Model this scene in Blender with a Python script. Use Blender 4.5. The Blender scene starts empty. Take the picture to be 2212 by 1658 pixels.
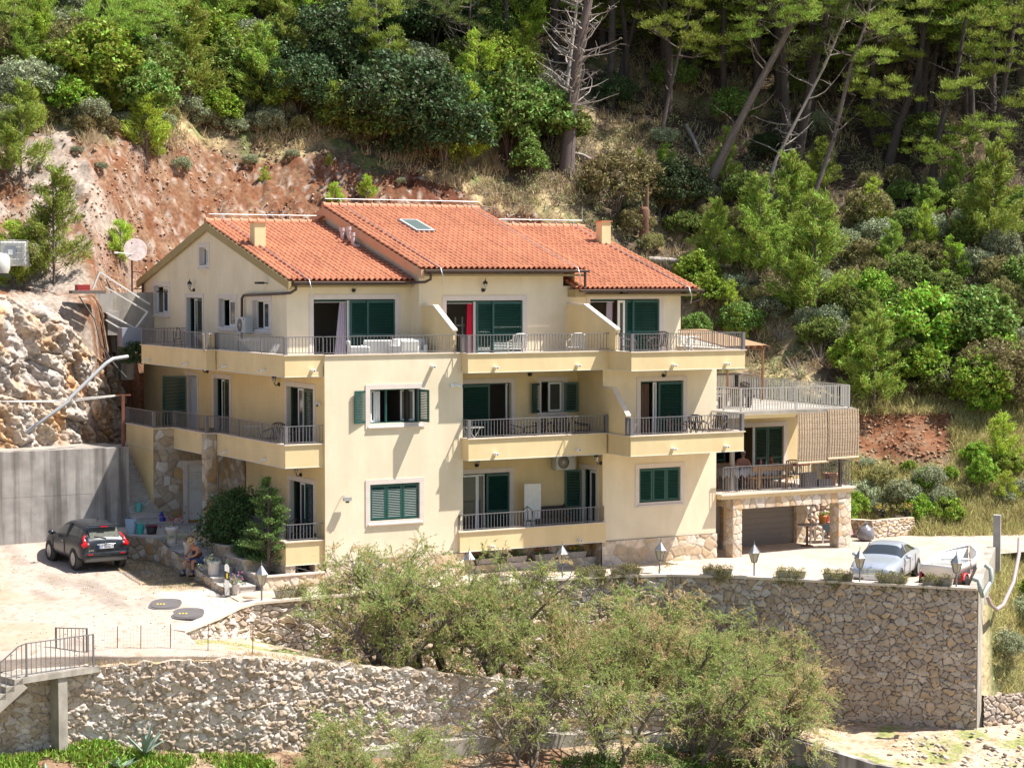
import bpy, bmesh, math, random
import numpy as np
from mathutils import Vector, Matrix
R = math.radians
S = bpy.context.scene
COL = S.collection
# ---------------------------------------------------------------- camera
CAM = np.array([-28.43, -63.8, 10.35])
YAW = R(29.2); PIT = math.atan(229 / 4470.)
FW = np.array([math.sin(YAW) * math.cos(PIT), math.cos(YAW) * math.cos(PIT), -math.sin(PIT)])
RT = np.array([math.cos(YAW), -math.sin(YAW), 0.])
cd = bpy.data.cameras.new('camera'); co = bpy.data.objects.new('camera', cd); COL.objects.link(co)
co.location = CAM; co.rotation_euler = (math.pi / 2 - PIT, 0, -YAW)
cd.lens = 4470. / 2212. * 36.; cd.sensor_width = 36.; cd.clip_end = 3000.; cd.clip_start = 1.
S.camera = co
S.render.resolution_x = 1024; S.render.resolution_y = 767
# ---------------------------------------------------------------- sky and sun
SUND = Vector((1.78, -1.0, 3.45)).normalized()
w = bpy.data.worlds.new("World"); S.world = w; w.use_nodes = True
nt = w.node_tree; bg = nt.nodes['Background']
sky = nt.nodes.new('ShaderNodeTexSky'); sky.sky_type = 'NISHITA'; sky.sun_disc = False
sky.sun_elevation = math.asin(SUND.z); sky.sun_rotation = math.atan2(SUND.x, SUND.y)
sky.air_density = 1.0; sky.dust_density = 1.5
nt.links.new(sky.outputs[0], bg.inputs[0]); bg.inputs[1].default_value = 0.08
sl = bpy.data.lights.new('sun', 'SUN'); sl.energy = 5.0; sl.angle = R(.55); sl.color = (1., .955, .88)
so = bpy.data.objects.new('sun', sl); COL.objects.link(so)
so.rotation_euler = (-SUND).to_track_quat('-Z', 'Y').to_euler(); so.location = (20, -30, 60)
S.view_settings.view_transform = 'Standard'; S.view_settings.look = 'None'
S.view_settings.exposure = 1.0; S.view_settings.gamma = 1.
S.render.engine = 'CYCLES'
# ---------------------------------------------------------------- numpy noise
def _h(i, j, k, s):
    n = (i.astype(np.int64) * 374761393 + j.astype(np.int64) * 668265263 + k * 2147483647 + s * 1274126177) & 0xffffffff
    n = ((n ^ (n >> 13)) * 1274126177) & 0xffffffff
    n = (n ^ (n >> 16)) & 0xffffff
    return n / float(0xffffff)
def vnoise(x, y, s=0):
    x = np.asarray(x, float); y = np.asarray(y, float)
    i = np.floor(x); j = np.floor(y); fx = x - i; fy = y - j
    fx = fx * fx * (3 - 2 * fx); fy = fy * fy * (3 - 2 * fy)
    a = _h(i, j, 0, s); b = _h(i + 1, j, 0, s); c = _h(i, j + 1, 0, s); d = _h(i + 1, j + 1, 0, s)
    return (a * (1 - fx) + b * fx) * (1 - fy) + (c * (1 - fx) + d * fx) * fy
def fbm(x, y, o=4, s=0, g=.5):
    t = 0; a = 1.; n = 0.
    for k in range(o):
        t = t + a * vnoise(x * 2 ** k + 17.3 * k, y * 2 ** k - 9.1 * k, s + k); n += a; a *= g
    return t / n
def voro(u, v, seed, jit=.8, wv=.0):
    """cell id hash, distance to the nearest border, offset to the cell centre"""
    iu = np.floor(u); iv = np.floor(v)
    d1 = np.full(u.shape, 1e9); d2 = np.full(u.shape, 1e9)
    c1 = np.zeros(u.shape + (4,)); c2 = np.zeros(u.shape + (4,))
    for di in range(-2, 3):
        for dj in range(-2, 3):
            ci = iu + di; cj = iv + dj
            px = ci + .5 + (_h(ci, cj, 1, seed) - .5) * jit + .5 * (np.mod(cj, 2)) ; py = cj + .5 + (_h(ci, cj, 2, seed) - .5) * jit
            wt = _h(ci, cj, 3, seed) * wv
            dd = (px - u) ** 2 + (py - v) ** 2 - wt
            idv = _h(ci, cj, 5, seed)
            m1 = dd < d1; m2 = (~m1) & (dd < d2)
            new = np.stack([px, py, idv, wt], -1)
            c2 = np.where(m1[..., None], c1, np.where(m2[..., None], new, c2)); d2 = np.where(m1, d1, np.where(m2, dd, d2))
            c1 = np.where(m1[..., None], new, c1); d1 = np.where(m1, dd, d1)
    sep = np.hypot(c1[..., 0] - c2[..., 0], c1[..., 1] - c2[..., 1]) + 1e-6
    return c1[..., 2], (d2 - d1) / (2 * sep), u - c1[..., 0], v - c1[..., 1]
# ---------------------------------------------------------------- materials
MATS = {}
def mat(name, col, rough=.7, var=.0, vscale=3., bump=.0, bscale=40., metal=0., spec=.5, alpha=1., trans=0., attr=False, island=0., objv=0., col2=None, transl=0., tint=None):
    if name in MATS: return MATS[name]
    m = bpy.data.materials.new(name); m.use_nodes = True; MATS[name] = m
    n = m.node_tree.nodes; L = m.node_tree.links; b = n['Principled BSDF']
    b.inputs['Roughness'].default_value = rough; b.inputs['Metallic'].default_value = metal
    b.inputs['Specular IOR Level'].default_value = spec
    c4 = (col[0], col[1], col[2], 1)
    b.inputs['Base Color'].default_value = c4
    src = None
    tc = n.new('ShaderNodeTexCoord')
    if attr:
        a = n.new('ShaderNodeAttribute'); a.attribute_name = 'Col'; src = a.outputs['Color']
    if var > 0 or col2 is not None:
        nz = n.new('ShaderNodeTexNoise'); nz.inputs['Scale'].default_value = vscale; nz.inputs['Detail'].default_value = 6; nz.inputs['Roughness'].default_value = .62
        L.new(tc.outputs['Object'], nz.inputs['Vector'])
        if col2 is not None:
            r = n.new('ShaderNodeValToRGB'); r.color_ramp.elements[0].position = .36; r.color_ramp.elements[1].position = .64
            r.color_ramp.elements[0].color = c4; r.color_ramp.elements[1].color = (*col2, 1)
            L.new(nz.outputs['Fac'], r.inputs[0]); src = r.outputs[0]
        if var > 0:
            mx = n.new('ShaderNodeMixRGB'); mx.blend_type = 'MULTIPLY'; mx.inputs[0].default_value = 1
            mr = n.new('ShaderNodeMapRange'); mr.inputs[1].default_value = .3; mr.inputs[2].default_value = .7; mr.inputs[3].default_value = 1 - var; mr.inputs[4].default_value = 1 + var
            nz2 = n.new('ShaderNodeTexNoise'); nz2.inputs['Scale'].default_value = vscale * 1.7; nz2.inputs['Detail'].default_value = 5
            L.new(tc.outputs['Object'], nz2.inputs['Vector'])
            L.new(nz2.outputs['Fac'], mr.inputs[0])
            if src is None: mx.inputs[1].default_value = c4
            else: L.new(src, mx.inputs[1])
            L.new(mr.outputs[0], mx.inputs[2]); src = mx.outputs[0]
    if island > 0:
        g = n.new('ShaderNodeNewGeometry'); hs = n.new('ShaderNodeHueSaturation')
        m1 = n.new('ShaderNodeMapRange'); m1.inputs[3].default_value = .5 - .045 * island; m1.inputs[4].default_value = .5 + .03 * island
        m2 = n.new('ShaderNodeMapRange'); m2.inputs[3].default_value = 1 - .45 * island; m2.inputs[4].default_value = 1 + .5 * island
        L.new(g.outputs['Random Per Island'], m1.inputs[0]); L.new(g.outputs['Random Per Island'], m2.inputs[0])
        L.new(m1.outputs[0], hs.inputs['Hue']); L.new(m2.outputs[0], hs.inputs['Value'])
        if src is None: hs.inputs['Color'].default_value = c4
        else: L.new(src, hs.inputs['Color'])
        src = hs.outputs[0]
    if objv > 0:
        oi = n.new('ShaderNodeObjectInfo'); hs = n.new('ShaderNodeHueSaturation')
        m1 = n.new('ShaderNodeMapRange'); m1.inputs[3].default_value = .5 - .03 * objv; m1.inputs[4].default_value = .5 + .03 * objv
        m2 = n.new('ShaderNodeMapRange'); m2.inputs[3].default_value = 1 - .35 * objv; m2.inputs[4].default_value = 1 + .3 * objv
        L.new(oi.outputs['Random'], m1.inputs[0]); L.new(oi.outputs['Random'], m2.inputs[0])
        L.new(m1.outputs[0], hs.inputs['Hue']); L.new(m2.outputs[0], hs.inputs['Value'])
        if src is None: hs.inputs['Color'].default_value = c4
        else: L.new(src, hs.inputs['Color'])
        src = hs.outputs[0]
    if src is not None: L.new(src, b.inputs['Base Color'])
    if bump > 0:
        nb = n.new('ShaderNodeTexNoise'); nb.inputs['Scale'].default_value = bscale; nb.inputs['Detail'].default_value = 4
        bp = n.new('ShaderNodeBump'); bp.inputs['Strength'].default_value = bump; bp.inputs['Distance'].default_value = .02
        L.new(tc.outputs['Object'], nb.inputs['Vector']); L.new(nb.outputs['Fac'], bp.inputs['Height']); L.new(bp.outputs[0], b.inputs['Normal'])
    if trans > 0:
        b.inputs['Transmission Weight'].default_value = trans; b.inputs['IOR'].default_value = 1.45
    if transl > 0:
        tl = n.new('ShaderNodeBsdfTranslucent'); ms = n.new('ShaderNodeMixShader'); ms.inputs[0].default_value = transl
        if src is not None: L.new(src, tl.inputs[0])
        else: tl.inputs[0].default_value = c4
        out = n['Material Output']; L.new(b.outputs[0], ms.inputs[1]); L.new(tl.outputs[0], ms.inputs[2]); L.new(ms.outputs[0], out.inputs[0])
    return m
# ---------------------------------------------------------------- object bookkeeping
def link(o, parent=None):
    COL.objects.link(o)
    if parent is not None: o.parent = parent
    return o
def tag(o, label=None, cat=None, group=None, kind=None):
    if label: o['label'] = label
    if cat: o['category'] = cat
    if group: o['group'] = group
    if kind: o['kind'] = kind
    return o
def thing(name, label, cat, loc=(0, 0, 0), rz=0., group=None, sc=1.):
    o = bpy.data.objects.new(name, None); o.empty_display_size = .3; COL.objects.link(o)
    o.location = loc; o.rotation_euler = (0, 0, rz); o.scale = (sc, sc, sc)
    return tag(o, label, cat, group)
def copy_tree(o, parent=None, **kw):
    c = o.copy(); COL.objects.link(c)
    if parent is not None: c.parent = parent
    for ch in list(o.children): copy_tree(ch, c)
    for k, v in kw.items(): setattr(c, k, v)
    return c
def qmesh(name, V, F, material, parent=None, col=None, smooth=False):
    """fast mesh from arrays; F is (n,3) or (n,4)"""
    me = bpy.data.meshes.new(name); V = np.asarray(V, np.float32); F = np.asarray(F, np.int32)
    k = F.shape[1]
    me.vertices.add(len(V)); me.vertices.foreach_set('co', V.ravel())
    me.loops.add(F.size); me.loops.foreach_set('vertex_index', F.ravel())
    me.polygons.add(len(F)); me.polygons.foreach_set('loop_start', np.arange(0, F.size, k, dtype=np.int32))
    me.polygons.foreach_set('loop_total', np.full(len(F), k, np.int32))
    me.update(calc_edges=True)
    if smooth: me.polygons.foreach_set('use_smooth', np.ones(len(F), bool))
    if col is not None:
        ca = me.color_attributes.new('Col', 'FLOAT_COLOR', 'POINT'); c4 = np.ones((len(V), 4), np.float32); c4[:, :3] = col
        ca.data.foreach_set('color', c4.ravel())
    for mm in (material if isinstance(material, (list, tuple)) else [material]): me.materials.append(mm)
    return link(bpy.data.objects.new(name, me), parent)
def frame(x, y, z=0., rz=0.):
    return Matrix.Translation((x, y, z)) @ Matrix.Rotation(rz, 4, 'Z')
FRONT = 0.; LEFT = -math.pi / 2        # frames: local x to the viewer's right, local y into the wall
class MB:
    """collects shapes and links them as ONE mesh object"""
    def __init__(s): s.v = []; s.f = []; s.mi = []; s.mats = []; s.M = Matrix.Identity(4); s.cur = 0; s.sm = []
    def use(s, m):
        if m not in s.mats: s.mats.append(m)
        s.cur = s.mats.index(m); return s
    def add(s, vs, fs, smooth=False):
        b = len(s.v)
        for p in vs: s.v.append(tuple(s.M @ Vector(p)))
        for f in fs: s.f.append(tuple(b + i for i in f)); s.mi.append(s.cur); s.sm.append(smooth)
        return s
    def box(s, x0, x1, y0, y1, z0, z1):
        if x0 > x1: x0, x1 = x1, x0
        if y0 > y1: y0, y1 = y1, y0
        if z0 > z1: z0, z1 = z1, z0
        return s.add([(x0, y0, z0), (x1, y0, z0), (x1, y1, z0), (x0, y1, z0), (x0, y0, z1), (x1, y0, z1), (x1, y1, z1), (x0, y1, z1)],
                     [(0, 3, 2, 1), (4, 5, 6, 7), (0, 1, 5, 4), (1, 2, 6, 5), (2, 3, 7, 6), (3, 0, 4, 7)])
    def obox(s, c, sx, sy, sz, rot):
        h = Matrix.LocRotScale(Vector(c), rot if not isinstance(rot, tuple) else __import__('mathutils').Euler(rot), None)
        o = s.M; s.M = o @ h; s.box(-sx / 2, sx / 2, -sy / 2, sy / 2, -sz / 2, sz / 2); s.M = o; return s
    def quad(s, *p): return s.add(p, [tuple(range(len(p)))])
    def tube(s, pts, r, n=6, cap=True, smooth=True):
        pts = [Vector(p) for p in pts]; rs = r if isinstance(r, (list, tuple)) else [r] * len(pts)
        vs = []; fs = []; pu = None
        for i, p in enumerate(pts):
            d = (pts[min(i + 1, len(pts) - 1)] - pts[max(i - 1, 0)])
            if d.length < 1e-9: d = Vector((0, 0, 1))
            d.normalize()
            if pu is None:
                pu = d.orthogonal().normalized()
            else:
                pu = (pu - d * pu.dot(d));
                pu = pu.normalized() if pu.length > 1e-6 else d.orthogonal().normalized()
            q = d.cross(pu)
            for k in range(n):
                a = 2 * math.pi * k / n; vs.append(p + (pu * math.cos(a) + q * math.sin(a)) * rs[i])
        for i in range(len(pts) - 1):
            for k in range(n):
                a = i * n + k; b = i * n + (k + 1) % n; fs.append((a, b, b + n, a + n))
        s.add(vs, fs, smooth)
        if cap: s.add(vs[:n], [tuple(range(n))[::-1]]); s.add(vs[-n:], [tuple(range(n))])
        return s
    def bar(s, a, b, wd, ht=None):
        """square bar between two points"""
        a = Vector(a); b = Vector(b); ht = ht or wd; d = b - a; L = d.length
        if L < 1e-6: return s
        q = d.to_track_quat('X', 'Z'); s.obox((a + b) / 2, L, wd, ht, q); return s
    def lathe(s, prof, c=(0, 0, 0), n=16, smooth=True, caps=True):
        vs = []; fs = []
        for (r, z) in prof:
            for k in range(n):
                a = 2 * math.pi * k / n; vs.append((c[0] + r * math.cos(a), c[1] + r * math.sin(a), c[2] + z))
        for i in range(len(prof) - 1):
            for k in range(n):
                a = i * n + k; b = i * n + (k + 1) % n; fs.append((a, b, b + n, a + n))
        s.add(vs, fs, smooth)
        if caps:
            if prof[0][0] > 1e-4: s.add(vs[:n], [tuple(range(n))[::-1]])
            if prof[-1][0] > 1e-4: s.add(vs[-n:], [tuple(range(n))])
        return s
    def prism(s, poly, z0, z1):
        n = len(poly)
        ar = sum(poly[i][0] * poly[(i + 1) % n][1] - poly[(i + 1) % n][0] * poly[i][1] for i in range(n))
        if ar < 0: poly = poly[::-1]
        vs = [(p[0], p[1], z0) for p in poly] + [(p[0], p[1], z1) for p in poly]
        return s.add(vs, [tuple(range(n))[::-1], tuple(range(n, 2 * n))] + [(i, (i + 1) % n, n + (i + 1) % n, n + i) for i in range(n)])
    def prism_y(s, poly, y0, y1):
        """poly in (x,z), extruded along y"""
        n = len(poly); vs = [(p[0], y0, p[1]) for p in poly] + [(p[0], y1, p[1]) for p in poly]
        return s.add(vs, [tuple(range(n)), tuple(range(n, 2 * n))[::-1]] + [(i, n + i, n + (i + 1) % n, (i + 1) % n) for i in range(n)])
    def prism_x(s, poly, x0, x1):
        """poly in (y,z), extruded along x"""
        n = len(poly); vs = [(x0, p[0], p[1]) for p in poly] + [(x1, p[0], p[1]) for p in poly]
        return s.add(vs, [tuple(range(n))[::-1], tuple(range(n, 2 * n))] + [(i, (i + 1) % n, n + (i + 1) % n, n + i) for i in range(n)])
    def sphere(s, c, r, n=12, m=8, sz=1.):
        return s.lathe([(r * math.sin(math.pi * i / m) + 1e-5, -r * sz * math.cos(math.pi * i / m)) for i in range(m + 1)], c, n)
    def strip(s, path, off0, off1, z0, z1):
        """vertical slab following a plan path, between two sideways offsets (left of travel positive)"""
        P0 = offset(path, off0); P1 = offset(path, off1); n = len(path)
        vs = []
        for a, b in zip(P0, P1): vs += [(a[0], a[1], z0), (b[0], b[1], z0), (b[0], b[1], z1), (a[0], a[1], z1)]
        fs = []
        for i in range(n - 1):
            for k in range(4): fs.append((i * 4 + k, i * 4 + (k + 1) % 4, (i + 1) * 4 + (k + 1) % 4, (i + 1) * 4 + k))
        fs += [(0, 3, 2, 1), ((n - 1) * 4, (n - 1) * 4 + 1, (n - 1) * 4 + 2, (n - 1) * 4 + 3)]
        return s.add(vs, fs)
    def build(s, name, m=None, parent=None, bev=0., subd=0):
        me = bpy.data.meshes.new(name); me.from_pydata([tuple(p) for p in s.v], [], s.f)
        for mm in (s.mats if s.mats else [m]): me.materials.append(mm)
        if s.mats: me.polygons.foreach_set('material_index', s.mi)
        me.polygons.foreach_set('use_smooth', s.sm)
        bm = bmesh.new(); bm.from_mesh(me); bmesh.ops.recalc_face_normals(bm, faces=bm.faces); bm.to_mesh(me); bm.free()
        me.update()
        o = link(bpy.data.objects.new(name, me), parent)
        if bev > 0:
            b = o.modifiers.new('bevel', 'BEVEL'); b.width = bev; b.segments = 2; b.limit_method = 'ANGLE'
        if subd: q = o.modifiers.new('subd', 'SUBSURF'); q.levels = subd; q.render_levels = subd
        return o
def offset(path, d):
    """mitred offset of a plan polyline, d to the left of travel"""
    out = []; n = len(path)
    for i in range(n):
        p = Vector(path[i][:2]); ns = []
        if i > 0: a = (p - Vector(path[i - 1][:2])).normalized(); ns.append(Vector((-a.y, a.x)))
        if i < n - 1: a = (Vector(path[i + 1][:2]) - p).normalized(); ns.append(Vector((-a.y, a.x)))
        if len(ns) == 1: m = ns[0]
        else:
            m = (ns[0] + ns[1]).normalized(); m = m / max(.3, m.dot(ns[0]))
        q = p + m * d; out.append((q.x, q.y))
    return out
def plan(path):
    P = np.array([p[:2] for p in path], float); sg = np.hypot(*np.diff(P, axis=0).T); return P, np.concatenate([[0], np.cumsum(sg)])
def stonewall(name, path, zb, zt, mtl, cw=.34, ch=.24, res=.035, amp=.05, ew=.16, mortar=.05, pal=None, mcol=(.2, .17, .13), seed=0,
              warp=.12, holes=(), thick=None, top=0., parent=None, wv=.25, rough=.012, lo=.55, cap=None):
    """a wall face of individually shaped stones along a plan path (travel with the face on the RIGHT).  zb/zt per path point."""
    P, cs = plan(path); L = cs[-1]; ns = max(2, int(L / res) + 1); s = np.linspace(0, L, ns)
    zb = np.interp(s, cs, zb); zt = np.interp(s, cs, zt); H = float((zt - zb).max()); nz = max(2, int(H / res) + 1)
    t = np.linspace(0, 1, nz)[:, None]; z = zb[None] + (zt - zb)[None] * t; sg = np.broadcast_to(s[None], z.shape)
    X = np.interp(s, cs, P[:, 0]); Y = np.interp(s, cs, P[:, 1])
    N = []
    for i in range(len(P) - 1):
        a = P[i + 1] - P[i]; a /= np.linalg.norm(a); N.append((a[1], -a[0]))
    N = np.array(N)
    # smooth normals at the corners
    sm = (cs[:-1] + cs[1:]) / 2
    if len(N) > 1: nx = np.interp(s, sm, N[:, 0]); ny = np.interp(s, sm, N[:, 1])
    else: nx = np.full(ns, N[0, 0]); ny = np.full(ns, N[0, 1])
    u = sg / cw + warp * 4 * (fbm(sg / cw * .9, z / ch * .9, 2, seed + 3) - .5); v = z / ch + warp * 4 * (fbm(sg / cw * .9 + 50, z / ch * .9, 2, seed + 8) - .5)
    idv, e, du, dv = voro(u, v, seed, .85, wv)
    rnd2 = np.mod(idv * 53.17, 1); rnd3 = np.mod(idv * 91.7, 1)
    k = np.clip((e - mortar * .4) / ew, 0, 1); prof = 1 - (1 - k) ** 2.2
    tilt = (du * (rnd2 - .5) + dv * (rnd3 - .5)) * amp * 1.1
    hgt = amp * (prof * (lo + (1 - lo) * idv)) + np.where(e > mortar, tilt, 0) * k + rough * 2 * (fbm(sg * 9, z * 9, 3, seed + 5) - .5) + amp * .5 * (fbm(sg * .6, z * .6, 2, seed + 6) - .5)
    pal = np.array(pal if pal is not None else [(.42, .33, .24), (.5, .42, .33), (.36, .27, .19), (.55, .47, .39), (.47, .34, .2)])
    ci = (idv * len(pal)).astype(int) % len(pal)
    c = pal[ci] * (1 + .3 * (rnd2 - .5))[..., None] * (1 + .5 * (fbm(sg * 5, z * 5, 4, seed + 11) - .5))[..., None]
    mk = np.clip((mortar - e) / (mortar * .5) + .5, 0, 1)[..., None]
    c = c * (1 - mk) + np.array(mcol) * mk
    VX = X[None] + nx[None] * hgt; VY = Y[None] + ny[None] * hgt; zz = z.copy()
    if top > 0: zz[-1] += (fbm(s * 3, s * 0, 2, seed + 9) - .5) * top
    V = np.stack([VX, VY, zz], -1).reshape(-1, 3); C = c.reshape(-1, 3)
    I = np.arange(nz * ns).reshape(nz, ns)
    F = np.stack([I[:-1, :-1], I[:-1, 1:], I[1:, 1:], I[1:, :-1]], -1)
    if len(holes):
        keep = np.ones(F.shape[:2], bool); sc_ = (s[:-1] + s[1:]) / 2; zc_ = (z[:-1, :-1] + z[1:, :-1]) / 2
        for (s0, s1, z0, z1) in holes: keep &= ~((sc_[None] > s0) & (sc_[None] < s1) & (zc_ > z0) & (zc_ < z1))
        F = F[keep]
    F = F.reshape(-1, 4)
    if thick:   # back and top so the wall is a solid body
        T = I[-1]; b0 = len(V)
        Bk = np.stack([X - nx * thick, Y - ny * thick, zz[-1]], -1); Bb = np.stack([X - nx * thick, Y - ny * thick, zb], -1)
        V = np.vstack([V, np.stack([VX[-1], VY[-1], zz[-1]], -1), Bk, Bb]); tc = np.array(cap if cap is not None else pal.mean(0))
        C = np.vstack([C, np.tile(tc, (3 * ns, 1)) * (1 + .3 * (fbm(np.tile(s, 3) * 4, 0 * np.tile(s, 3), 3, seed) - .5))[:, None]])
        a = b0 + np.arange(ns); b = a + ns; d = b + ns
        F = np.vstack([F, np.stack([a[:-1], a[1:], b[1:], b[:-1]], -1), np.stack([b[:-1], b[1:], d[1:], d[:-1]], -1)])
    return qmesh(name, V, F, mtl, parent, C)
def gridmesh(name, X, Y, Z, mtl, col=None, parent=None, smooth=True):
    h, w_ = X.shape; I = np.arange(h * w_).reshape(h, w_)
    F = np.stack([I[:-1, :-1], I[:-1, 1:], I[1:, 1:], I[1:, :-1]], -1).reshape(-1, 4)
    return qmesh(name, np.stack([X, Y, Z], -1).reshape(-1, 3), F, mtl, parent, None if col is None else col.reshape(-1, 3), smooth)
def structure(o): o['kind'] = 'structure'; return o
# ---------------------------------------------------------------- materials
YEL = mat('yellow_render', (.75, .595, .345), .9, .05, .5, .25, 60)
PALE = mat('cream_render', (.79, .69, .525), .9, .045, .5, .25, 60)
FAS = mat('fascia_render', (.36, .27, .13), .9, .05, 1.)
FAS2 = mat('salmon_fascia', (.52, .32, .2), .9, .05, 1.)
SUR = mat('pale_limestone_trim', (.66, .58, .53), .75, .05, 2.)
COPE = mat('stone_coping', (.66, .56, .46), .75, .08, 3.)
GRN = mat('green_lacquer', (.012, .072, .062), .35, .1, 4., spec=.5)
WHT = mat('white_plastic', (.72, .74, .76), .4)
WPNT = mat('white_paint', (.74, .72, .68), .5, .06, 4.)
GLS = mat('dark_glass', (.03, .038, .042), .06, spec=.8)
MET = mat('grey_metal', (.20, .19, .20), .45, .1, 8., metal=.35)
MET2 = mat('silver_metal', (.5, .49, .49), .4, .08, 8., metal=.6)
BRN = mat('brown_metal', (.055, .032, .026), .4)
BLK = mat('black_iron', (.02, .018, .018), .5)
TILE = mat('clay_tile', (.64, .205, .085), .75, .12, 1.3, attr=False, col2=(.70, .27, .125))
RIDGE = mat('pale_clay_ridge', (.50, .22, .13), .8, .14, 3.)
STN = mat('stone_masonry', (.4, .33, .25), .9, .14, 22., .4, 60, attr=True, spec=.25)
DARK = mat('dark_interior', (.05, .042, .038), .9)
ROOM = mat('beige_interior', (.28, .24, .2), .9)
CONC = mat('weathered_concrete', (.29, .27, .26), .9, .16, 1.2, .4, 30, col2=(.37, .35, .335))
CONCP = mat('pale_concrete', (.36, .325, .28), .9, .14, 1.5, .4, 30, col2=(.43, .39, .34))
RUST = mat('rusty_iron', (.17, .06, .035), .7, .3, 9.)
CURT = mat('lilac_curtain', (.48, .42, .5), .9)
PINK = mat('crimson_curtain', (.62, .015, .07), .8)
TILEF = mat('pale_floor', (.42, .38, .34), .7, .06, 3.)

def weather(m, lo, sx, sz, p0=.42, p1=.6):
    """faint rain streaks and patches multiplied into a render coat"""
    t = m.node_tree; b = t.nodes['Principled BSDF']; src = b.inputs['Base Color'].links[0].from_socket
    tc = t.nodes.new('ShaderNodeTexCoord'); mp = t.nodes.new('ShaderNodeMapping'); mp.inputs['Scale'].default_value = (sx, sx, sz); nz = t.nodes.new('ShaderNodeTexNoise'); nz.inputs['Scale'].default_value = 1.; nz.inputs['Detail'].default_value = 7; nz.inputs['Roughness'].default_value = .65
    t.links.new(tc.outputs['Object'], mp.inputs[0]); t.links.new(mp.outputs[0], nz.inputs['Vector']); rp = t.nodes.new('ShaderNodeValToRGB'); rp.color_ramp.elements[0].position = p0; rp.color_ramp.elements[0].color = (lo, lo * .985, lo * .96, 1); rp.color_ramp.elements[1].position = p1; rp.color_ramp.elements[1].color = (1, 1, 1, 1)
    mx = t.nodes.new('ShaderNodeMixRGB'); mx.blend_type = 'MULTIPLY'; mx.inputs[0].default_value = 1.; t.links.new(nz.outputs['Fac'], rp.inputs[0]); t.links.new(src, mx.inputs[1]); t.links.new(rp.outputs[0], mx.inputs[2]); t.links.new(mx.outputs[0], b.inputs['Base Color'])
for m_ in (YEL, PALE): weather(m_, .955, 1.6, .25); weather(m_, .95, .5, .5)
weather(CONCP, .7, 1.2, .5); weather(TILE, .8, 3, 3)
# ================================================================ the house
house = thing('apartment_house', 'cream three-storey apartment house with red tiled roofs, green shutters and balconies', 'house')
def panel(mb, M, u0, u1, z0, z1, holes, dep=.22, top=None):
    """wall face in the local x-z plane with openings and their reveals"""
    o = mb.M; mb.M = M
    us = sorted({u0, u1, *[h[0] for h in holes], *[h[1] for h in holes]}); zs = sorted({z0, z1, *[h[2] for h in holes], *[h[3] for h in holes]})
    us = [u for u in us if u0 - 1e-6 <= u <= u1 + 1e-6]; zs = [z for z in zs if z0 - 1e-6 <= z <= z1 + 1e-6]
    for i in range(len(us) - 1):
        for j in range(len(zs) - 1):
            cu = (us[i] + us[i + 1]) / 2; cz = (zs[j] + zs[j + 1]) / 2
            if any(h[0] < cu < h[1] and h[2] < cz < h[3] for h in holes): continue
            mb.quad((us[i], 0, zs[j]), (us[i + 1], 0, zs[j]), (us[i + 1], 0, zs[j + 1]), (us[i], 0, zs[j + 1]))
    for (a, b, c, d) in holes:
        mb.quad((a, 0, c), (a, 0, d), (a, dep, d), (a, dep, c)); mb.quad((b, 0, c), (b, dep, c), (b, dep, d), (b, 0, d))
        mb.quad((a, 0, d), (b, 0, d), (b, dep, d), (a, dep, d)); mb.quad((a, 0, c), (a, dep, c), (b, dep, c), (b, 0, c))
    mb.M = o
FR = lambda y: frame(0, y, 0, FRONT)              # local x = world X
LF = lambda x: frame(x, 0, 0, LEFT)               # local x = -world Y
def hy(a, b, c, d): return (-b, -a, c, d)         # opening given by world Y range, for left-facing walls
T = .17
# openings: (u0,u1,z0,z1) are the OUTER edges of the pale surround
def inner(h, door): return (h[0] + T, h[1] - T, h[2] + (0 if door else T), h[3] - T)
O = {}
O['gw1'] = (1.50, 3.73, 1.88, 3.47); O['fw1'] = (1.51, 3.76, 5.21, 6.72)
O['gw2'] = (12.40, 14.57, 1.93, 3.53); O['fd2'] = (12.45, 14.67, 4.2, 6.73)
O['gd1'] = (5.75, 8.31, .95, 3.47); O['fd1'] = (5.8, 8.37, 4.2, 6.72); O['fw3'] = (9.28, 10.6, 5.25, 6.72)
O['td1'] = (.84, 4.38, 7.45, 9.76); O['td2'] = (5.74, 9.25, 7.45, 9.70); O['td3'] = (11.8, 15.25, 7.45, 9.72)
O['lw1'] = hy(15.05, 17.13, 8.75, 10.2); O['ld1'] = hy(11.27, 13.32, 7.45, 9.75); O['lw2'] = hy(7.86, 9.85, 8.35, 9.74); O['lw3'] = hy(4.54, 6.51, 8.33, 9.71)
O['lgw'] = hy(10.65, 11.89, 10.66, 11.68)
O['ld2'] = hy(11.91, 13.33, 4.2, 6.72); O['ld3'] = hy(8.5, 10.46, 4.2, 6.73); O['ld4'] = hy(.76, 3.4, 4.2, 6.74); O['ld5'] = hy(.78, 3.17, .95, 3.47)
O['sd'] = hy(.28, 1.62, .95, 3.5)                 # side door of the ground-floor loggia
T_small = .17
w1 = MB(); w1.use(PALE)
DR = {'fd2', 'gd1', 'fd1', 'td1', 'td2', 'td3', 'ld1', 'ld2', 'ld3', 'ld4', 'ld5', 'sd'}
IN = lambda k: inner(O[k], k in DR)
panel(w1, FR(0), 0, 5.26, .74, 7.72, [IN('gw1'), IN('fw1')])
panel(w1, FR(0), 11, 16, .78, 7.05, [IN('gw2'), IN('fd2')])
w1.box(-.0, 5.26, .03, .15, 7.05, 7.719)
w1.use(YEL)
panel(w1, FR(1.8), 5.26, 11, 0, 7.1, [IN('gd1'), IN('fd1'), IN('fw3')])
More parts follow.
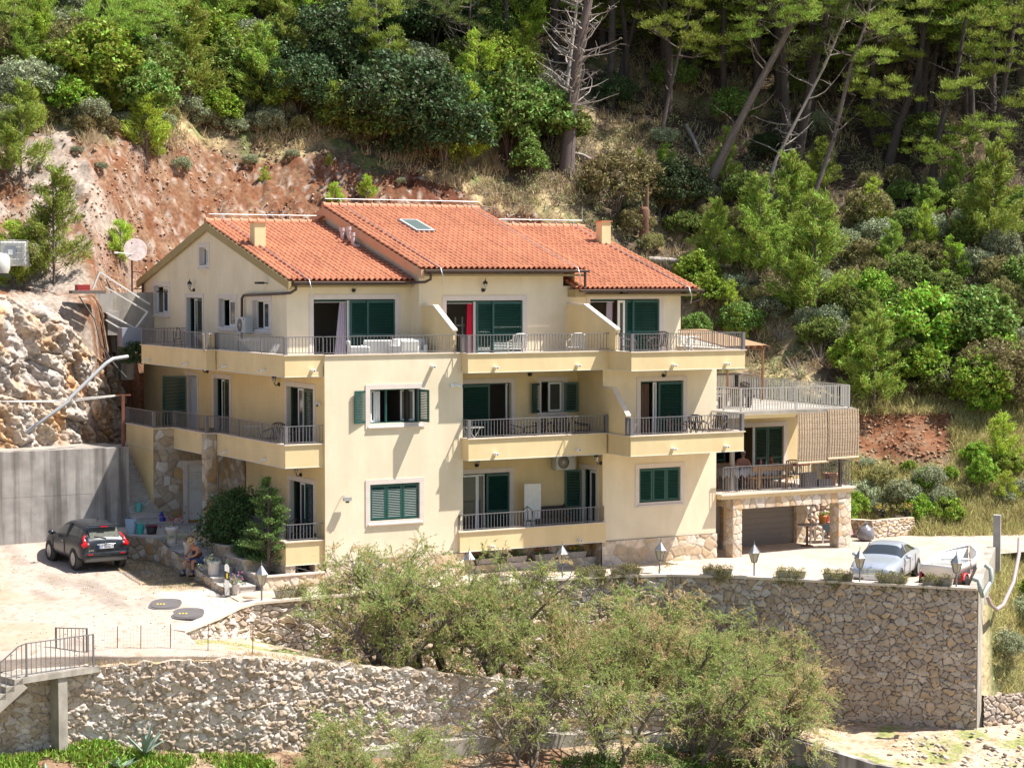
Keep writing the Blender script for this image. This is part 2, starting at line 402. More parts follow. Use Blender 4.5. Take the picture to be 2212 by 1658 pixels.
panel(w1, frame(5.26, 0, 0, -LEFT), -.0, 1.8, 0, 7.3, [])           # block's right flank (faces +X)
panel(w1, LF(11), -1.8, 0, .5, 7.1, [IN('sd')])
panel(w1, LF(0), -18.3, 0, 0, 7.4, [IN(k) for k in ('ld2', 'ld3', 'ld4', 'ld5')])
w1.use(PALE)
panel(w1, LF(0), -18.3, -3.2, 7.4, 10.12, [IN('lw1')[:2] + (IN('lw1')[2], 10.03)] + [IN(k) for k in ('ld1', 'lw2', 'lw3')])
# gable triangle with its window
gz = lambda y: 10.12 + (min(y - 3.2, 18.2 - y)) * .282
i0 = IN('lgw'); ys = [3.2, -i0[1], -i0[0], 18.2]
w1.M = LF(0)
w1.quad((-18.3, 0, 10.12), (i0[0], 0, 10.12), (i0[0], 0, gz(-i0[0])), (-18.2, 0, 10.13))
w1.quad((i0[1], 0, 10.12), (-3.2, 0, 10.12), (-3.2, 0, 10.13), (i0[1], 0, gz(-i0[1])))
w1.quad((i0[0], 0, 10.12), (i0[1], 0, 10.12), (i0[1], 0, i0[2]), (i0[0], 0, i0[2]))
w1.quad((i0[0], 0, i0[3]), (i0[1], 0, i0[3]), (i0[1], 0, gz(-i0[1])), (-10.7, 0, gz(10.7) + .02), (i0[0], 0, gz(-i0[0])))
for q in (((i0[0], 0, i0[2]), (i0[0], 0, i0[3]), (i0[0], .2, i0[3]), (i0[0], .2, i0[2])), ((i0[1], 0, i0[2]), (i0[1], .2, i0[2]), (i0[1], .2, i0[3]), (i0[1], 0, i0[3])),
          ((i0[0], 0, i0[3]), (i0[1], 0, i0[3]), (i0[1], .2, i0[3]), (i0[0], .2, i0[3])), ((i0[0], 0, i0[2]), (i0[0], .2, i0[2]), (i0[1], .2, i0[2]), (i0[1], 0, i0[2]))): w1.quad(*q)
w1.M = Matrix.Identity(4)
panel(w1, FR(3.2), 0, 4.82, 7.4, 10.3, [IN('td1')])
panel(w1, LF(4.82), -3.2, -2.5, 7.4, 11.0, [])
panel(w1, FR(2.5), 4.82, 10.8, 7.4, 10.75, [IN('td2')])
panel(w1, FR(2.5), 10.8, 16.05, 7.4, 10.05, [IN('td3')])
w1.quad((16, 0, -1), (16, 18.3, -1), (16, 18.3, 7.4), (16, 0, 7.4)); w1.quad((16.05, 2.5, 7.4), (16.05, 18.3, 7.4), (16.05, 18.3, 10.), (16.05, 10.4, 12.4), (16.05, 2.5, 10.05))
w1.quad((0, 18.3, 0), (0, 18.3, 10.2), (16, 18.3, 10.2), (16, 18.3, 0))
w1.quad((4.82, 3.2, 10.85), (4.82, 10.4, 12.95), (4.82, 18.3, 10.6), (4.82, 18.3, 9.5), (4.82, 3.2, 9.5))
w1.quad((11.3, 2.5, 10.7), (11.3, 10.4, 13.0), (11.3, 18.3, 10.6), (11.3, 18.3, 9.5), (11.3, 2.5, 9.5))
w1.build('wall', parent=house)
# floors inside, an interior partition
fl = MB(); fl.use(ROOM)
for z in (.9, 4.1, 7.35): fl.box(.02, 15.98, (.02 if z < 7 else .02), 18.28, z - .12, z)
fl.box(.02, 5.24, 4.4, 4.5, 1., 7.3); fl.box(5.3, 15.9, 5.0, 5.1, 1., 10.0); fl.box(.05, 4.8, 7.1, 7.2, 7.4, 10.2)
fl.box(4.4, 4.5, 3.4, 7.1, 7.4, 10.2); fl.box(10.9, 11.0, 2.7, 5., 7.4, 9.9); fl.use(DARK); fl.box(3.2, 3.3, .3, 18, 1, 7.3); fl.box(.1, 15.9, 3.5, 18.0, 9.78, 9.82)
fl.build('interior_floor', parent=house)
# divider walls on the balconies (slanted tops with white copings)
def divider(x, pts, th=.14):
    d = MB(); d.use(YEL); d.prism_x(pts[0], x - th / 2, x + th / 2); d.use(COPE)
    for a, b in pts[1]: d.prism_x([(a[0], a[1] + .002), (b[0], b[1] + .002), (b[0], b[1] + .06), (a[0], a[1] + .06)], x - th / 2 - .03, x + th / 2 + .03)
    d.build('divider_wall', parent=house)
divider(5.02, [[(2.5, 7.4), (2.5, 9.34), (1.6, 9.34), (.16, 8.52), (.16, 7.4)], [((2.5, 9.34), (1.6, 9.34)), ((1.6, 9.34), (.12, 8.5))]])
divider(11.04, [[(2.5, 7.1), (2.5, 9.34), (1.25, 9.34), (-.9, 8.5), (-.9, 7.1)], [((2.5, 9.34), (1.25, 9.34)), ((1.25, 9.34), (-.95, 8.48))]])
divider(11.01, [[(0, 4.04), (0, 6.36), (-.75, 6.36), (-1.68, 5.46), (-1.68, 4.04)], [((0, 6.36), (-.75, 6.36)), ((-.75, 6.36), (-1.72, 5.43))]])
# ---------------------------------------------------------------- roofs of real tiles
def tileroof(x0, x1, ye, ze, yr, zr, yb, name_seed):
    rng = np.random.default_rng(name_seed); rt_ = thing_roof = MB()
    sp = .212; nt_ = int((x1 - x0) / sp); sp = (x1 - x0) / nt_; course = .40
    L = math.hypot(yr - ye, zr - ze); nc = int(round(L / course)); rise = (zr - ze) / (yr - ye)
    xs = np.linspace(x0, x1, nt_ * 8 + 1); ph = np.mod((xs - x0) / sp, 1.)
    wave = np.where(ph < .62, np.sin(np.pi * ph / .62) * .062, -np.sin(np.pi * (ph - .62) / .38) * .022)
    ts = []; st = []
    for c in range(nc):
        for q, hgt in ((0., .052), (.05, .056), (.5, .03), (.985, .0)): ts.append((c + q) / nc); st.append(hgt)
    ts.append(1.); st.append(.0)
    ts = np.array(ts); st = np.array(st)
    XX, TT = np.meshgrid(xs, ts); HH = wave[None] + st[:, None]
    col_id = np.floor((XX - x0) / sp); row_id = np.floor(TT * nc - 1e-6)
    jit = _h(col_id, row_id, 0, name_seed); HH = HH + (jit - .5) * .008
    nrm = np.array([-rise, 1.]) / math.hypot(rise, 1)
    YY = ye + (yr - ye) * TT + nrm[0] * HH; ZZ = ze + (zr - ze) * TT + nrm[1] * HH
    tone = .88 + .24 * _h(col_id, row_id, 4, name_seed); worn = fbm(XX * .5, TT * 6, 3, name_seed)
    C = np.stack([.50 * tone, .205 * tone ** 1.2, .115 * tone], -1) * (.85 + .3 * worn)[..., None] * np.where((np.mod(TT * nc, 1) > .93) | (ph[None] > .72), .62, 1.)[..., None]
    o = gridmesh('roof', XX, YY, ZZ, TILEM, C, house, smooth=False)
    r2 = MB(); r2.use(TILE)                                        # rear slope and underside
    r2.quad((x0, yr, zr), (x1, yr, zr), (x1, yb, ze), (x0, yb, ze)); r2.build('rear_slope', parent=o)
    # front lip under the first course
    r3 = MB(); r3.use(TILE); r3.quad((x0, ye, ze - .01), (x1, ye, ze - .01), (x1, yr, zr - .02), (x0, yr, zr - .02)); r3.build('underlay', parent=o)
    rg = MB(); rg.use(RIDGE); nr = int((x1 - x0) / .335)
    for i in range(nr):
        a = x0 + (x1 - x0) * i / nr; b = x0 + (x1 - x0) * (i + 1) / nr
        rg.tube([(a - .03, yr, zr + .05), (a + .06, yr, zr + .052), (a + .061, yr, zr + .045), (b + .0, yr, zr + .04)], [.125, .125, .108, .10], 10)
    rg.build('ridge_cap', parent=o)
    return o
TILEM = mat('roof_tile_clay', (.6, .25, .12), .8, .1, 6., .2, 40, attr=True, spec=.2)
roofL = tileroof(-.12, 4.78, 2.68, 10.24, 10.7, 12.47, 18.7, 1)
roofM = tileroof(4.62, 11.5, 1.9, 10.66, 10.4, 13.13, 18.9, 2)
roofR = tileroof(10.98, 16.5, 1.85, 9.93, 10.4, 12.44, 18.9, 3)
# verge boards, soffits
vb = MB()
def verge(mb, x, ye, ze, yr, zr, yb, h, th, m):
    mb.use(m); mb.prism_x([(ye, ze - h), (yr, zr - h - .02), (yb, ze - h), (yb, ze - .02), (yr, zr - .02), (ye, ze - .02)], x - th / 2, x + th / 2)
verge(vb, -.1, 2.68, 10.25, 10.7, 12.48, 18.7, .31, .1, FAS); vb.build('verge_board', parent=house); vb = MB(); verge(vb, 4.66, 1.9, 10.66, 10.4, 13.13, 18.9, .32, .12, FAS2); vb.build('verge_board', parent=house); vb = MB(); verge(vb, 16.44, 1.85, 9.93, 10.4, 12.44, 18.9, .2, .08, FAS)
vb.build('verge_board', parent=house)
sf = MB(); sf.use(FAS)
for (a, b, y0, y1, z) in ((-.05, 4.7, 2.75, 3.2, 10.08), (4.7, 11.45, 1.97, 2.5, 10.47), (11.4, 16.4, 1.92, 2.5, 9.72)): sf.box(a, b, y0, y1, z - .06, z + .02)
sf.box(11.0, 11.46, 1.95, 2.5, 9.64, 9.92)
sf.build('soffit', parent=house)
def gutter(x0, x1, y, z):
    g = MB(); g.use(BRN); n = 8
    for rr, fl_ in ((.075, 1), (.066, -1)):
        vs = []; fs = []
        for xx in (x0, x1):
            for k in range(n + 1): a = math.pi + math.pi * k / n; vs.append((xx, y + rr * math.cos(a), z + rr * math.sin(a)))
        for k in range(n): fs.append((k, k + 1, n + 2 + k, n + 1 + k))
        g.add(vs, fs, True)
    g.tube([(x0, y - .075, z), (x1, y - .075, z)], .012, 6)
    for xx in (x0, x1): g.add([(xx, y + .075 * math.cos(math.pi + math.pi * k / n), z + .075 * math.sin(math.pi + math.pi * k / n)) for k in range(n + 1)], [tuple(range(n + 1))])
    g.build('gutter', parent=house)
gutter(.0, 4.72, 2.62, 10.2); gutter(4.7, 11.52, 1.83, 10.62); gutter(11.1, 16.62, 1.78, 9.9)
def downpipe(pts, r=.05):
    g = MB(); g.use(BRN); g.tube(pts, r, 8); g.build('downpipe', parent=house)
downpipe([(.1, 2.62, 10.13), (.1, 2.62, 9.95), (.02, 2.9, 9.83), (-.1, 3.3, 9.8), (-.12, 6.9, 9.72), (-.12, 7.1, 9.6), (-.12, 7.12, 8.1)])
downpipe([(4.95, 1.83, 10.55), (4.95, 1.85, 10.3), (4.85, 2.1, 10.2), (4.55, 2.5, 10.18)])
downpipe([(11.35, 1.83, 10.55), (11.35, 1.83, 10.0)]); downpipe([(16.5, 1.78, 9.82), (16.5, 1.8, 9.55), (16.15, 2.6, 9.3), (16.12, 2.7, 7.8)])
downpipe([(-.08, 18.15, 10.4), (-.08, 18.1, 9.7), (-.08, 18.1, 7.2)])
# chimneys
for (x0, x1, y0, y1, zt, zb_) in ((.36, .8, 7.0, 7.45, 12.36, 11.2), (15.7, 16.12, 7.7, 8.15, 12.62, 11.5)):
    c = MB(); c.use(YEL); c.box(x0, x1, y0, y1, zb_ - .3, zt); c.use(RIDGE); c.box(x0 - .05, x1 + .05, y0 - .05, y1 + .05, zt, zt + .04)
    c.use(MET); c.box(x0 - .015, x1 + .015, y0 - .015, y1 + .015, zb_ + .0, zb_ + .22); c.use(MET2); c.obox(((x0 + x1) / 2, y0 - .12, zb_ + .12), .62, .35, .02, (R(16), 0, 0))
    c.build('chimney', parent=house)
# vent elbows beside the middle verge
PVC_ = (mat('lilac_pvc', (.5, .42, .43), .5))
for k, (yy, zz) in enumerate(((8.3, 12.05), (7.7, 12.08), (7.35, 11.85))):
    vp = MB(); vp.use(PVC_); vp.tube([(4.6, yy - .3, zz - .32), (4.45, yy - .25, zz - .32), (4.38, yy - .2, zz - .2), (4.36, yy - .2, zz + .15)], .075, 10); vp.tube([(4.36, yy - .2, zz + .06), (4.36, yy - .2, zz + .2)], .1, 10); vp.build('vent_pipe', parent=house)
# skylight
sk = MB(); rz_ = lambda y: 10.66 + (y - 1.9) * .2906
sk.M = Matrix.Translation((7.15, 7.35, rz_(7.35) + .09)) @ Matrix.Rotation(math.atan(.2906), 4, 'X')
sk.use(MET); sk.box(-.42, .42, -.85, .85, -.05, .05); sk.use(WHT); sk.box(-.37, .37, -.79, .79, .045, .06); sk.use(mat('skylight_glass', (.10, .13, .12), .35, spec=.4)); sk.box(-.32, .32, -.73, .73, .058, .065)
sk.build('skylight', parent=roofM)
# lightning conductor rods
lr = MB(); lr.use(MET2)
for (x0, x1, yr, zr) in ((-.0, 4.6, 10.7, 12.47), (4.7, 11.45, 10.4, 13.13), (11.9, 16.4, 10.4, 12.44)):
    lr.tube([(x0, yr, zr + .3), (x1, yr, zr + .3)], .016, 5)
    for i in range(5): x = x0 + (x1 - x0) * (i + .5) / 5; lr.tube([(x, yr, zr + .1), (x, yr, zr + .3)], .01, 4)
lr.tube([(16.4, 10.4, 12.74), (16.4, 10.4, 13.3)], .016, 5)
for (x, ye, ze, yr, zr) in ((.55, 2.6, 10.24, 10.7, 12.47), (5.3, 1.85, 10.66, 10.4, 13.13), (11.0, 1.85, 10.66, 10.4, 13.13), (15.9, 1.8, 9.93, 10.4, 12.44)):
    lr.tube([(x, yr, zr + .3), (x, yr - .3, zr + .06), (x, ye + .5, ze + .22), (x, ye - .1, ze + .05), (x + .05, ye - .2, ze - .3), (x + .06, ye - .12, ze - .55)], .016, 5)
lr.build('lightning_conductor', parent=house)
# ---------------------------------------------------------------- surrounds, windows, doors, shutters
def surround(mb, h, door, flip=False):
    a, b, c, d = h; e = .025
    mb.use(SUR); c_ = c if door else c + T; mb.box(a, a + T, -e, .0, c_, d - T); mb.box(b - T, b, -e, .0, c_, d - T); mb.box(a, b, -e, 0, d - T, d)
    mb.box(a + T - .001, a + T + .012, -.0, .2, c, d - T); mb.box(b - T - .012, b - T + .001, 0, .2, c, d - T)
    if not door: mb.box(a, b, -e, 0, c, c + T); mb.prism_x([(-.075, c + T - .10), (.19, c + T + .012), (.19, c + T - .04), (-.075, c + T - .15)], a + T * .5, b - T * .5)
def shutter(M, w_, h_, parent, m=GRN, slat=.055, ang=38):
    """louvred leaf in local x-z plane, hinge at x=0, thickness to -y"""
    s = MB(); s.M = M; s.use(m); f = .075; t = .045
    s.box(0, f, -t, 0, 0, h_); s.box(w_ - f, w_, -t, 0, 0, h_); s.box(f, w_ - f, -t, 0, 0, f); s.box(f, w_ - f, -t, 0, h_ - f, h_)
    parts = [(f, h_ - f)]
    if h_ > 1.6: mid = h_ * .4; s.box(f, w_ - f, -t, 0, mid, mid + .07); parts = [(f, mid), (mid + .07, h_ - f)]
    for z0, z1 in parts:
        n = max(3, int((z1 - z0) / slat)); dz = (z1 - z0) / n
        for i in range(n):
            zc = z0 + dz * (i + .5); s.obox((w_ / 2, -t / 2, zc), w_ - 2 * f + .01, .058, .009, (R(-ang), 0, 0))
    return s.build('shutter', parent=parent)
def casement(M, w_, h_, parent, glass=GLS, m=WHT, name='casement', f=.06):
    s = MB(); s.M = M; s.use(m); t = .05
    s.box(0, f, -t, 0, 0, h_); s.box(w_ - f, w_, -t, 0, 0, h_); s.box(f, w_ - f, -t, 0, 0, f); s.box(f, w_ - f, -t, 0, h_ - f, h_)
    s.use(glass); s.box(f - .005, w_ - f + .005, -t * .6, -t * .4, f - .005, h_ - f + .005)
    return s.build(name, parent=parent)
def curtain(M, w_, h_, parent, m=CURT, sweep=0., folds=5):
    s = MB(); s.M = M; s.use(m); n = folds * 6; vs = []; fs = []
    for j in range(9):
        t = j / 8.
        for i in range(n + 1):
            u = i / n; x = u * w_ * (1 - sweep * (1 - t) ** 1.0 * .0) - sweep * (1 - t) * (1 - u) * -0; x = w_ - (w_ - x) * (1 + sweep * (1 - t)); vs.append((x, .04 * math.sin(u * folds * 2 * math.pi), h_ * t))
    for j in range(8):
        for i in range(n): a = j * (n + 1) + i; fs.append((a, a + 1, a + n + 2, a + n + 1))
    s.add(vs, fs, True); return s.build('curtain', parent=parent)
def opening(kind, W, k, door):
    """frame object of a window or door, with its surround, as a part of the house"""
    s = MB(); s.M = W; surround(s, O[k], door); a, b, c, d = IN(k)
    fm = GRN if kind[0] == 'g' else WHT
    s.use(fm); s.box(a + .01, a + .06, .14, .2, c, d); s.box(b - .06, b - .01, .14, .2, c, d); s.box(a + .01, b - .01, .14, .2, d - .05, d)
    if not door: s.box(a, b, .14, .2, c, c + .04)
    return s.build('door' if door else 'window', parent=house), a, b, c, d
# --- top floor big doors
for k, y, cur in (('td1', 3.2, CURT), ('td2', 2.5, PINK), ('td3', 2.5, CURT)):
    o, a, b, c, d = opening('g', FR(y), k, True); W = b - a; H = d - c - .05
    op = {'td1': .45, 'td2': .40, 'td3': .39}[k]
    if k == 'td3':
        casement(FR(y) @ frame(a + 1.28, .12, c, R(0)), .32, H, o, m=WPNT, f=.09); shutter(FR(y) @ frame(a + 1.62, .10, c), .45, H, o); shutter(FR(y) @ frame(a + 1.9, .05, c), b - a - 1.9, H, o)
    else:
        casement(FR(y) @ frame(a + W * op - .07, .19, c), .1, H, o, m=WHT, f=.045)
        shutter(FR(y) @ frame(a + W * op, .10, c), W * .24, H, o); shutter(FR(y) @ frame(a + W * (op + .2), .05, c), W * (1 - op - .2), H, o)
    cw_ = {'td1': .25, 'td2': .2, 'td3': .24}[k]
    curtain(FR(y) @ frame(a + W * op - .05 - cw_, .3, c), cw_, H - .05, o, cur, sweep={'td1': .9, 'td2': .35, 'td3': .25}[k], folds=4)
    rr = MB(); rr.M = FR(y); rr.use(WHT); rr.tube([(a + .05, .24, d - .1), (a + W * op, .24, d - .1)], .012, 6); rr.build('curtain_rail', parent=o)
# furniture glimpsed behind the doors
g = MB(); g.use(WPNT)
for x in (6.9, 7.2, 7.5): g.box(x, x + .05, 4.3, 4.35, 7.4, 8.9)
g.box(6.6, 7.6, 4.3, 4.36, 8.55, 8.62); g.box(6.6, 7.6, 4.3, 4.36, 8.2, 8.26); g.build('shelf_unit', parent=house)
# --- ground and first floor windows of the block
o, a, b, c, d = opening('g', FR(0), 'gw1', False); W = b - a; H = d - c - .06
for i in range(3): shutter(frame(a + .02 + i * (W - .04) / 3, .075, c + .03), (W - .04) / 3 - .012, H, o, ang=-42)
o, a, b, c, d = opening('g', FR(0), 'gw2', False); W = b - a; H = d - c - .06
for i in range(3): shutter(frame(a + .02 + i * (W - .04) / 3, .075, c + .03), (W - .04) / 3 - .012, H, o, ang=42)
o, a, b, c, d = opening('g', FR(0), 'fw1', False); W = b - a; H = d - c - .06
shutter(frame(a, .03, c + .03, R(193)), .62, H, o, ang=40)                   # swung out to the left
mm = MB(); mm.use(GRN); mm.box(a + W * .335, a + W * .335 + .06, .12, .2, c, d); mm.build('mullion', parent=o)
shutter(frame(b - .02, .0, c + .03, R(-82)), .6, H, o, ang=40)               # right leaf standing straight out
casement(frame(a + .1, .25, c + .04, R(28)), .5, H - .03, o); casement(frame(b - .1, .24, c + .04, R(180 - 38)), .5, H - .03, o)
curtain(frame(a + .22, .3, c), .3, H * .98, o, WHT, folds=3)
# --- loggia doors
o, a, b, c, d = opening('g', FR(1.8), 'gd1', True); H = d - c - .05
casement(FR(1.8) @ frame(a + .05, .1, c), .85, H, o); casement(FR(1.8) @ frame(a + .95, .18, c), .3, H, o, f=.05); shutter(FR(1.8) @ frame(a + 1.27, .06, c), b - a - 1.27, H, o)
o, a, b, c, d = opening('g', FR(1.8), 'fd1', True); H = d - c - .05
shutter(FR(1.8) @ frame(a + .02, .06, c), (b - a) * .6, H, o); casement(FR(1.8) @ frame(b - .14, .2, c, R(0)), .12, H, o, f=.045)
o, a, b, c, d = opening('g', FR(1.8), 'fw3', False); H = d - c - .05
casement(FR(1.8) @ frame(a + .38, .16, c + .02), b - a - .42, H, o, f=.07)
shutter(FR(1.8) @ frame(a, .0, c, R(180 + 22)), .5, H, o); shutter(FR(1.8) @ frame(b, .0, c, R(-16)), .52, H, o, ang=-40)
o, a, b, c, d = opening('g', LF(11), 'sd', True); H = d - c - .05
casement(LF(11) @ frame(a + .42, .14, c), .5, H, o, f=.07); shutter(LF(11) @ frame(a + .02, -.02, c, R(-118)), .62, H, o)
# --- first floor right door
o, a, b, c, d = opening('g', FR(0), 'fd2', True); H = d - c - .05; W = b - a
shutter(frame(a + W * .43, .06, c), W * .57, H, o); casement(frame(a + W * .33, .16, c), .16, H, o, f=.06); curtain(frame(a + .05, .32, c), W * .28, H - .05, o, mat('brown_curtain', (.16, .1, .07), .9), folds=4)
# --- left facade openings
def left_win(k, n=1, tilt=0.):
    o, a, b, c, d = opening('w', LF(0), k, False)
    if d > 10.03: d = 10.03
    w_ = (b - a) * .52; casement(LF(0) @ frame(b - w_ - .06, .17, c + .04, tilt), w_ * .62, d - c - .1, o); casement(LF(0) @ frame(b - w_ * .36 - .05, .17, c + .04), w_ * .34, d - c - .1, o)
    cc = MB(); cc.M = LF(0); cc.use(ROOM); cc.box(a, b, .8, .85, c, d); cc.build('blind', parent=o)
left_win('lw1'); left_win('lw2', tilt=R(10)); left_win('lw3'); 
o, a, b, c, d = opening('w', LF(0), 'lgw', False); casement(LF(0) @ frame(a + (b - a) * .4, .17, c + .03), (b - a) * .58, d - c - .08, o)
for k in ('ld1', 'ld3', 'ld4', 'ld5'):
    o, a, b, c, d = opening('g', LF(0), k, True); W = b - a; H = d - c - .05
    casement(LF(0) @ frame(a + W * .3, .17, c), W * .2, H, o, f=.055); shutter(LF(0) @ frame(a + W * .58, .1, c), W * .42, H, o, mat('olive_lacquer', (.06, .085, .05), .5) if k != 'ld5' else GRN)
    curtain(LF(0) @ frame(a + W * .42, .3, c), W * .2, H - .1, o, WHT if k == 'ld4' else CURT, folds=3)
o, a, b, c, d = opening('g', LF(0), 'ld2', True); H = d - c - .05
casement(LF(0) @ frame(a + .1, .15, c), b - a - .3, H, o, m=mat('bluish_glass_panel', (.42, .47, .56), .3), glass=mat('bluish_glass_panel', (.42, .47, .56), .3)); shutter(LF(0) @ frame(a - .02, -.03, c, R(212)), 1.2, H, o)
# ---------------------------------------------------------------- balconies
def railing(path, zb, zt, parent, posts=(), m=MET, sp=.125, pr=.055, knots=True, br=.0085, name='railing', rt=.022):
    s = MB(); s.use(m); P, cs = plan(path)
    for i in range(len(path) - 1):
        a = P[i]; b = P[i + 1]
        s.bar((a[0], a[1], zt), (b[0], b[1], zt), .045, .025); s.bar((a[0], a[1], zb + .06), (b[0], b[1], zb + .06), .03, .02)
        L = np.linalg.norm(b - a); n = max(1, int(round(L / sp)))
        for j in range(n + 1):
            t = j / n; x = a[0] + (b[0] - a[0]) * t; y = a[1] + (b[1] - a[1]) * t
            s.box(x - br, x + br, y - br, y + br, zb + .06, zt)
            if knots and j % 2 == 0: zm = (zb + zt) / 2 + .02; s.lathe([(.001, -.05), (.017, 0), (.001, .05)], (x, y, zm), 5, caps=False)
        nm = max(1, int(L / 2.0))
        for j in range(1, nm): t = j / nm; x = a[0] + (b[0] - a[0]) * t; y = a[1] + (b[1] - a[1]) * t; s.box(x - .015, x + .015, y - .015, y + .015, zb, zt)
    for i in posts: x, y = path[i][:2]; s.box(x - pr, x + pr, y - pr, y + pr, zb - .02, zt + .015)
    return s.build(name, parent=parent)
def balcony(path, z0, z1, zr, posts, deck=None, cop=True, m=YEL, railpath=None, th=.13):
    s = MB(); s.use(m)
    s.strip(path, 0, th, z0, z1)
    o = s.build('balcony', parent=house)
    if cop:
        c = MB(); c.use(COPE); c.strip(path, -.05, th + .04, z1 + .002, z1 + .04); c.build('coping', parent=o)
        c = MB(); c.use(WPNT); c.strip(path, -.012, -.001, z0 - .0, z0 + .02); c.build('drip_edge', parent=o)
    if deck:
        d_ = MB(); d_.use(YEL); d_.prism(deck, z0 + .01, z0 + .2); d_.use(TILEF); d_.prism(deck, z0 + .2, z0 + .42); d_.build('deck', parent=o)
    rp = railpath or offset(path, .05)
    railing(rp, z1 + .04, zr, o, posts)
    return o
# second floor (top)
balcony([(0, 13.35), (-1.8, 13.35), (-1.8, 6.35), (-1.45, 6.35)][::1], 7.04, 7.74, 8.38, (1, 2), [(0, 13.3), (-1.7, 13.3), (-1.7, 6.4), (0, 6.4)])
balcony([(-1.4, 6.45), (-1.4, .1), (-.0, .1)], 7.03, 7.74, 8.37, (0, 1), [(0, 6.4), (-1.3, 6.4), (-1.3, .2), (0, .2)])
dk = MB(); dk.use(TILEF); dk.prism([(.0, .15), (5.2, .15), (5.28, -.35), (11.06, -.35), (11.06, -1.85), (15.7, -1.85), (15.95, 2.5), (.02, 3.2)], 7.36, 7.45)
dk.use(YEL); dk.prism([(5.2, 0.02), (5.26, -.37), (10.97, -.37), (10.97, -1.87), (15.72, -1.87), (15.72, 0.02)], 7.06, 7.25); dk.build('balcony_deck', parent=house)
cp = MB(); cp.use(COPE); cp.box(.001, 5.15, -.05, .19, 7.722, 7.762); cp.build('coping', parent=house)
railing([(-.0, .08), (5.15, .08)], 7.76, 8.37, house, ())
balcony([(5.2, -.0), (5.2, -.5), (10.95, -.5), (10.95, -2.), (15.86, -2.), (15.86, 0.)], 7.05, 7.70, 8.36, (0, 1, 3, 4))
balcony([(15.86, .03), (15.98, .03), (15.98, 2.45)], 7.05, 7.70, 8.36, ())
pl = MB(); pl.use(YEL); pl.box(-1.8, -1.42, 6.47, 6.62, 7.7, 8.32); pl.use(COPE); pl.box(-1.84, -1.38, 6.45, 6.66, 8.32, 8.36); pl.build('divider_post', parent=house)
# first floor
balcony([(-2.6, 12.9), (-2.6, 9.8), (-1.8, 9.8), (-1.8, 6.4), (-1.4, 6.4), (-1.4, .1), (0., .1)], 3.98, 4.74, 5.38, (0, 1, 2, 3, 4, 5), [(0, 12.9), (-2.5, 12.9), (-2.5, 9.9), (-1.7, 9.9), (-1.7, 6.5), (-1.3, 6.5), (-1.3, .2), (0, .2)])
balcony([(5.22, -.0), (5.22, -.5), (10.86, -.5)], 4.0, 4.74, 5.41, (1, 2), [(5.25, -.4), (10.9, -.4), (10.99, 1.8), (5.27, 1.8)])
balcony([(10.93, -.2), (10.93, -2.), (15.83, -2.), (15.83, 0)], 4.02, 4.72, 5.38, (), [(11.0, 0), (11., -1.9), (15.75, -1.9), (15.75, 0)], railpath=[(10.98, -1.72), (10.98, -1.95), (15.78, -1.95), (15.78, -.02)])
for p in ((10.98, -1.7), (10.98, -1.95), (15.78, -1.95)): ps = MB(); ps.use(MET); ps.box(p[0] - .06, p[0] + .06, p[1] - .06, p[1] + .06, 4.72, 5.4); ps.build('corner_post', parent=house)
# ground floor
balcony([(-1.4, 3.6), (-1.4, .1), (0., .1)], .7, 1.48, 2.08, (), [(0, 3.6), (-1.3, 3.6), (-1.3, .2), (0, .2)])
balcony([(5.08, .0), (5.08, -.12), (11.06, -.12), (11.06, 0)], .77, 1.46, 2.07, (), [(5.15, -.05), (11., -.05), (11., 1.8), (5.27, 1.8)], railpath=[(5.08, -.02), (5.08, -.08), (11.0, -.08), (11.0, -.02)])
# rain spouts
def spout(x, y, z, rz=0.):
    s = MB(); s.M = frame(x, y, z, rz); s.use(WPNT); s.box(-.065, .065, -.22, .02, -.04, .045); s.use(DARK); s.box(-.04, .04, -.223, -.2, -.02, .03); s.build('rain_spout', parent=house, bev=.012)
for x in (6.25, 9.6): spout(x, -.5, 7.22)
for x in (12.7, 15.0): spout(x, -2., 7.22)
spout(4.05, 0, 7.28); spout(-.42, .1, 7.24)
for x in (6.25, 9.6): spout(x, -.5, 4.2)
for x in (12.7, 15.0): spout(x, -2., 4.22)
for x in (6.3, 9.9): spout(x, -.12, .9)
for y, z, x in ((12.3, 7.2, -1.8), (8.2, 7.2, -1.8), (5.4, 7.2, -1.4), (1.8, 7.2, -1.4), (5.4, 4.15, -1.4), (1.8, 4.15, -1.4)): spout(x, y, z, LEFT)
# wall lamps
def wall_lamp(x, y, z, rz):
    s = MB(); s.M = frame(x, y, z, rz); s.use(BLK); s.sphere((0, -.02, -.12), .07, 8, 6); s.tube([(0, -.03, -.12), (0, -.14, -.16), (0, -.2, -.08)], .018, 6)
    s.lathe([(.03, -.08), (.085, .12), (.095, .13), (.1, .15), (.04, .22), (.012, .25), (.01, .32)], (0, -.2, 0), 8)
    o = s.build('wall_lamp', parent=house)
    g_ = MB(); g_.M = frame(x, y, z, rz); g_.use(mat('lamp_glass', (.5, .48, .42), .2)); g_.lathe([(.04, -.06), (.088, .11)], (0, -.2, 0), 6); g_.build('lamp_glass', parent=o)
for q in ((2.55, 3.2, 10.02, 0), (7.4, 2.5, 10.02, 0), (6.75, 1.8, 3.72, 0), (8.95, 1.8, 6.95, 0), (13.6, 0, 6.88, 0), (0, 12.3, 10.0, LEFT), (0, 10.9, 6.9, LEFT), (0, 3.9, 6.72, LEFT), (0, 2.0, 3.68, LEFT), (11, .1, 3.75, LEFT)): wall_lamp(*q)
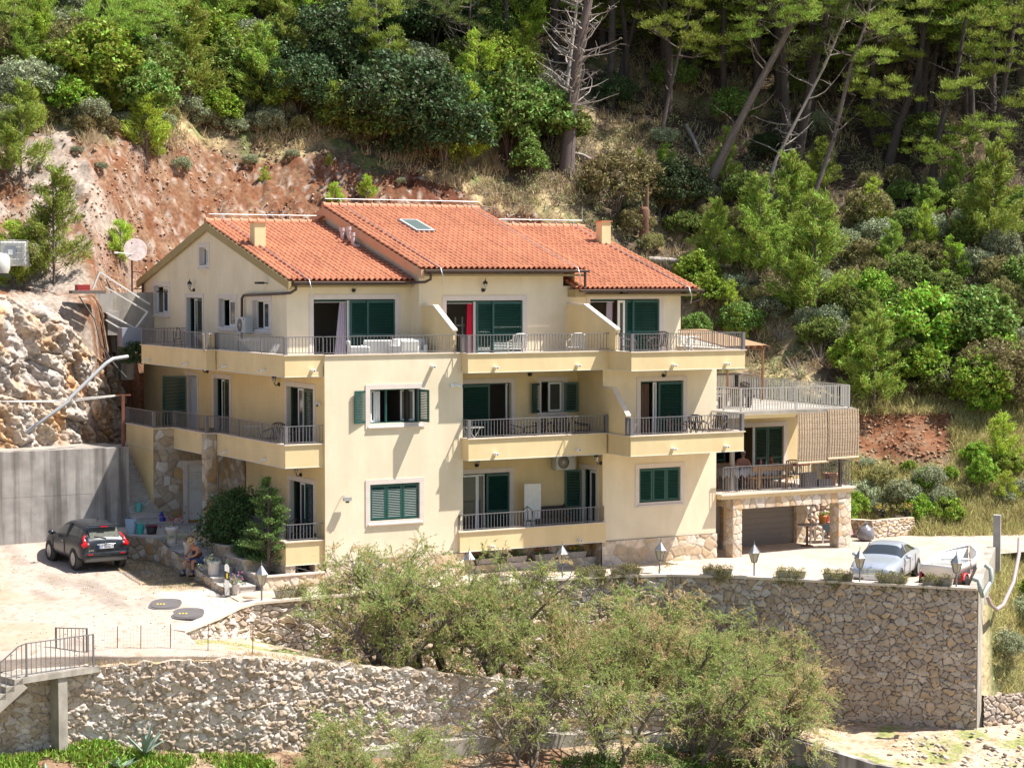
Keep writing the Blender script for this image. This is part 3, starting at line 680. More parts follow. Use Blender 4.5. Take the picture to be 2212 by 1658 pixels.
fl_ = MB(); fl_.use(BLK); fl_.box(13.3, 13.55, 2.35, 2.5, 9.76, 9.92); fl_.use(WHT); fl_.box(13.33, 13.52, 2.345, 2.35, 9.79, 9.88); fl_.M = frame(0, 4.9, 10.15, LEFT); fl_.use(BLK); fl_.tube([(0, 0, 0), (0, -.25, .05)], .02, 6); fl_.box(-.15, .15, -.45, -.2, -.02, .06); fl_.build('flood_light', parent=house)
fl_ = MB(); fl_.use(MET2); fl_.tube([(.62, 0, 2.95), (.6, -.2, 3.0), (.7, -.25, 2.95)], .012, 5); fl_.box(.58, .85, -.3, -.15, 2.82, 2.95); fl_.use(BLK); fl_.box(.66, .76, -.3, -.2, 2.76, 2.82); fl_.build('flood_light', parent=house)
for (x, y, z, rz) in ((4.85, 0, 6.62, 0), (0, .45, 6.1, LEFT)):
    s = MB(); s.M = frame(x, y, z, rz); s.use(WHT); s.box(-.1, .07, -.09, 0, -.06, .06); s.tube([(.05, -.1, .02), (.28, -.2, -.04)], .042, 8); s.use(BLK); s.tube([(.28, -.2, -.04), (.3, -.21, -.045)], .038, 8); s.build('security_camera', parent=house)
# ---------------------------------------------------------------- stone plinths of the house (thin polygonal cladding)
SP = dict(cw=.40, ch=.32, res=.035, amp=.035, ew=.1, mortar=.035, mcol=(.52, .44, .35), pal=[(.6, .48, .36), (.66, .55, .43), (.58, .43, .28), (.64, .54, .46), (.52, .4, .27)], warp=.16, rough=.006, lo=.8)
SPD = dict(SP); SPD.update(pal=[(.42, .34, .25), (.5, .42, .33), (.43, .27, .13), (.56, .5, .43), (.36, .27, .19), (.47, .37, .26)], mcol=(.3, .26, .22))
stonewall('stone_plinth', [(-.0, -.03), (5.3, -.03)], [-.05, -.1], [.735, .735], STN, seed=21, parent=house, **SP)
stonewall('stone_plinth', [(10.95, -.03), (16.02, -.03)], [-.15, -.25], [.775, .775], STN, seed=22, parent=house, **SP)
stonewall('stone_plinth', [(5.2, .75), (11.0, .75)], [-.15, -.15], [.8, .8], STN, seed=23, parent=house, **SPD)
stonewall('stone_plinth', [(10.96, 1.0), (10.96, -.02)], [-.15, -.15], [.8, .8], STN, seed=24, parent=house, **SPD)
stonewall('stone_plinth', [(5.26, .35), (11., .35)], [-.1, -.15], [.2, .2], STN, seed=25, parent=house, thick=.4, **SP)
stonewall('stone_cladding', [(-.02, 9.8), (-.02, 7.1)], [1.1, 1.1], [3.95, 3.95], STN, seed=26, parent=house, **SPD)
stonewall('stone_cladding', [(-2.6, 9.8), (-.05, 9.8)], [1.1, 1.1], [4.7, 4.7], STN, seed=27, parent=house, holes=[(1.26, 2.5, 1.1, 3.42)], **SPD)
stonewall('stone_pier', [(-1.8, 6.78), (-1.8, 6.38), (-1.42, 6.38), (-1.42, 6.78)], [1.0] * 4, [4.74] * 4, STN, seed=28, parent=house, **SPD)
dd = MB(); dd.use(SUR); dd.box(-1.46, -1.28, 9.76, 9.9, 1.15, 3.5); dd.box(-.24, -.06, 9.76, 9.9, 1.15, 3.5); dd.box(-1.28, -.24, 9.76, 9.9, 3.32, 3.5)
dd.use(WPNT); dd.box(-1.28, -.24, 9.86, 9.92, 1.25, 3.32)
for i in range(9): dd.obox((-.76, 9.85, 2.35 + i * .085), .86, .05, .012, (R(35), 0, 0))
dd.build('metal_door', parent=house)
yw = MB(); yw.use(YEL); yw.box(-2.6, -2.48, 9.84, 13.4, .8, 3.97); yw.build('stair_wall', parent=house)
# piers under the small corner balcony
stonewall('stone_pier', [(-1.4, .5), (-1.4, .14), (-1.05, .14), (-1.05, .5)], [-.1] * 4, [.7] * 4, STN, seed=29, parent=house, cw=.2, ch=.1, res=.025, amp=.03, ew=.2, pal=SP['pal'], mcol=(.4, .34, .27))
stonewall('stone_pier', [(-.35, .5), (-.35, .1), (-.02, .1)], [-.1] * 3, [.7] * 3, STN, seed=30, parent=house, cw=.2, ch=.12, res=.025, amp=.03, ew=.2, pal=SP['pal'], mcol=(.4, .34, .27))
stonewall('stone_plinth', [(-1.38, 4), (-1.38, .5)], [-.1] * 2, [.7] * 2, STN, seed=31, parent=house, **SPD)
# ================================================================ garage wing with two terraces
wing = thing('garage_wing', 'low garage wing clad in pale stone, with a railed roof terrace over a shaded veranda', 'garage', (0, 0, 0))
s = MB(); s.use(YEL)
s.prism([(16.02, -.3), (16.85, -.3), (22.3, -.3), (22.3, 6), (16.02, 6)], 2.06, 2.2)
s.use(COPE); s.prism([(16.02, -.36), (22.36, -.36), (22.36, 6), (16.02, 6)], 2.2, 2.26); s.build('terrace_floor', parent=wing)
s = MB(); s.use(CONCP); s.prism([(16.05, -.3), (22.35, -.3), (22.9, 11.), (16.05, 11.)], 5.1, 5.32); s.use(FAS); s.box(16.9, 19.6, -.33, -.3, 5.06, 5.2); s.build('roof_terrace', parent=wing)
wl = MB(); wl.use(YEL)
panel(wl, FR(3.2), 16.03, 22.9, 2.2, 5.1, [(18.0, 21.5, 2.26, 4.42)]); panel(wl, LF(22.0), -11, -3.2, 0, 5.1, []); wl.build('wall', parent=wing)
s = MB(); s.M = FR(3.2); O['vd'] = (17.83, 21.67, 2.26, 4.6); surround(s, O['vd'], True); o = s.build('door', parent=wing)
DGR = mat('dark_green_lacquer', (.01, .05, .035), .5)
for a_, w_ in ((18.0, .72), (20.15, .62), (20.78, .72)): shutter(FR(3.2) @ frame(a_, .12, 2.3), w_, 2.1, o, DGR)
casement(FR(3.2) @ frame(20.03, .1, 2.3), .1, 2.1, o, f=.04)
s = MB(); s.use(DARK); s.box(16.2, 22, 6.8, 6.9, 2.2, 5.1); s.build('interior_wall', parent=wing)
# garage front
GST = dict(cw=.3, ch=.26, res=.03, amp=.03, ew=.12, mortar=.045, mcol=(.46, .38, .3), pal=[(.6, .47, .34), (.66, .56, .44), (.56, .38, .22), (.62, .54, .46), (.52, .42, .3)], warp=.14, rough=.006, lo=.8)
def pier(x0, x1, y0, y1, z0, z1, sd):
    stonewall('stone_pier', [(x0, y1), (x0, y0), (x1, y0), (x1, y1)], [z0] * 4, [z1] * 4, STN, seed=sd, parent=wing, **GST)
pier(16.62, 17.02, -.22, .2, -.25, 1.8, 41); pier(21.62, 22.2, -.22, .3, -.2, 1.8, 42); pier(21.2, 21.72, 1.9, 2.5, -.15, 1.95, 43)
pier(16.95, 17.2, 1.9, 2.5, -.2, 2., 44); pier(17.68, 18.24, 1.9, 2.5, -.2, 2., 46)
VS = dict(GST); VS.update(cw=.36, ch=.7, warp=.04)
stonewall('stone_lintel', [(16.62, -.22), (22.2, -.22)], [1.66] * 2, [2.06] * 2, STN, seed=45, parent=wing, **VS)
stonewall('stone_lintel', [(16.62, 2.), (16.62, -.2)], [1.7] * 2, [2.06] * 2, STN, seed=47, parent=wing, **VS)
s = MB(); GD = mat('taupe_garage_door', (.2, .175, .155), .55); s.use(GD)
for (x0, x1, zt) in ((18.2, 21.25, 1.62), (17.18, 17.72, 1.95)):
    n = 8
    for i in range(n): z0 = -.15 + (zt + .15) * i / n; s.box(x0, x1, 2.05, 2.1, z0, z0 + (zt + .15) / n - .02); s.box(x0, x1, 2.062, 2.1, z0, z0 + (zt + .15) / n + .01)
s.build('garage_door', parent=wing)
s = MB(); s.use(ROOM); s.box(16.05, 22.1, 2.4, 2.5, -.3, 2.06); s.build('garage_wall', parent=wing)
s = MB(); s.use(CONCP); s.box(17.05, 17.2, .5, .62, 2.26, 5.1); s.build('veranda_post', parent=wing); s = MB(); s.use(BRN); s.box(21.75, 21.87, -.1, .02, 2.26, 5.1); s.build('veranda_post', parent=wing); s = MB(); s.use(MET2); s.tube([(21.35, 1.2, -.1), (21.35, 1.2, 2.06)], .04, 8); s.build('steel_post', parent=wing)
railing([(16.15, -.25), (16.9, -.25)], 2.26, 3.26, wing, (), m=MET, knots=False)
railing([(16.03, 2.9), (16.9, 2.9)][:0] or [(16.9, 1.9), (16.9, -.25), (22.2, -.25), (22.2, 2.9)], 2.26, 3.27, wing, (), m=MET, sp=.13)
railing([(16.06, .9), (16.95, .9), (16.95, -.25), (22.05, -.25), (22.3, .6), (22.85, 10.8), (16.1, 10.8)], 5.32, 6.2, wing, (1, 2, 3), m=MET2, sp=.13, knots=False, pr=.03, br=.013)
# shower of dry stones behind the garage side bay
stonewall('rubble_backing', [(21.5, 2.3), (23.3, 2.6)], [-.2] * 2, [1.9] * 2, STN, seed=48, parent=wing, cw=.34, ch=.24, res=.03, amp=.16, ew=.35, mortar=.07, pal=[(.62, .5, .4), (.68, .6, .5), (.5, .34, .24)], mcol=(.12, .08, .06), lo=.3)
# ---------------------------------------------------------------- bamboo blinds
BAM = mat('split_bamboo', (.66, .50, .34), .85, .12, 9., col2=(.74, .58, .42), transl=.25)
def blind(x0, x1, y0, y1, z0, z1, label, seed):
    t = thing('bamboo_blind', label, 'blind', (x0, y0, z0), 0, 'bamboo roller blinds hanging from the roof terrace')
    rng = random.Random(seed); m = MB(); m.use(BAM); n = 100
    L = math.hypot(x1 - x0, y1 - y0); a = math.atan2(y1 - y0, x1 - x0)
    for i in range(n):
        z = (z1 - z0) * i / n; bow = .05 * math.sin(i / n * 3.1) + rng.uniform(-.004, .004); e = rng.uniform(-.01, .02)
        p = [(-e, bow, z), (L / 2, bow + .004, z + rng.uniform(-.004, .004) - .01), (L + e, bow, z)]
        q = [(c[0] * math.cos(a) - c[1] * math.sin(a) * -1 * -1, c[0] * math.sin(a) - c[1], c[2]) for c in p]
        m.tube(q, .0125, 4, cap=False, smooth=False)
    m.build('reeds', parent=t)
    c = MB(); c.use(mat('dark_cord', (.07, .05, .06), .9))
    for k in range(12):
        u = L * (k + .5) / 12; pts = [(u * math.cos(a), u * math.sin(a) - .05 * math.sin(i / 8 * 3.1) - .02, (z1 - z0) * i / 8) for i in range(9)]; c.tube(pts, .006, 4)
    c.build('cords', parent=t)
    r = MB(); r.use(BAM); r.tube([(0, -.03, -.02), (L * math.cos(a), L * math.sin(a) - .03, .0)], .045, 8); r.build('bottom_roll', parent=t)
blind(19.5, 20.93, -.36, -.40, 3.3, 5.22, 'split-bamboo blind hanging beside the shaded veranda doors, the left of the pair', 1)
blind(20.9, 22.36, -.42, -.45, 3.42, 5.3, 'split-bamboo blind at the outer corner of the veranda, the sunnier right one of the pair', 2)
# ---------------------------------------------------------------- pergola on the roof terrace
pg = thing('pergola', 'rusty-post pergola with a cream canvas awning on the roof terrace', 'pergola', (17.2, 3, 5.32))
RW = mat('rust_brown_post', (.24, .10, .045), .7, .2, 6.)
PX = [(18.0, 7.4), (19.3, 7.8), (20.6, 8.1), (18.1, 3.3), (19.6, 3.6), (21.4, 4.1)]
for (x, y) in ((16.6, 9.6), (18.6, 9.8), (20.4, 9.9), (22.2, 10.), (16.9, 5.0), (18.6, 5.2), (20.3, 5.4), (22.2, 5.6)):
    s = MB(); s.use(RW); s.box(x - 17.2 - .035, x - 17.2 + .035, y - 3 - .035, y - 3 + .035, 0, 2.1 if y < 7 else 2.7); s.build('post', parent=pg)
s = MB(); s.use(RW)
for a_, b_ in (((16.6, 9.6, 2.7), (22.2, 10, 2.7)), ((16.9, 5.0, 2.1), (22.2, 5.6, 2.1)), ((16.6, 9.6, 2.7), (16.9, 5, 2.1)), ((22.2, 10, 2.7), (22.2, 5.6, 2.1)), ((18.6, 9.8, 2.7), (18.6, 5.2, 2.1)), ((20.4, 9.9, 2.7), (20.3, 5.4, 2.1))): s.bar((a_[0] - 17.2, a_[1] - 3, a_[2]), (b_[0] - 17.2, b_[1] - 3, b_[2]), .05, .05)
s.build('beam', parent=pg)
for i in range(7):
    x = 3.0 + i * .34; s = MB(); s.use(RW); s.bar((x, 2.2, 2.2), (x + .05, 7.1, 2.78), .05, .07); s.build('rafter', parent=pg)
s = MB(); s.use(mat('reed_mat', (.30, .19, .10), .9)); s.add([(2.9, 2.3, 2.26), (5.1, 2.4, 2.27), (5.15, 7., 2.83), (2.95, 7., 2.83)], [(0, 1, 2, 3)]); s.build('reed_roof', parent=pg)
n1, n2 = 24, 10; xs = np.linspace(-.9, 2.9, n1); ysg = np.linspace(1.7, 7.2, n2); XX, YY = np.meshgrid(xs, ysg)
ZZ = 2.12 + (YY - 1.7) * .135 + .07 * np.sin(XX * 2.1) * np.sin((YY - 1.7) / 5.5 * 3.14) + .03 * fbm(XX * 3, YY * 3, 2, 4)
gridmesh('awning', XX, YY, ZZ, mat('cream_canvas', (.60, .54, .45), .85, .05, 3., transl=.3), None, pg)
vl = MB(); vl.use(MATS['cream_canvas']); n = 30
vs = []
for i in range(n + 1): x = -.9 + 3.8 * i / n; vs += [(x, 1.69 + .02 * math.sin(i * 1.3), 2.12 + .07 * math.sin(x * 2.1) * 0), (x, 1.66 + .03 * math.sin(i * 1.7), 1.94 + .02 * math.sin(i * 2.3))]
vl.add(vs, [(2 * i, 2 * i + 1, 2 * i + 3, 2 * i + 2) for i in range(n)], True); vl.build('valance', parent=pg)
# ================================================================ terrain
def col_dir(px): l = (px - 1106.) / 4470.; f = np.array([math.sin(YAW), math.cos(YAW)]); r = np.array([math.cos(YAW), -math.sin(YAW)]); return f, r, l
def zpy(py, d): return CAM[2] + d * (600. - py) / 4470. + 0.
# profiles: column px -> [(d, z)...], five feature rows
def prof(*p): return p
COLS = {
 -700: [(78, 9.0), (81, 9.9), (90, zpy(300, 90)), (105, zpy(0, 105)), (150, 40)],
 0:    [(79.2, 9.4), (82, 10.2), (90, zpy(290, 90)), (104, zpy(0, 104)), (150, 42)],
 200:  [(81.3, 9.3), (83, 10.2), (91, zpy(300, 91)), (104, zpy(0, 104)), (150, 42)],
 300:  [(87.5, 8.0), (89.5, 10.4), (93, zpy(320, 93)), (106, zpy(0, 106)), (150, 42)],
 450:  [(88.5, 7), (90, 9), (97, zpy(325, 97)), (110, zpy(0, 110)), (150, 42)],
 750:  [(90.5, 7.5), (92, 9), (98.5, zpy(335, 98.5)), (114, zpy(0, 114)), (150, 42)],
 900:  [(91, 7.5), (92.5, 9), (98.5, zpy(385, 98.5)), (115, zpy(0, 115)), (150, 42)],
 1000: [(92, 7), (93.5, 8.5), (98.5, zpy(430, 98.5)), (116, zpy(0, 116)), (150, 42)],
 1150: [(93, 6), (94.5, 8), (98.5, zpy(485, 98.5)), (117, zpy(0, 117)), (150, 42)],
 1350: [(95, 5.5), (96, 7.2), (99.5, zpy(560, 99.5)), (119, zpy(0, 119)), (150, 42)],
 1480: [(94.3, 5), (95.3, 7.0), (98.8, zpy(640, 98.8)), (121, zpy(0, 121)), (150, 42)],
 1620: [(92.6, 3.5), (93.6, 6.0), (98.2, zpy(650, 98.2)), (122, zpy(0, 122)), (150, 43)],
 1760: [(90.5, 2), (91.5, 5.0), (98, zpy(660, 98)), (122, zpy(0, 122)), (150, 43)],
 1850: [(85.5, -.3), (87, 1.1), (98, zpy(650, 98)), (122, zpy(0, 122)), (150, 44)],
 2000: [(83.2, -.3), (84.2, .2), (98, zpy(640, 98)), (122, zpy(0, 122)), (150, 44)],
 2212: [(83.5, -.3), (84.5, -.05), (98, zpy(640, 98)), (122, zpy(0, 122)), (150, 44)],
 3100: [(83.0, -.3), (84.0, -.05), (98, zpy(640, 98)), (122, zpy(0, 122)), (150, 44)],
}
CK = np.array(sorted(COLS)); CT = np.array([[q for q in COLS[k]] for k in CK], float)   # (n,5,2)
def hill_row(px, d):
    """terrain height for column px (array) at depth d (array), before noise"""
    D = np.stack([np.interp(px, CK, CT[:, k, 0]) for k in range(5)], -1); Z = np.stack([np.interp(px, CK, CT[:, k, 1]) for k in range(5)], -1)
    z = Z[..., 0] + (d - D[..., 0]) * .5
    for k in range(4):
        t = (d - D[..., k]) / (D[..., k + 1] - D[..., k]); seg = Z[..., k] + (Z[..., k + 1] - Z[..., k]) * t
        z = np.where(d >= D[..., k], seg, z)
    z = np.where(d > 150, Z[..., 4] + (d - 150) * .25, z)
    return z, D
def to_world(px, d):
    l = (px - 1106.) / 4470. * d
    return CAM[0] + math.sin(YAW) * d + math.cos(YAW) * l, CAM[1] + math.cos(YAW) * d - math.sin(YAW) * l
def hill_h(px, d):
    z, D = hill_row(px, d); X, Y = to_world(px, d)
    t = np.clip((d - D[..., 0]) / 3., 0, 1)
    cut = np.clip(1 - (d - D[..., 2]) / 2., 0, 1)
    big = (fbm(X * .22, Y * .22, 3, 1) - .5) * 1.5; mid = (fbm(X * .9, Y * .9, 3, 2) - .5) * .55; sm = (fbm(X * 4, Y * 4, 3, 3) - .5) * .20
    redm = cut * np.clip((1500 - px) / 300, 0, 1)
    rid = -(np.abs(fbm(X * 1.1 - Y * .9 + 40, Y * 1.2 + X * .5, 5, 9, .62) - .5) * 2) * .75
    fine = (fbm(X * 6, Y * 6, 3, 13) - .5) * .34 - np.abs(fbm(X * 9, Y * 9, 2, 16) - .5) * .18
    return z + t * (big + mid + sm + redm * (rid + fine + -(np.abs(fbm(X * 3.3 + 11, Y * 3.3, 3, 15) - .5)) * .45)), X, Y, D, redm
def hill_z(X, Y):
    dx = X - CAM[0]; dy = Y - CAM[1]; d = dx * math.sin(YAW) + dy * math.cos(YAW); l = dx * math.cos(YAW) - dy * math.sin(YAW)
    return float(hill_h(np.array([1106. + 4470. * l / d]), np.array([d]))[0][0])
pxs = np.concatenate([np.arange(-700, -60, 40), np.arange(-60, 2280, 8.), np.arange(2300, 3101, 40)])
ds = np.concatenate([np.arange(79, 101, .16), np.arange(101, 125, .35), np.arange(125, 190, 4)])
PX, DD = np.meshgrid(pxs, ds)
ZZ, XX, YY, DK, redm = hill_h(PX, DD)
z0_, _ = hill_row(PX, DD); ZZ = np.where(DD < DK[..., 0], np.minimum(ZZ, CT[0, 0, 1] * 0 + ZZ - (DK[..., 0] - DD) * 3), ZZ)
n1 = fbm(XX * .5, YY * .5, 4, 31); n2 = fbm(XX * 2.2, YY * 2.2, 4, 32); n3 = fbm(XX * 9, YY * 9, 3, 33)
forest = np.array([.13, .095, .06]); straw = np.array([.40, .31, .17]); green = np.array([.13, .15, .055]); red = np.array([.165, .073, .038]); dred = np.array([.085, .03, .018]); rock = np.array([.29, .24, .20]); tan = np.array([.205, .125, .078])
def mixc(a, b, t): t = np.clip(t, 0, 1)[..., None]; return a * (1 - t) + b * t
C = mixc(np.broadcast_to(forest, XX.shape + (3,)), straw, (n1 - .45) * 5 + (n2 - .5) * 2.5)
C = mixc(C, green, (fbm(XX * .8 + 9, YY * .8, 3, 37) - .55) * 5)
C = mixc(C, np.array([.065, .045, .033]), np.clip((PX - 1050) / 150, 0, 1) * np.clip((DD - 99) / 4, 0, 1) * (.98 - .6 * np.clip((n1 - .60) * 9, 0, 1)))  # tree shade painted into the floor colour of the forest at the right
cutc = mixc(np.broadcast_to(red, XX.shape + (3,)), tan, (n2 - .42) * 3 + (PX < 500) * .25 * 1.)
cutc = mixc(cutc, dred, np.clip((PX - 620) / 250, 0, 1) * .75 * (n1 + .3))
cutc = mixc(cutc, rock, (n3 - .62) * 9); cutc = mixc(cutc, rock * 1.1, np.clip((330 - PX) / 160, 0, 1) * ((fbm(XX * .7, YY * .7, 3, 35) - .40) * 6))
m = np.clip(redm * 1.3, 0, 1) * np.clip((DK[..., 2] + .6 + (n1 - .5) * 3 - DD) / .6, 0, 1)
C = mixc(C, cutc, m)
scar = np.exp(-(((PX - 1950) / 150) ** 2 + ((DD - 90.3 + (PX - 1950) * .004) / 1.9) ** 2)) * 2.2 + np.exp(-(((PX - 1540) / 60) ** 2 + ((DD - 96.) / 1.6) ** 2)) * 2
C = mixc(C, mixc(np.broadcast_to(red * 1.1, XX.shape + (3,)), tan, (n2 - .5) * 4), (scar + (n2 - .5) * .8 - .6) * 3)
lowr = np.clip((PX - 1800) / 80, 0, 1) * np.clip((91 - DD) / 3, 0, 1); C = mixc(C, mixc(np.broadcast_to(straw * 1.1, XX.shape + (3,)), green * 1.4, (n2 - .48) * 5), lowr * .9 * (1 - np.clip(scar * 1.5, 0, 1)))
C = C * (.8 + .4 * n3)[..., None]
SOIL = mat('hill_soil', (.3, .2, .1), .95, .34, 3.6, 1., 7., attr=True, spec=.1)
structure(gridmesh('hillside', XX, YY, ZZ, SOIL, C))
# broad base sheet that reaches the horizon
o = MB(); o.use(mat('far_ground', (.22, .2, .12), 1., .3, .05)); o.quad((-1500, -1500, -12), (1500, -1500, -12), (1500, 1500, -12), (-1500, 1500, -12)); structure(o.build('ground'))
# ---------------------------------------------------------------- rock face at the left, above the concrete wall
def rockface(name, label, path, zb, zt, lean, res, amp, seed, thick=2.5):
    P, cs = plan(path); ns = int(cs[-1] / res); s = np.linspace(0, cs[-1], ns); H = max(np.array(zt) - np.array(zb)); nz = int(H / res)
    zb = np.interp(s, cs, zb); zt = np.interp(s, cs, zt) + (fbm(s * 1.2, s * 0, 3, seed) - .5) * .8
    t = np.linspace(0, 1, nz)[:, None]; z = zb[None] + (zt - zb)[None] * t; S_ = np.broadcast_to(s[None], z.shape)
    X = np.interp(s, cs, P[:, 0]); Y = np.interp(s, cs, P[:, 1]); d = P[-1] - P[0]; d /= np.linalg.norm(d); nx, ny = d[1], -d[0]
    wx = S_ + .8 * fbm(S_ * .8, z * .8, 2, seed + 1); wz = z + .8 * fbm(S_ * .8 + 7, z * .8, 2, seed + 2)
    idv, e, du, dv = voro(wx / 1.5 + wz * .25, wz / 1.9, seed, .9, .2)
    r2 = np.mod(idv * 57.3, 1); r3 = np.mod(idv * 93.1, 1)
    h = amp * (.38 * (idv - .3) + 1.3 * (du * (r2 - .5) + dv * (r3 - .5))) - amp * .35 * np.clip(1 - e / .035, 0, 1)
    idq, e2, du2, dv2 = voro(wx / .5 + 4, wz / .62, seed + 5, .9, .2)
    q2 = np.mod(idq * 57.3, 1); q3 = np.mod(idq * 93.1, 1)
    h += amp * .34 * (.3 * idq + 1.2 * (du2 * (q2 - .5) + dv2 * (q3 - .5))) - amp * .10 * np.clip(1 - e2 / .05, 0, 1)
    h += amp * .5 * (fbm(S_ * .7, z * .7, 4, seed + 3) - .5) + .16 * (fbm(S_ * 6, z * 6, 4, seed + 4) - .5) - 2.0 * np.abs(fbm(S_ * .9 + z * .3, z * .6, 5, seed + 14, .62) - .5) - .5 * np.abs(fbm(S_ * 4, z * 2.6, 4, seed + 15) - .5)
    back = lean * (z - zb[None]) + np.clip(t - .8, 0, 1) ** 2 * 20
    VX = X[None] + nx * (h - back); VY = Y[None] + ny * (h - back)
    n1 = fbm(S_ * .5, z * .5, 3, seed + 6); n2 = fbm(S_ * 1.7, z * 1.4, 4, seed + 7); n3 = fbm(S_ * 6, z * 6, 4, seed + 8)
    c = mixc(np.broadcast_to(np.array([.47, .38, .30]), z.shape + (3,)), np.array([.40, .25, .14]), (n2 - .47) * 5)
    c = mixc(c, np.array([.36, .19, .09]), (n1 - .55) * 7 * (n3)); c = mixc(c, np.array([.40, .35, .31]), (fbm(S_ * .9, z * .6, 3, seed + 9) - .56) * 5)
    c = mixc(c, np.array([.25, .17, .11]), (.02 - e) * 18); c = c * (.75 + .5 * n3)[..., None]
    o = gridmesh(name, VX, VY, z, SOIL, c, smooth=False); tag(o, label, 'rock face'); return o
rockface('rock_face', 'rough ochre and white limestone face above the grey concrete wall', [(-22, 9.8), (-9.5, 11.4), (-6.8, 11.8), (-5.0, 12.3), (-3.8, 13.1), (-2.3, 14.6), (-.7, 16.9), (.6, 20)], [3.9, 3.9, 3.9, 3.8, 3.4, 2.6, 1.5, 1.], [9.8, 9.7, 9.7, 9.5, 9.0, 8.2, 7.8, 9.0], .18, .055, .62, 77)
# ---------------------------------------------------------------- concrete wall beside the stairs
cw_ = MB(); cw_.use(CONC); cw_.box(-24, -3.55, 9.8, 10.05, 0, 4.1); 
for zz in (2.45,): cw_.box(-24, -3.56, 9.796, 9.81, zz, zz + .01)
cw_.use(CONCP); cw_.box(-24, -3.55, 10.05, 12.6, 3.7, 4.06); o = cw_.build('concrete_wall'); tag(o, 'streaked grey concrete retaining wall behind the dark parked car', 'wall')
# streak stains as their own shader on the concrete: dark vertical runs
nt_ = CONC.node_tree; b_ = nt_.nodes['Principled BSDF']; src_ = b_.inputs['Base Color'].links[0].from_socket
tc_ = nt_.nodes.new('ShaderNodeTexCoord'); mp_ = nt_.nodes.new('ShaderNodeMapping'); mp_.inputs['Scale'].default_value = (1.6, 1.6, .09); nz_ = nt_.nodes.new('ShaderNodeTexNoise'); nz_.inputs['Scale'].default_value = 1.5; nz_.inputs['Detail'].default_value = 5
nt_.links.new(tc_.outputs['Object'], mp_.inputs[0]); nt_.links.new(mp_.outputs[0], nz_.inputs['Vector'])
rp_ = nt_.nodes.new('ShaderNodeValToRGB'); rp_.color_ramp.elements[0].position = .40; rp_.color_ramp.elements[0].color = (.42, .38, .36, 1); rp_.color_ramp.elements[1].position = .56; rp_.color_ramp.elements[1].color = (1.12, 1.1, 1.06, 1)
mx_ = nt_.nodes.new('ShaderNodeMixRGB'); mx_.blend_type = 'MULTIPLY'; mx_.inputs[0].default_value = .9
nt_.links.new(nz_.outputs['Fac'], rp_.inputs[0]); nt_.links.new(src_, mx_.inputs[1]); nt_.links.new(rp_.outputs[0], mx_.inputs[2]); nt_.links.new(mx_.outputs[0], b_.inputs['Base Color'])
# ---------------------------------------------------------------- parking, courtyard, terrace strip, lower ground
UW = [(-6.6, -4.05), (-5.19, -3.24), (-4.13, -2.4), (-3.5, -2.2), (-1.9, -2.28), (2.3, -2.25), (7.0, -2.15), (9.6, -2.35), (11.8, -3.0), (13.5, -4.15), (15.0, -5.7), (17.2, -8.2), (19.35, -10.65)]
UT = [-.42, -.24, -.1, -.03, 0, 0, -.05, -.08, -.1, -.12, -.13, -.15, -.15]
UB = [-.75, -.95, -1.1, -1.3, -1.8, -2.8, -3.95, -4.6, -4.9, -5.0, -5.05, -5.0, -4.95]
GY = np.array([-9., -7., -4.5, -2., 1., 5.8, 8.5, 9.9, 12.]); GZ = np.array([-1.3, -.95, -.52, -.2, 0., .25, .29, .8, 1.2])
def park_z(X, Y):
    return np.interp(Y, GY, GZ) + (fbm(X * 1.1, Y * 1.1, 3, 51) - .5) * .06
def strip_low(X, Y):   # ground between the two retaining walls and the path at the right
    up = np.interp(X, [p[0] for p in UW], UB) ; return up
LW0 = [(-40, -4.9), (-11.3, -5.25), (-9.9, -5.55), (-5.2, -6.85), (1.5, -7.1)]
X1 = np.arange(-34, -2.4, .14); Y1 = np.arange(-7.05, 9.9, .14); XX, YY = np.meshgrid(X1, Y1); ZZ = park_z(XX, YY)
n2 = fbm(XX * .35, YY * .35, 4, 52); n3 = fbm(XX * 3, YY * 3, 4, 53); n4 = fbm(XX * 12, YY * 12, 2, 54)
slab = np.clip(((XX + 5.6) + (YY - 0.3) * .05) * 3 + (n3 - .5) * 3, 0, 1) * np.clip((1.2 - YY) * 3, 0, 1)
C = mixc(np.broadcast_to(np.array([.38, .285, .21]), XX.shape + (3,)), np.array([.40, .335, .285]), (n2 - .42) * 5 + (YY < 1) * .8); C = mixc(C, np.array([.52, .45, .385]), slab)
scrub = np.clip((XX + 5.5) * 2 + (n3 - .5) * 5, 0, 1) * np.clip((YY - 1.) * 3, 0, 1); C = mixc(C, mixc(np.broadcast_to(np.array([.33, .25, .18]), XX.shape + (3,)), np.array([.5, .36, .22]), (n3 - .5) * 8), scrub)
C = C * (.86 + .28 * n4)[..., None]; C = mixc(C, np.array([.30, .22, .15]), (n4 - .70) * 8); C = mixc(C, C * .72, (fbm(XX * 1.1 + 3, YY * .45, 4, 66) - .53) * 5)
GRAV = mat('pale_gravel', (.5, .45, .4), .95, .07, 3., .5, 20, attr=True, spec=.15)
GRAV2 = GRAV
I_ = (XX > -6.5) & (YY < np.interp(XX, [p[0] for p in UW], [p[1] for p in UW]) - .02)
ZZ = np.where(I_, np.minimum(ZZ, np.interp(XX, [-6.8, -5.2, -4.1, -2.4], [-.62, -.95, -1.15, -1.6]) - .06), ZZ); lwy = np.interp(XX, [p[0] for p in LW0], [p[1] for p in LW0]); YY = np.maximum(YY, lwy + .15)
structure(gridmesh('parking_ground', XX, YY, ZZ, GRAV, C))
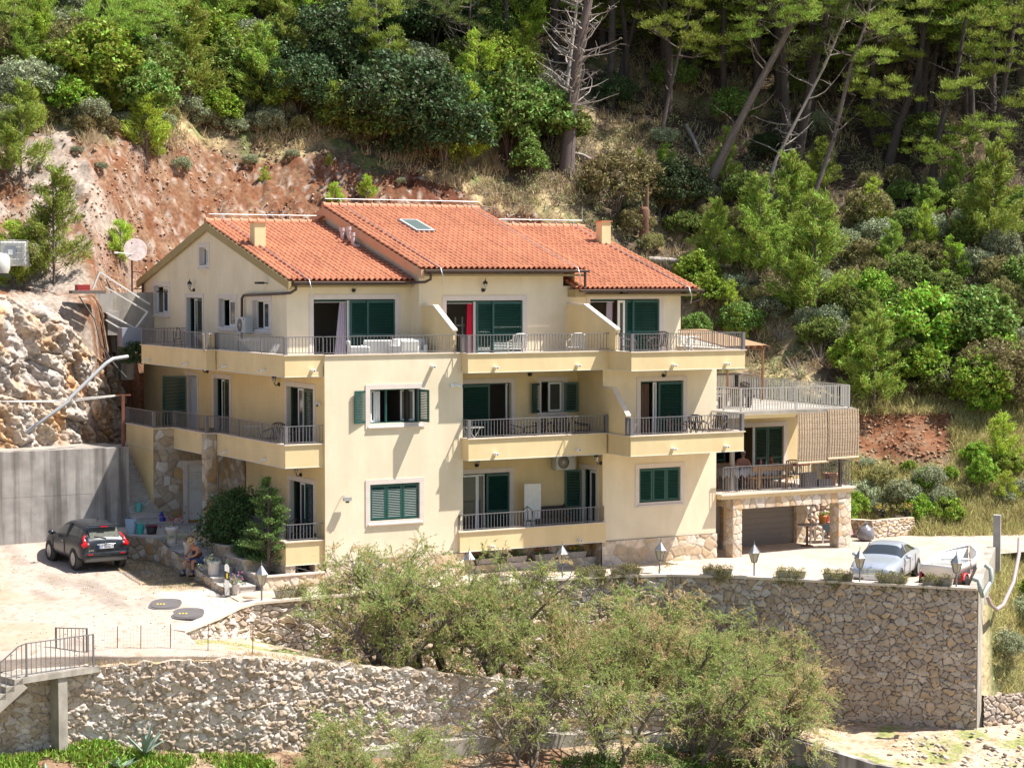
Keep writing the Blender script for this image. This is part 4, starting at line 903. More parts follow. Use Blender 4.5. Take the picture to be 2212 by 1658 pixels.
# courtyard: triangulated fan between house front and upper wall
def court_z(x, y=0.): return np.interp(x, [-4, 0, 12, 16, 22, 30], [-.02, 0, -.12, -.17, -.12, -.12]) - .055 * np.clip(-np.asarray(y) - .5, 0, 20) * np.clip((np.asarray(x) - 13) / 3, 0, 1)
A = []; B = []
xs = np.concatenate([np.linspace(-3.6, 19.3, 150)])
ylo = np.interp(xs, [p[0] for p in UW], [p[1] for p in UW]); T_ = np.linspace(0, 1, 60)[:, None]
XX = np.broadcast_to(xs[None], (60, 150)); YY = ylo[None] + (9. - ylo)[None] * T_; ZZ = court_z(XX, YY); tt_ = np.clip((XX + 3.6) / 1.2, 0, 1); ZZ = ZZ * tt_ + (np.interp(YY, GY, GZ) + .012) * (1 - tt_); ZZ = np.where((XX < -2.45) & (YY > .3), ZZ - .5, ZZ)
n3 = fbm(XX * 1.5, YY * 1.5, 4, 55); n4 = fbm(XX * 9, YY * 9, 3, 56); C = mixc(np.broadcast_to(np.array([.47, .39, .32]), XX.shape + (3,)), np.array([.43, .33, .25]), (n3 - .5) * 4) * (.92 + .16 * n4)[..., None]
structure(gridmesh('courtyard', XX, YY, ZZ, GRAV, C))
XX, YY = np.meshgrid(np.linspace(19.3, 60, 120), np.linspace(-10.7, 9, 70)); edge = -10.65 + (XX - 19.35) * .98
YY = np.maximum(YY, np.minimum(edge, -3.6) ); ZZ = court_z(XX, YY) + .003
n3 = fbm(XX * 1.5, YY * 1.5, 4, 55); n4 = fbm(XX * 9, YY * 9, 3, 56); C = mixc(np.broadcast_to(np.array([.45, .375, .305]), XX.shape + (3,)), np.array([.38, .31, .25]), (n3 - .45) * 4) * (.92 + .16 * n4)[..., None]
structure(gridmesh('road', XX, YY, ZZ, GRAV, C))
# strip between the walls, and the dry path at the right
LW = [(-20, -4.9), (-11.3, -5.25), (-9.9, -5.55), (-5.2, -6.85), (1.5, -7.1), (6.4, -7.6), (9.6, -8.3), (12.0, -9.4)]
LT = [-1.05, -1.0, -.97, -.93, -2.0, -2.9, -3.45, -4.4]; LB = [-4.2, -4.2, -4.2, -4.4, -4.15, -4.4, -4.75, -5.5]
low = [(-11.2, -5.3, -1.0), (-6.8, -6.4, -.95), (-5.2, -6.85, -.95), (1.5, -7.05, -2.03), (6.4, -7.55, -2.95), (9.6, -8.25, -3.5), (12.0, -9.4, -4.5), (14.0, -11.5, -5.3), (16.0, -14.5, -5.5), (18.5, -19, -6.0)]
upl_ = [(-11.2, -4.5, -.6), (-6.8, -4.2, -.6)] + [(p[0], p[1] + .05, b) for p, b in zip(UW[1:8:1], UB[1:8])]
sl_ = np.linspace(0, 1, 260); lw = np.array(low); k = np.linspace(0, 1, len(low)); Lx = np.interp(sl_, k, lw[:, 0]); Ly = np.interp(sl_, k, lw[:, 1]); Lz = np.interp(sl_, k, lw[:, 2])
up2 = [(-11.2, -4.9, -.9), (-6.6, -3.9, -.65), (-4.1, -2.35, -1.1), (1.0, -2.2, -2.5), (7.0, -2.1, -3.95), (10.5, -2.5, -4.7), (13.5, -4.1, -5.0), (16.2, -7.0, -5.0), (19.35, -10.6, -4.95), (26, -11, -5.0)]
uw_ = np.array(up2); ku = np.linspace(0, 1, len(up2)); Ux = np.interp(sl_, ku, uw_[:, 0]); Uy = np.interp(sl_, ku, uw_[:, 1]); Uz = np.interp(sl_, ku, uw_[:, 2])
T_ = np.linspace(0, 1, 50)[:, None]; XX = Lx + (Ux - Lx) * T_; YY = Ly + (Uy - Ly) * T_; ZZ = Lz + (Uz - Lz) * T_ ** 1.2 + (fbm(XX * 1.3, YY * 1.3, 4, 57) - .5) * .25 * np.sin(np.pi * T_)
n3 = fbm(XX * 1.2, YY * 1.2, 4, 58); n4 = fbm(XX * 8, YY * 8, 3, 59)
C = mixc(np.broadcast_to(np.array([.45, .35, .26]), XX.shape + (3,)), np.array([.36, .25, .16]), (n3 - .5) * 5); C = mixc(C, np.array([.24, .25, .10]), (fbm(XX * .9 + 5, YY * .9, 3, 60) - .56) * 7) * (.8 + .4 * n4)[..., None]
structure(gridmesh('terrace_ground', XX, YY, ZZ, SOIL, C))
# ground at the foot of everything
XX, YY = np.meshgrid(np.arange(-40, 60, .35), np.arange(-45, -5.5, .35))
base = np.interp(XX, [-40, -16, -10, -4, 2, 8, 12, 18, 60], [-3.2, -3.2, -3.2, -3.95, -4.3, -4.6, -5.6, -6.6, -7.2]); wy = np.interp(XX, [-40, -10, -5, 2, 10, 12, 18], [-5.2, -5.6, -6.9, -7.2, -8.5, -9.4, -12])
ZZ = base - np.clip(wy - YY, 0, 99) * .42 + (fbm(XX * .8, YY * .8, 4, 61) - .5) * .5
n3 = fbm(XX * 1.2, YY * 1.2, 4, 62); C = mixc(np.broadcast_to(np.array([.22, .13, .08]), XX.shape + (3,)), np.array([.33, .26, .18]), (n3 - .45) * 5)
structure(gridmesh('lower_ground', XX, YY, ZZ, SOIL, C))
# right bank below the road, behind the end wall
XX, YY = np.meshgrid(np.arange(19., 50, .2), np.arange(-16, -2.5, .2)); e_ = (YY - (-10.65 + (XX - 19.35) * .98)); tot_ = np.maximum((-10.65 + (XX - 19.35) * .98) + 9.3, .7); ZZ = np.where(e_ > -.45, -1.1, -.3 - 3.9 * np.clip(-e_ / tot_, 0, 1)) + (fbm(XX * .9, YY * .9, 4, 63) - .5) * .4
sec = np.clip((-9.1 + (XX - 21) * .2 - YY) * 4, 0, 1); ZZ = np.maximum(ZZ, -5.8); ZZ = np.where(YY < -9.45 + (XX - 21) * .1, np.minimum(ZZ, -5.6), ZZ)
n3 = fbm(XX * 1.2, YY * 1.2, 4, 64); C = mixc(np.broadcast_to(np.array([.34, .27, .16]), XX.shape + (3,)), np.array([.17, .17, .08]), (n3 - .45) * 6)
structure(gridmesh('right_bank', XX, YY, ZZ, SOIL, C))
# ---------------------------------------------------------------- retaining walls
PALR = [(.47, .38, .31), (.54, .46, .40), (.40, .31, .24), (.56, .49, .43), (.49, .38, .28)]
PALB = [(.46, .37, .30), (.51, .42, .35), (.54, .46, .39), (.42, .34, .28), (.48, .36, .26)]
o = stonewall('stone_retaining_wall', UW[:11], UB[:11], [z - .07 for z in UT[:11]], STN, cw=.27, ch=.19, res=.030, amp=.10, ew=.13, mortar=.03, pal=PALR, mcol=(.24, .17, .12), seed=3, thick=.45, wv=.6, warp=.3, rough=.035, lo=.4)
tag(o, 'sunlit stone retaining wall under the courtyard, half hidden by feathery trees', 'wall')
c = MB(); c.use(COPE); c.strip(UW, .30, -.10, -.001, .0); 
c = MB(); c.use(COPE)
for i in range(len(UW) - 1):
    a, b = UW[i], UW[i + 1]; P0 = offset(UW, .42); P1 = offset(UW, -.12)
    v = [(P1[i][0], P1[i][1], UT[i] - .07), (P1[i + 1][0], P1[i + 1][1], UT[i + 1] - .07), (P0[i + 1][0], P0[i + 1][1], UT[i + 1] - .07), (P0[i][0], P0[i][1], UT[i] - .07)]
    v += [(p[0], p[1], p[2] + .085) for p in v]; c.add(v, [(0, 3, 2, 1), (4, 5, 6, 7), (0, 1, 5, 4), (2, 3, 7, 6), (1, 2, 6, 5), (3, 0, 4, 7)])
c.build('coping', parent=o)
o = stonewall('stone_retaining_wall', UW[10:] , [-5.35] * 3, [z - .07 for z in UT[10:]], STN, cw=.27, ch=.19, res=.027, amp=.10, ew=.12, mortar=.03, pal=PALB, mcol=(.13, .09, .065), seed=4, thick=.45, wv=.6, warp=.28, rough=.03, lo=.4)
tag(o, 'tall shaded brown stone retaining wall below the silver car', 'wall')
o = stonewall('dry_stone_wall', LW, LB, LT, STN, cw=.25, ch=.165, res=.027, amp=.08, ew=.11, mortar=.03, pal=[(.56, .47, .39), (.64, .56, .49), (.50, .39, .30), (.60, .52, .45), (.46, .36, .27)], mcol=(.34, .26, .19), seed=5, thick=.5, warp=.34, top=.3, wv=.65, rough=.06, lo=.3)
tag(o, 'long rough dry stone wall along the bottom of the picture', 'wall')
f = MB(); f.use(CONCP)
FT = [(-5.6, -7.25), (1.5, -7.4), (6.4, -7.9), (9.6, -8.6), (12.0, -9.7)]; zt_ = [-4.0, -3.95, -4.2, -4.5, -5.2]
P1 = offset(FT, -.15)
for i in range(len(FT) - 1):
    v = [(P1[i][0], P1[i][1], -7), (P1[i + 1][0], P1[i + 1][1], -7), (FT[i + 1][0], FT[i + 1][1] + .4, -7), (FT[i][0], FT[i][1] + .4, -7), (P1[i][0], P1[i][1], zt_[i]), (P1[i + 1][0], P1[i + 1][1], zt_[i + 1]), (FT[i + 1][0], FT[i + 1][1] + .4, zt_[i + 1] + .05), (FT[i][0], FT[i][1] + .4, zt_[i] + .05)]
    f.add(v, [(0, 3, 2, 1), (4, 5, 6, 7), (0, 1, 5, 4), (2, 3, 7, 6), (1, 2, 6, 5), (3, 0, 4, 7)])
f.build('concrete_footing', parent=o)
o = stonewall('stone_retaining_wall', [(20.6, -9.6), (23.2, -9.3), (28, -8.3)], [-7.0, -7.0, -7.0], [-4.15, -4.3, -4.3], STN, cw=.27, ch=.18, res=.03, amp=.09, ew=.13, mortar=.03, pal=PALB, mcol=(.16, .11, .08), seed=6, thick=.5, top=.2, wv=.4)
tag(o, 'low brown stone wall at the right edge below the grassy bank', 'wall')
# end wall of pale concrete with its post
e_ = MB(); e_.use(CONCP); n_ = 8
for i in range(n_):
    t0, t1 = i / n_, (i + 1) / n_; a = (19.37 + 4.9 * t0, -10.68 + 4.55 * t0); b = (19.37 + 4.9 * t1, -10.68 + 4.55 * t1)
    zb0 = -4.9 + 3.6 * t0; zb1 = -4.9 + 3.6 * t1; nx, ny = .68, -.73
    v = [(a[0], a[1], zb0 - .6), (b[0], b[1], zb1 - .6), (b[0] - nx * .32, b[1] - ny * .32, zb1 - .6), (a[0] - nx * .32, a[1] - ny * .32, zb0 - .6)]
    v += [(p[0], p[1], q) for p, q in zip(v, (-.12 + .55 * t0, -.12 + .55 * t1, -.12 + .55 * t1, -.12 + .55 * t0))]
    e_.add(v, [(0, 3, 2, 1), (4, 5, 6, 7), (0, 1, 5, 4), (2, 3, 7, 6), (1, 2, 6, 5), (3, 0, 4, 7)])
o = e_.build('concrete_wall'); tag(o, 'pale board-marked concrete end wall running back from the corner to a tall post', 'wall')
p_ = MB(); p_.use(CONC); p_.M = frame(24.35, -6.1, -.5, R(43)); p_.box(-.05, .28, -.13, .13, 0, 2.1); p_.build('concrete_post', parent=o)
f = MB(); f.use(CONC); pts = [(12.0, -9.65, -4.62), (14.0, -11.75, -5.32), (16.0, -14.75, -5.5), (18.5, -19.2, -6.0), (21, -24, -6.6)]
for a, b in zip(pts[:-1], pts[1:]):
    v = [(a[0], a[1], -10), (b[0], b[1], -10), (b[0] + .3, b[1] + .25, -10), (a[0] + .3, a[1] + .25, -10), (a[0], a[1], a[2]), (b[0], b[1], b[2]), (b[0] + .3, b[1] + .25, b[2]), (a[0] + .3, a[1] + .25, a[2])]
    f.add(v, [(0, 3, 2, 1), (4, 5, 6, 7), (0, 1, 5, 4), (2, 3, 7, 6), (1, 2, 6, 5), (3, 0, 4, 7)])
tag(f.build('concrete_wall'), 'low stained concrete wall edging the dry path at the bottom right', 'wall')
# ================================================================ plants
NR = np.random.default_rng
def unit(v): return v / (np.linalg.norm(v, axis=-1, keepdims=True) + 1e-9)
def leafquads(P, D, l, w, rng, up=.4):
    """diamond leaves at P with long axis D; returns verts, faces"""
    n = len(P); D = unit(D); N = unit(rng.normal(size=(n, 3)) + np.array([0, 0, up * 2])); B = unit(np.cross(N, D))
    l = l * rng.uniform(.7, 1.3, (n, 1)); w = w * rng.uniform(.7, 1.3, (n, 1))
    V = np.stack([P - D * l / 2, P + B * w / 2, P + D * l / 2, P - B * w / 2], 1).reshape(-1, 3)
    return V, np.arange(n * 4).reshape(n, 4)
def clump_leaves(C, r, m, l, w, rng, flat=.8, up=.4, out=.6):
    """m leaves in a soft ball round each centre in C (n,3) with radius r (n,)"""
    n = len(C); r = np.broadcast_to(np.asarray(r, float), (n,))
    q = unit(rng.normal(size=(n, m, 3))) * (rng.uniform(.35, 1, (n, m, 1)) ** .6); q[..., 2] *= flat
    P = (C[:, None] + q * r[:, None, None]).reshape(-1, 3); D = (unit(q) * out + rng.normal(size=(n, m, 3)) * .6).reshape(-1, 3)
    return leafquads(P, D, l, w, rng, up)
def cat(parts):
    Vs = []; Fs = []; b = 0
    for V, F in parts: Vs.append(V); Fs.append(F + b); b += len(V)
    return np.vstack(Vs), np.vstack(Fs)
G = lambda n, c, ob=.5, isl=1., tr=.25, r=.6: mat(n, c, r, island=isl, objv=ob, transl=tr, spec=.3)
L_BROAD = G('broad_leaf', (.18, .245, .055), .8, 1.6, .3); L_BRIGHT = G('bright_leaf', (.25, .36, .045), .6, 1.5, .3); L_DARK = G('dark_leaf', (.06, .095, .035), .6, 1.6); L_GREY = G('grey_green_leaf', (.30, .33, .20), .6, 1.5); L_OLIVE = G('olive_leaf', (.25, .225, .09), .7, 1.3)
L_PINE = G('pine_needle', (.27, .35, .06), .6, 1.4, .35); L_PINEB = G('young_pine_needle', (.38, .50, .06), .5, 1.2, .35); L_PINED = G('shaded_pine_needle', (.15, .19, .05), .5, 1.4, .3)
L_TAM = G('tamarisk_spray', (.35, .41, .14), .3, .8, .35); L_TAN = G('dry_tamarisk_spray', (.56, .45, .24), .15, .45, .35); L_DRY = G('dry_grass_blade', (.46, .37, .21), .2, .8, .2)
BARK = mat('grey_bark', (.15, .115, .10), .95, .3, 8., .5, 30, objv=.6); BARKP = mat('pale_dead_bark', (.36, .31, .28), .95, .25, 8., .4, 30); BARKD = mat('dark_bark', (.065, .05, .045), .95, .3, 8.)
# ---- ground lookup along a pixel column
def gp(px, py, dmin=82., dmax=124.):
    d = np.arange(dmin, dmax, .25); z = hill_h(np.full(d.shape, float(px)), d)[0]; row = 600. - (z - CAM[2]) * 4470. / d
    ok = np.where(row <= py)[0]; i = ok[0] if len(ok) else len(d) - 1
    X, Y = to_world(np.array([float(px)]), np.array([d[i]])); return float(X[0]), float(Y[0]), float(z[i]), float(d[i])
def at_depth(px, py, d): X, Y = to_world(np.array([float(px)]), np.array([float(d)])); return np.array([X[0], Y[0], CAM[2] + d * (600. - py) / 4470.])
# ---- prototypes (linked once; further plants are copies sharing their meshes)
def bush_mesh(seed, rx, rz, ncl, m, l, w, cr=.34, shape='round', up=.4):
    rng = NR(seed); C = []
    while len(C) < ncl:
        a = rng.uniform(0, 2 * math.pi); ph = math.acos(rng.uniform(-.5, 1)); q = rng.uniform(.45, 1.) ** .5
        rr = rx * q * (.75 + .5 * float(fbm(np.array([a * 1.3 + seed]), np.array([ph * 1.7]), 2, seed)[0]))
        x, y, z = rr * math.sin(ph) * math.cos(a), rr * math.sin(ph) * math.sin(a), rz * (.95 + rr / rx * math.cos(ph) * .95)
        if shape == 'cone': t = z / (2 * rz); x *= 1.25 * (1.08 - t); y *= 1.25 * (1.08 - t)
        C.append((x, y, z))
    return clump_leaves(np.array(C), rng.uniform(.6, 1.2, ncl) * cr, m, l, w, rng, .8, up)
def stems(mb, rng, h, n, r, spread=.5, z0=0.):
    for i in range(n):
        a = rng.uniform(0, 6.28); s = spread * rng.uniform(.3, 1); mb.tube([(0, 0, z0 - .2), (math.cos(a) * s * .3, math.sin(a) * s * .3, h * .4), (math.cos(a) * s, math.sin(a) * s, h)], [r, r * .7, r * .25], 5)
PROTO = {}
def proto(kind, parts):
    """parts: list of (name, V, F, material) or (name, MB)"""
    PROTO[kind] = []
    for p in parts:
        if isinstance(p[1], MB):
            o = p[1].build(p[0]); me = o.data
        else:
            o = qmesh(p[0], p[1], p[2], p[3]); me = o.data
        bpy.data.objects.remove(o); PROTO[kind].append((p[0], me))
def plant(kind, name, label, cat_, loc, sc=1., rz=None, group=None, scz=None, rng=random):
    t = thing(name, label, cat_, loc, rz if rz is not None else rng.uniform(0, 6.28), group); t.scale = (sc, sc, scz or sc)
    for nm, me in PROTO[kind]: link(bpy.data.objects.new(nm, me), t)
    return t
def mk_bush(kind, seed, rx, rz, ncl, m, l, w, lm, cr=.34, shape='round', up=.4, st=4):
    V, F = bush_mesh(seed, rx, rz, ncl, m, l, w, cr, shape, up); b = MB(); b.use(BARK); stems(b, random.Random(seed), rz * 1.1, st, .05, rx * .5)
    proto(kind, [('foliage', V, F, lm), ('stem', b)])
mk_bush('broad1', 101, 1.5, 1.15, 210, 44, .15, .085, L_BROAD, .26); mk_bush('broad2', 102, 1.3, 1.3, 190, 44, .15, .085, L_BRIGHT, .25)
mk_bush('dark1', 103, 1.6, 1.3, 220, 44, .13, .07, L_DARK, .28); mk_bush('grey1', 104, 1.2, .9, 150, 40, .12, .06, L_GREY, .25)
mk_bush('olive1', 105, 1.2, 1.0, 150, 44, .16, .04, L_OLIVE, .25, up=.1); mk_bush('broad3', 106, 1.1, 1.5, 160, 44, .14, .08, L_BROAD, .26, shape='cone')
def pine_sapling(kind, seed, h, r, lm, dens=1.):
    rng = NR(seed); parts = []; b = MB(); b.use(BARK); b.tube([(0, 0, -.3), (.02, 0, h * .5), (0, 0, h)], [.06, .04, .012], 6); P = []; D = []
    nb = int(46 * dens)
    for i in range(nb):
        t = (i + .5) / nb; z = h * (.08 + .9 * t); L = r * (1.05 - t) ** .7 * rng.uniform(.6, 1.1) + .1; a = rng.uniform(0, 6.28)
        tip = np.array([math.cos(a) * L, math.sin(a) * L, z + L * .45 + .1]); base = np.array([0, 0, z]); b.tube([base, tip], [.014, .005], 4, cap=False)
        k = int(22 + 95 * L * dens); s = rng.uniform(.15, 1, (k, 1)) ** .7; q = base + (tip - base) * s + rng.normal(size=(k, 3)) * .055 * (1 + L * .6)
        P.append(q); D.append(unit(tip - base + np.array([0, 0, .3 * L]))[None] * .8 + rng.normal(size=(k, 3)) * .55)
    V, F = leafquads(np.vstack(P), np.vstack(D), .24, .032, rng, .1)
    proto(kind, [('foliage', V, F, lm), ('trunk', b)])
pine_sapling('sapling1', 111, 3.2, 1.15, L_PINEB); pine_sapling('sapling2', 112, 2.4, 1.1, L_PINEB, .9); pine_sapling('sapling3', 113, 4.2, 1.5, L_PINE, 1.4)
# bare brushwood
b = MB(); b.use(BARKP); rg = random.Random(5)
for i in range(46):
    a = rg.uniform(0, 6.28); e = rg.uniform(.1, 1.2); L = rg.uniform(.5, 1.3); d = Vector((math.cos(a) * math.cos(e), math.sin(a) * math.cos(e), math.sin(e))); k = Vector((rg.uniform(-.3, .3), rg.uniform(-.3, .3), rg.uniform(-.1, .3)))
    b.tube([Vector((0, 0, 0)), d * L * .5 + k * .3, d * L + k], [.016, .01, .004], 4, cap=False)
proto('brush', [('twig', b)])
def where(px, py):
    xs_ = ['at the far left', 'left of the gable', 'above the gable', 'above the left ridge', 'above the tall ridge', 'near the big dead pine', 'above the right chimney', 'above the right eave', 'above the pergola', 'right of the pergola', 'at the far right']
    ys_ = ['along the top edge', 'high on the slope', 'on the upper slope', 'mid-slope', 'on the lower slope', 'low on the bank']
    return xs_[min(10, max(0, int((px + 30) / 206)))] + ', ' + ys_[min(5, max(0, int((py + 10) / 160)))]
# ---- tall pines built one by one: trunk through given points, crown of needle tufts
def pine_tree(name, label, trunk_px, r0, tufts, lm, bark=BARK, bare=0, seed=1, group=None, dense=150, tr=.75, d_off=0., size=.2):
    rng = NR(seed); rr = random.Random(seed); x0, y0, z0, d = gp(*trunk_px[0]); d += d_off
    pts = [np.array([x0, y0, z0 - .3])] + [at_depth(px, py, d + .25 * k) for k, (px, py) in enumerate(trunk_px[1:], 1)]; o = pts[0].copy()
    t = thing(name, label, 'tree', tuple(o), 0, group); b = MB(); b.use(bark)
    pl_ = [Vector(p - o) for p in pts]; n = len(pl_); rad = [r0 * (1 - .62 * i / (n - 1)) for i in range(n)]; rad[0] *= 1.25
    b.tube(pl_, rad, 10); b.build('trunk', parent=t)
    lb = MB(); lb.use(BARKP if bare > 60 else bark)
    def along(u): f = u * (n - 1); i = min(int(f), n - 2); return pl_[i].lerp(pl_[i + 1], f - i)
    for i in range(bare):
        u = rr.uniform(.22, 1); p = along(u); a = rr.uniform(0, 6.28); L = rr.uniform(.9, 2.6) * (1.15 - .4 * u); el = rr.uniform(-.1, .6)
        dv = Vector((math.cos(a) * math.cos(el), math.sin(a) * math.cos(el), math.sin(el))); pp = [p]; q = p.copy(); kk = 5
        for j in range(kk): dv = (dv + Vector((rr.uniform(-.3, .3), rr.uniform(-.3, .3), rr.uniform(-.12, .25)))).normalized(); q = q + dv * L / kk; pp.append(q.copy())
        lb.tube(pp, [.05 * (1 - j / (kk + 1)) for j in range(kk + 1)], 4, cap=False)
        for j in range(4):
            s = rr.randint(1, kk); e = pp[s] + Vector((rr.uniform(-.5, .5), rr.uniform(-.5, .5), rr.uniform(-.2, .5))) * L * .5; lb.tube([pp[s], (pp[s] + e) / 2 + Vector((0, 0, .05)), e], [.014, .009, .004], 3, cap=False)
    C = []
    for (px, py, rad_) in tufts:
        c = at_depth(px, py, d + rr.uniform(-1.5, 1.5)) - o
        dd = [(along(u / 20.) - Vector(c)).length for u in range(4, 21)]; u = (4 + dd.index(min(dd))) / 20.; p = along(max(.2, u - .06)); m_ = (p + Vector(c)) / 2 + Vector((0, 0, -.25 * rad_))
        lb.tube([p, m_, Vector(c)], [.055, .035, .012], 5, cap=False)
        k = max(4, int(11 * rad_ ** 1.6)); q = rng.normal(size=(k, 3)) * np.array([.55, .55, .26]) * rad_; C += [(c + v, rr.uniform(.26, .42)) for v in q]
        for v in q[:5]: lb.tube([m_, Vector(c + v)], [.02, .007], 3, cap=False)
    if lb.v: lb.build('branch', parent=t)
    if C:
        cc = np.array([c for c, _ in C]); ra = np.array([r for _, r in C]); q = rng.normal(size=(len(cc), dense, 3)) * .48; q[..., 2] = np.abs(q[..., 2]) * .7
        P = (cc[:, None] + q * ra[:, None, None]).reshape(-1, 3); D = (q + np.array([0, 0, .5]) + rng.normal(size=q.shape) * .3).reshape(-1, 3)
        V, F = leafquads(P, D, size, .03, rng, .2); qmesh('crown', V, F, lm, t)
    return t
T_ = pine_tree
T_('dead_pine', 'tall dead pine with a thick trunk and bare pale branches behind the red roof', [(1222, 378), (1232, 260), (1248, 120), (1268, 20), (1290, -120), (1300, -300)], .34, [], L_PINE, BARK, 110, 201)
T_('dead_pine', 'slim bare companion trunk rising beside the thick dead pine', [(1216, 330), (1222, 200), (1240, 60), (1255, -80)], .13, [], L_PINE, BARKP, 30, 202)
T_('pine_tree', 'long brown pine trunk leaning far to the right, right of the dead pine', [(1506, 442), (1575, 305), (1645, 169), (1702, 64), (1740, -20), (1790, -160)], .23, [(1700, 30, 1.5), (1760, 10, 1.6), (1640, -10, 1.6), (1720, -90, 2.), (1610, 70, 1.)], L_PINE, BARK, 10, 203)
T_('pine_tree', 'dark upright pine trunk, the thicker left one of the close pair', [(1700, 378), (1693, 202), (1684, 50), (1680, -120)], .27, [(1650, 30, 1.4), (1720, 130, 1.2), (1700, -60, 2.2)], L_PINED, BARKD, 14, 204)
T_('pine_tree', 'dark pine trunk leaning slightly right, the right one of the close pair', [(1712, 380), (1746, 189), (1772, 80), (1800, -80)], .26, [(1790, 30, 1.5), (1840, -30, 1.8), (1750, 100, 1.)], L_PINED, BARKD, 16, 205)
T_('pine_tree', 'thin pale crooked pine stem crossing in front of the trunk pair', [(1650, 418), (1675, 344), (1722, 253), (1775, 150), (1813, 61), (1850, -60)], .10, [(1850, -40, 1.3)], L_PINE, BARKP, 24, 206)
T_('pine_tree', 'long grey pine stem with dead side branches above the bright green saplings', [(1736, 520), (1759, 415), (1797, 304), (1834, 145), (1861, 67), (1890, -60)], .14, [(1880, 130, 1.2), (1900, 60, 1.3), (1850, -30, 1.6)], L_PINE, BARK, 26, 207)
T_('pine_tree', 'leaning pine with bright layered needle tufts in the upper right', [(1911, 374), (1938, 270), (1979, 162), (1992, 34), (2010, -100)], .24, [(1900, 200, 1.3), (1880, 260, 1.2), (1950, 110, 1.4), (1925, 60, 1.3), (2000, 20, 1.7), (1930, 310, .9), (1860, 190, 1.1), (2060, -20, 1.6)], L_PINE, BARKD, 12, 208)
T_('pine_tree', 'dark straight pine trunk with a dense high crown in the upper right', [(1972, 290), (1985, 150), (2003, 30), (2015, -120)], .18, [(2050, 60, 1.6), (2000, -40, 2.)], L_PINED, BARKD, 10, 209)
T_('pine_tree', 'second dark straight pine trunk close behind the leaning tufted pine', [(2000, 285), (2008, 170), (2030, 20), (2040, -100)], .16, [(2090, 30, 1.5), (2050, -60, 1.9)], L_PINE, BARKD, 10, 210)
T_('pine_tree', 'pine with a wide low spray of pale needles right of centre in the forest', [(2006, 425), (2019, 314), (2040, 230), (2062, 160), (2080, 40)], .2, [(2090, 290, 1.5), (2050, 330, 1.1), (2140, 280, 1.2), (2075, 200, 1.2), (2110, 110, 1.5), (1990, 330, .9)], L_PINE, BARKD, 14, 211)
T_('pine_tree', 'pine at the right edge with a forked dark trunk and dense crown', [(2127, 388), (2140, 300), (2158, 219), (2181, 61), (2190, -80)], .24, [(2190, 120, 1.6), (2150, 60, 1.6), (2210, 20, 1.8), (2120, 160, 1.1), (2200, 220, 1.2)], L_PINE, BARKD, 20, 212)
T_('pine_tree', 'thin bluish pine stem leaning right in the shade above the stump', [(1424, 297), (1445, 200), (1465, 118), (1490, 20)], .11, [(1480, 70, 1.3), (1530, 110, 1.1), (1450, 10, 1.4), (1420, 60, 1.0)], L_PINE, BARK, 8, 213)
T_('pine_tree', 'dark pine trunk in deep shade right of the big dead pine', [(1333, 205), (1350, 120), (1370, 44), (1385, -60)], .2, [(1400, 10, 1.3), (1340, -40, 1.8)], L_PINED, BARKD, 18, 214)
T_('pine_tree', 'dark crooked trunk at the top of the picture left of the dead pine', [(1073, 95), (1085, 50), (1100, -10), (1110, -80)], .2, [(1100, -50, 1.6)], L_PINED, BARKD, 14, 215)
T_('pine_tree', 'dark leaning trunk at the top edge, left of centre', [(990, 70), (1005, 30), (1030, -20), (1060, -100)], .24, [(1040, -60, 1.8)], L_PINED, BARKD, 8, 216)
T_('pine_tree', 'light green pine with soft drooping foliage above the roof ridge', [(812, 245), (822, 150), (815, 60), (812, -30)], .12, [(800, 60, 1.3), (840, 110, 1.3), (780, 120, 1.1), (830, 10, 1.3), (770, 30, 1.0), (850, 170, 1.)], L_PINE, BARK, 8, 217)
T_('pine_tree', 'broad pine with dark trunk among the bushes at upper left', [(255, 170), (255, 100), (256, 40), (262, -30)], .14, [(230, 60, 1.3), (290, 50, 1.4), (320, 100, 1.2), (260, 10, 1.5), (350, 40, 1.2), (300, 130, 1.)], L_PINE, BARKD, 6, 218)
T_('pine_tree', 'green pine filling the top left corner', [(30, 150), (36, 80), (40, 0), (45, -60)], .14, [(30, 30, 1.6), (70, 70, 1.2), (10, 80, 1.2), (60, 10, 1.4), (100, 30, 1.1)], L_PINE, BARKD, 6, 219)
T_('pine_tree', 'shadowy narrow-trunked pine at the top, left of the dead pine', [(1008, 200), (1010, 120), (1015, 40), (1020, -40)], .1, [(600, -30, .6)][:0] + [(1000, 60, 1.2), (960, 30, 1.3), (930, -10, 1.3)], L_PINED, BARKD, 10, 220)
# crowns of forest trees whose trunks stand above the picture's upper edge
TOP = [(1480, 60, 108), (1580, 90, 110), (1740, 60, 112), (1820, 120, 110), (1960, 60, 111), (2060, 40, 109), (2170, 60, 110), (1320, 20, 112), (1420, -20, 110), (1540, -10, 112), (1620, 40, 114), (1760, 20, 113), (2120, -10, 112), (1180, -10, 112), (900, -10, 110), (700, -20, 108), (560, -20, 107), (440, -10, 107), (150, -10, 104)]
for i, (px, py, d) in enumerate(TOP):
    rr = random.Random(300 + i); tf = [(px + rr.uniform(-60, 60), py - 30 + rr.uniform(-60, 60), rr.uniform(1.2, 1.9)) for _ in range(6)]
    T_('pine_tree', ['dark forest pine showing only its lower crown along the top edge', 'pale green forest pine hanging into the top edge'][i % 2], [(px, max(py + 90, 40)), (px + 6, py), (px + 14, py - 120)], .2, tf, [L_PINED, L_PINE][i % 2], BARKD, 10, 300 + i, 'forest pines along the upper edge')
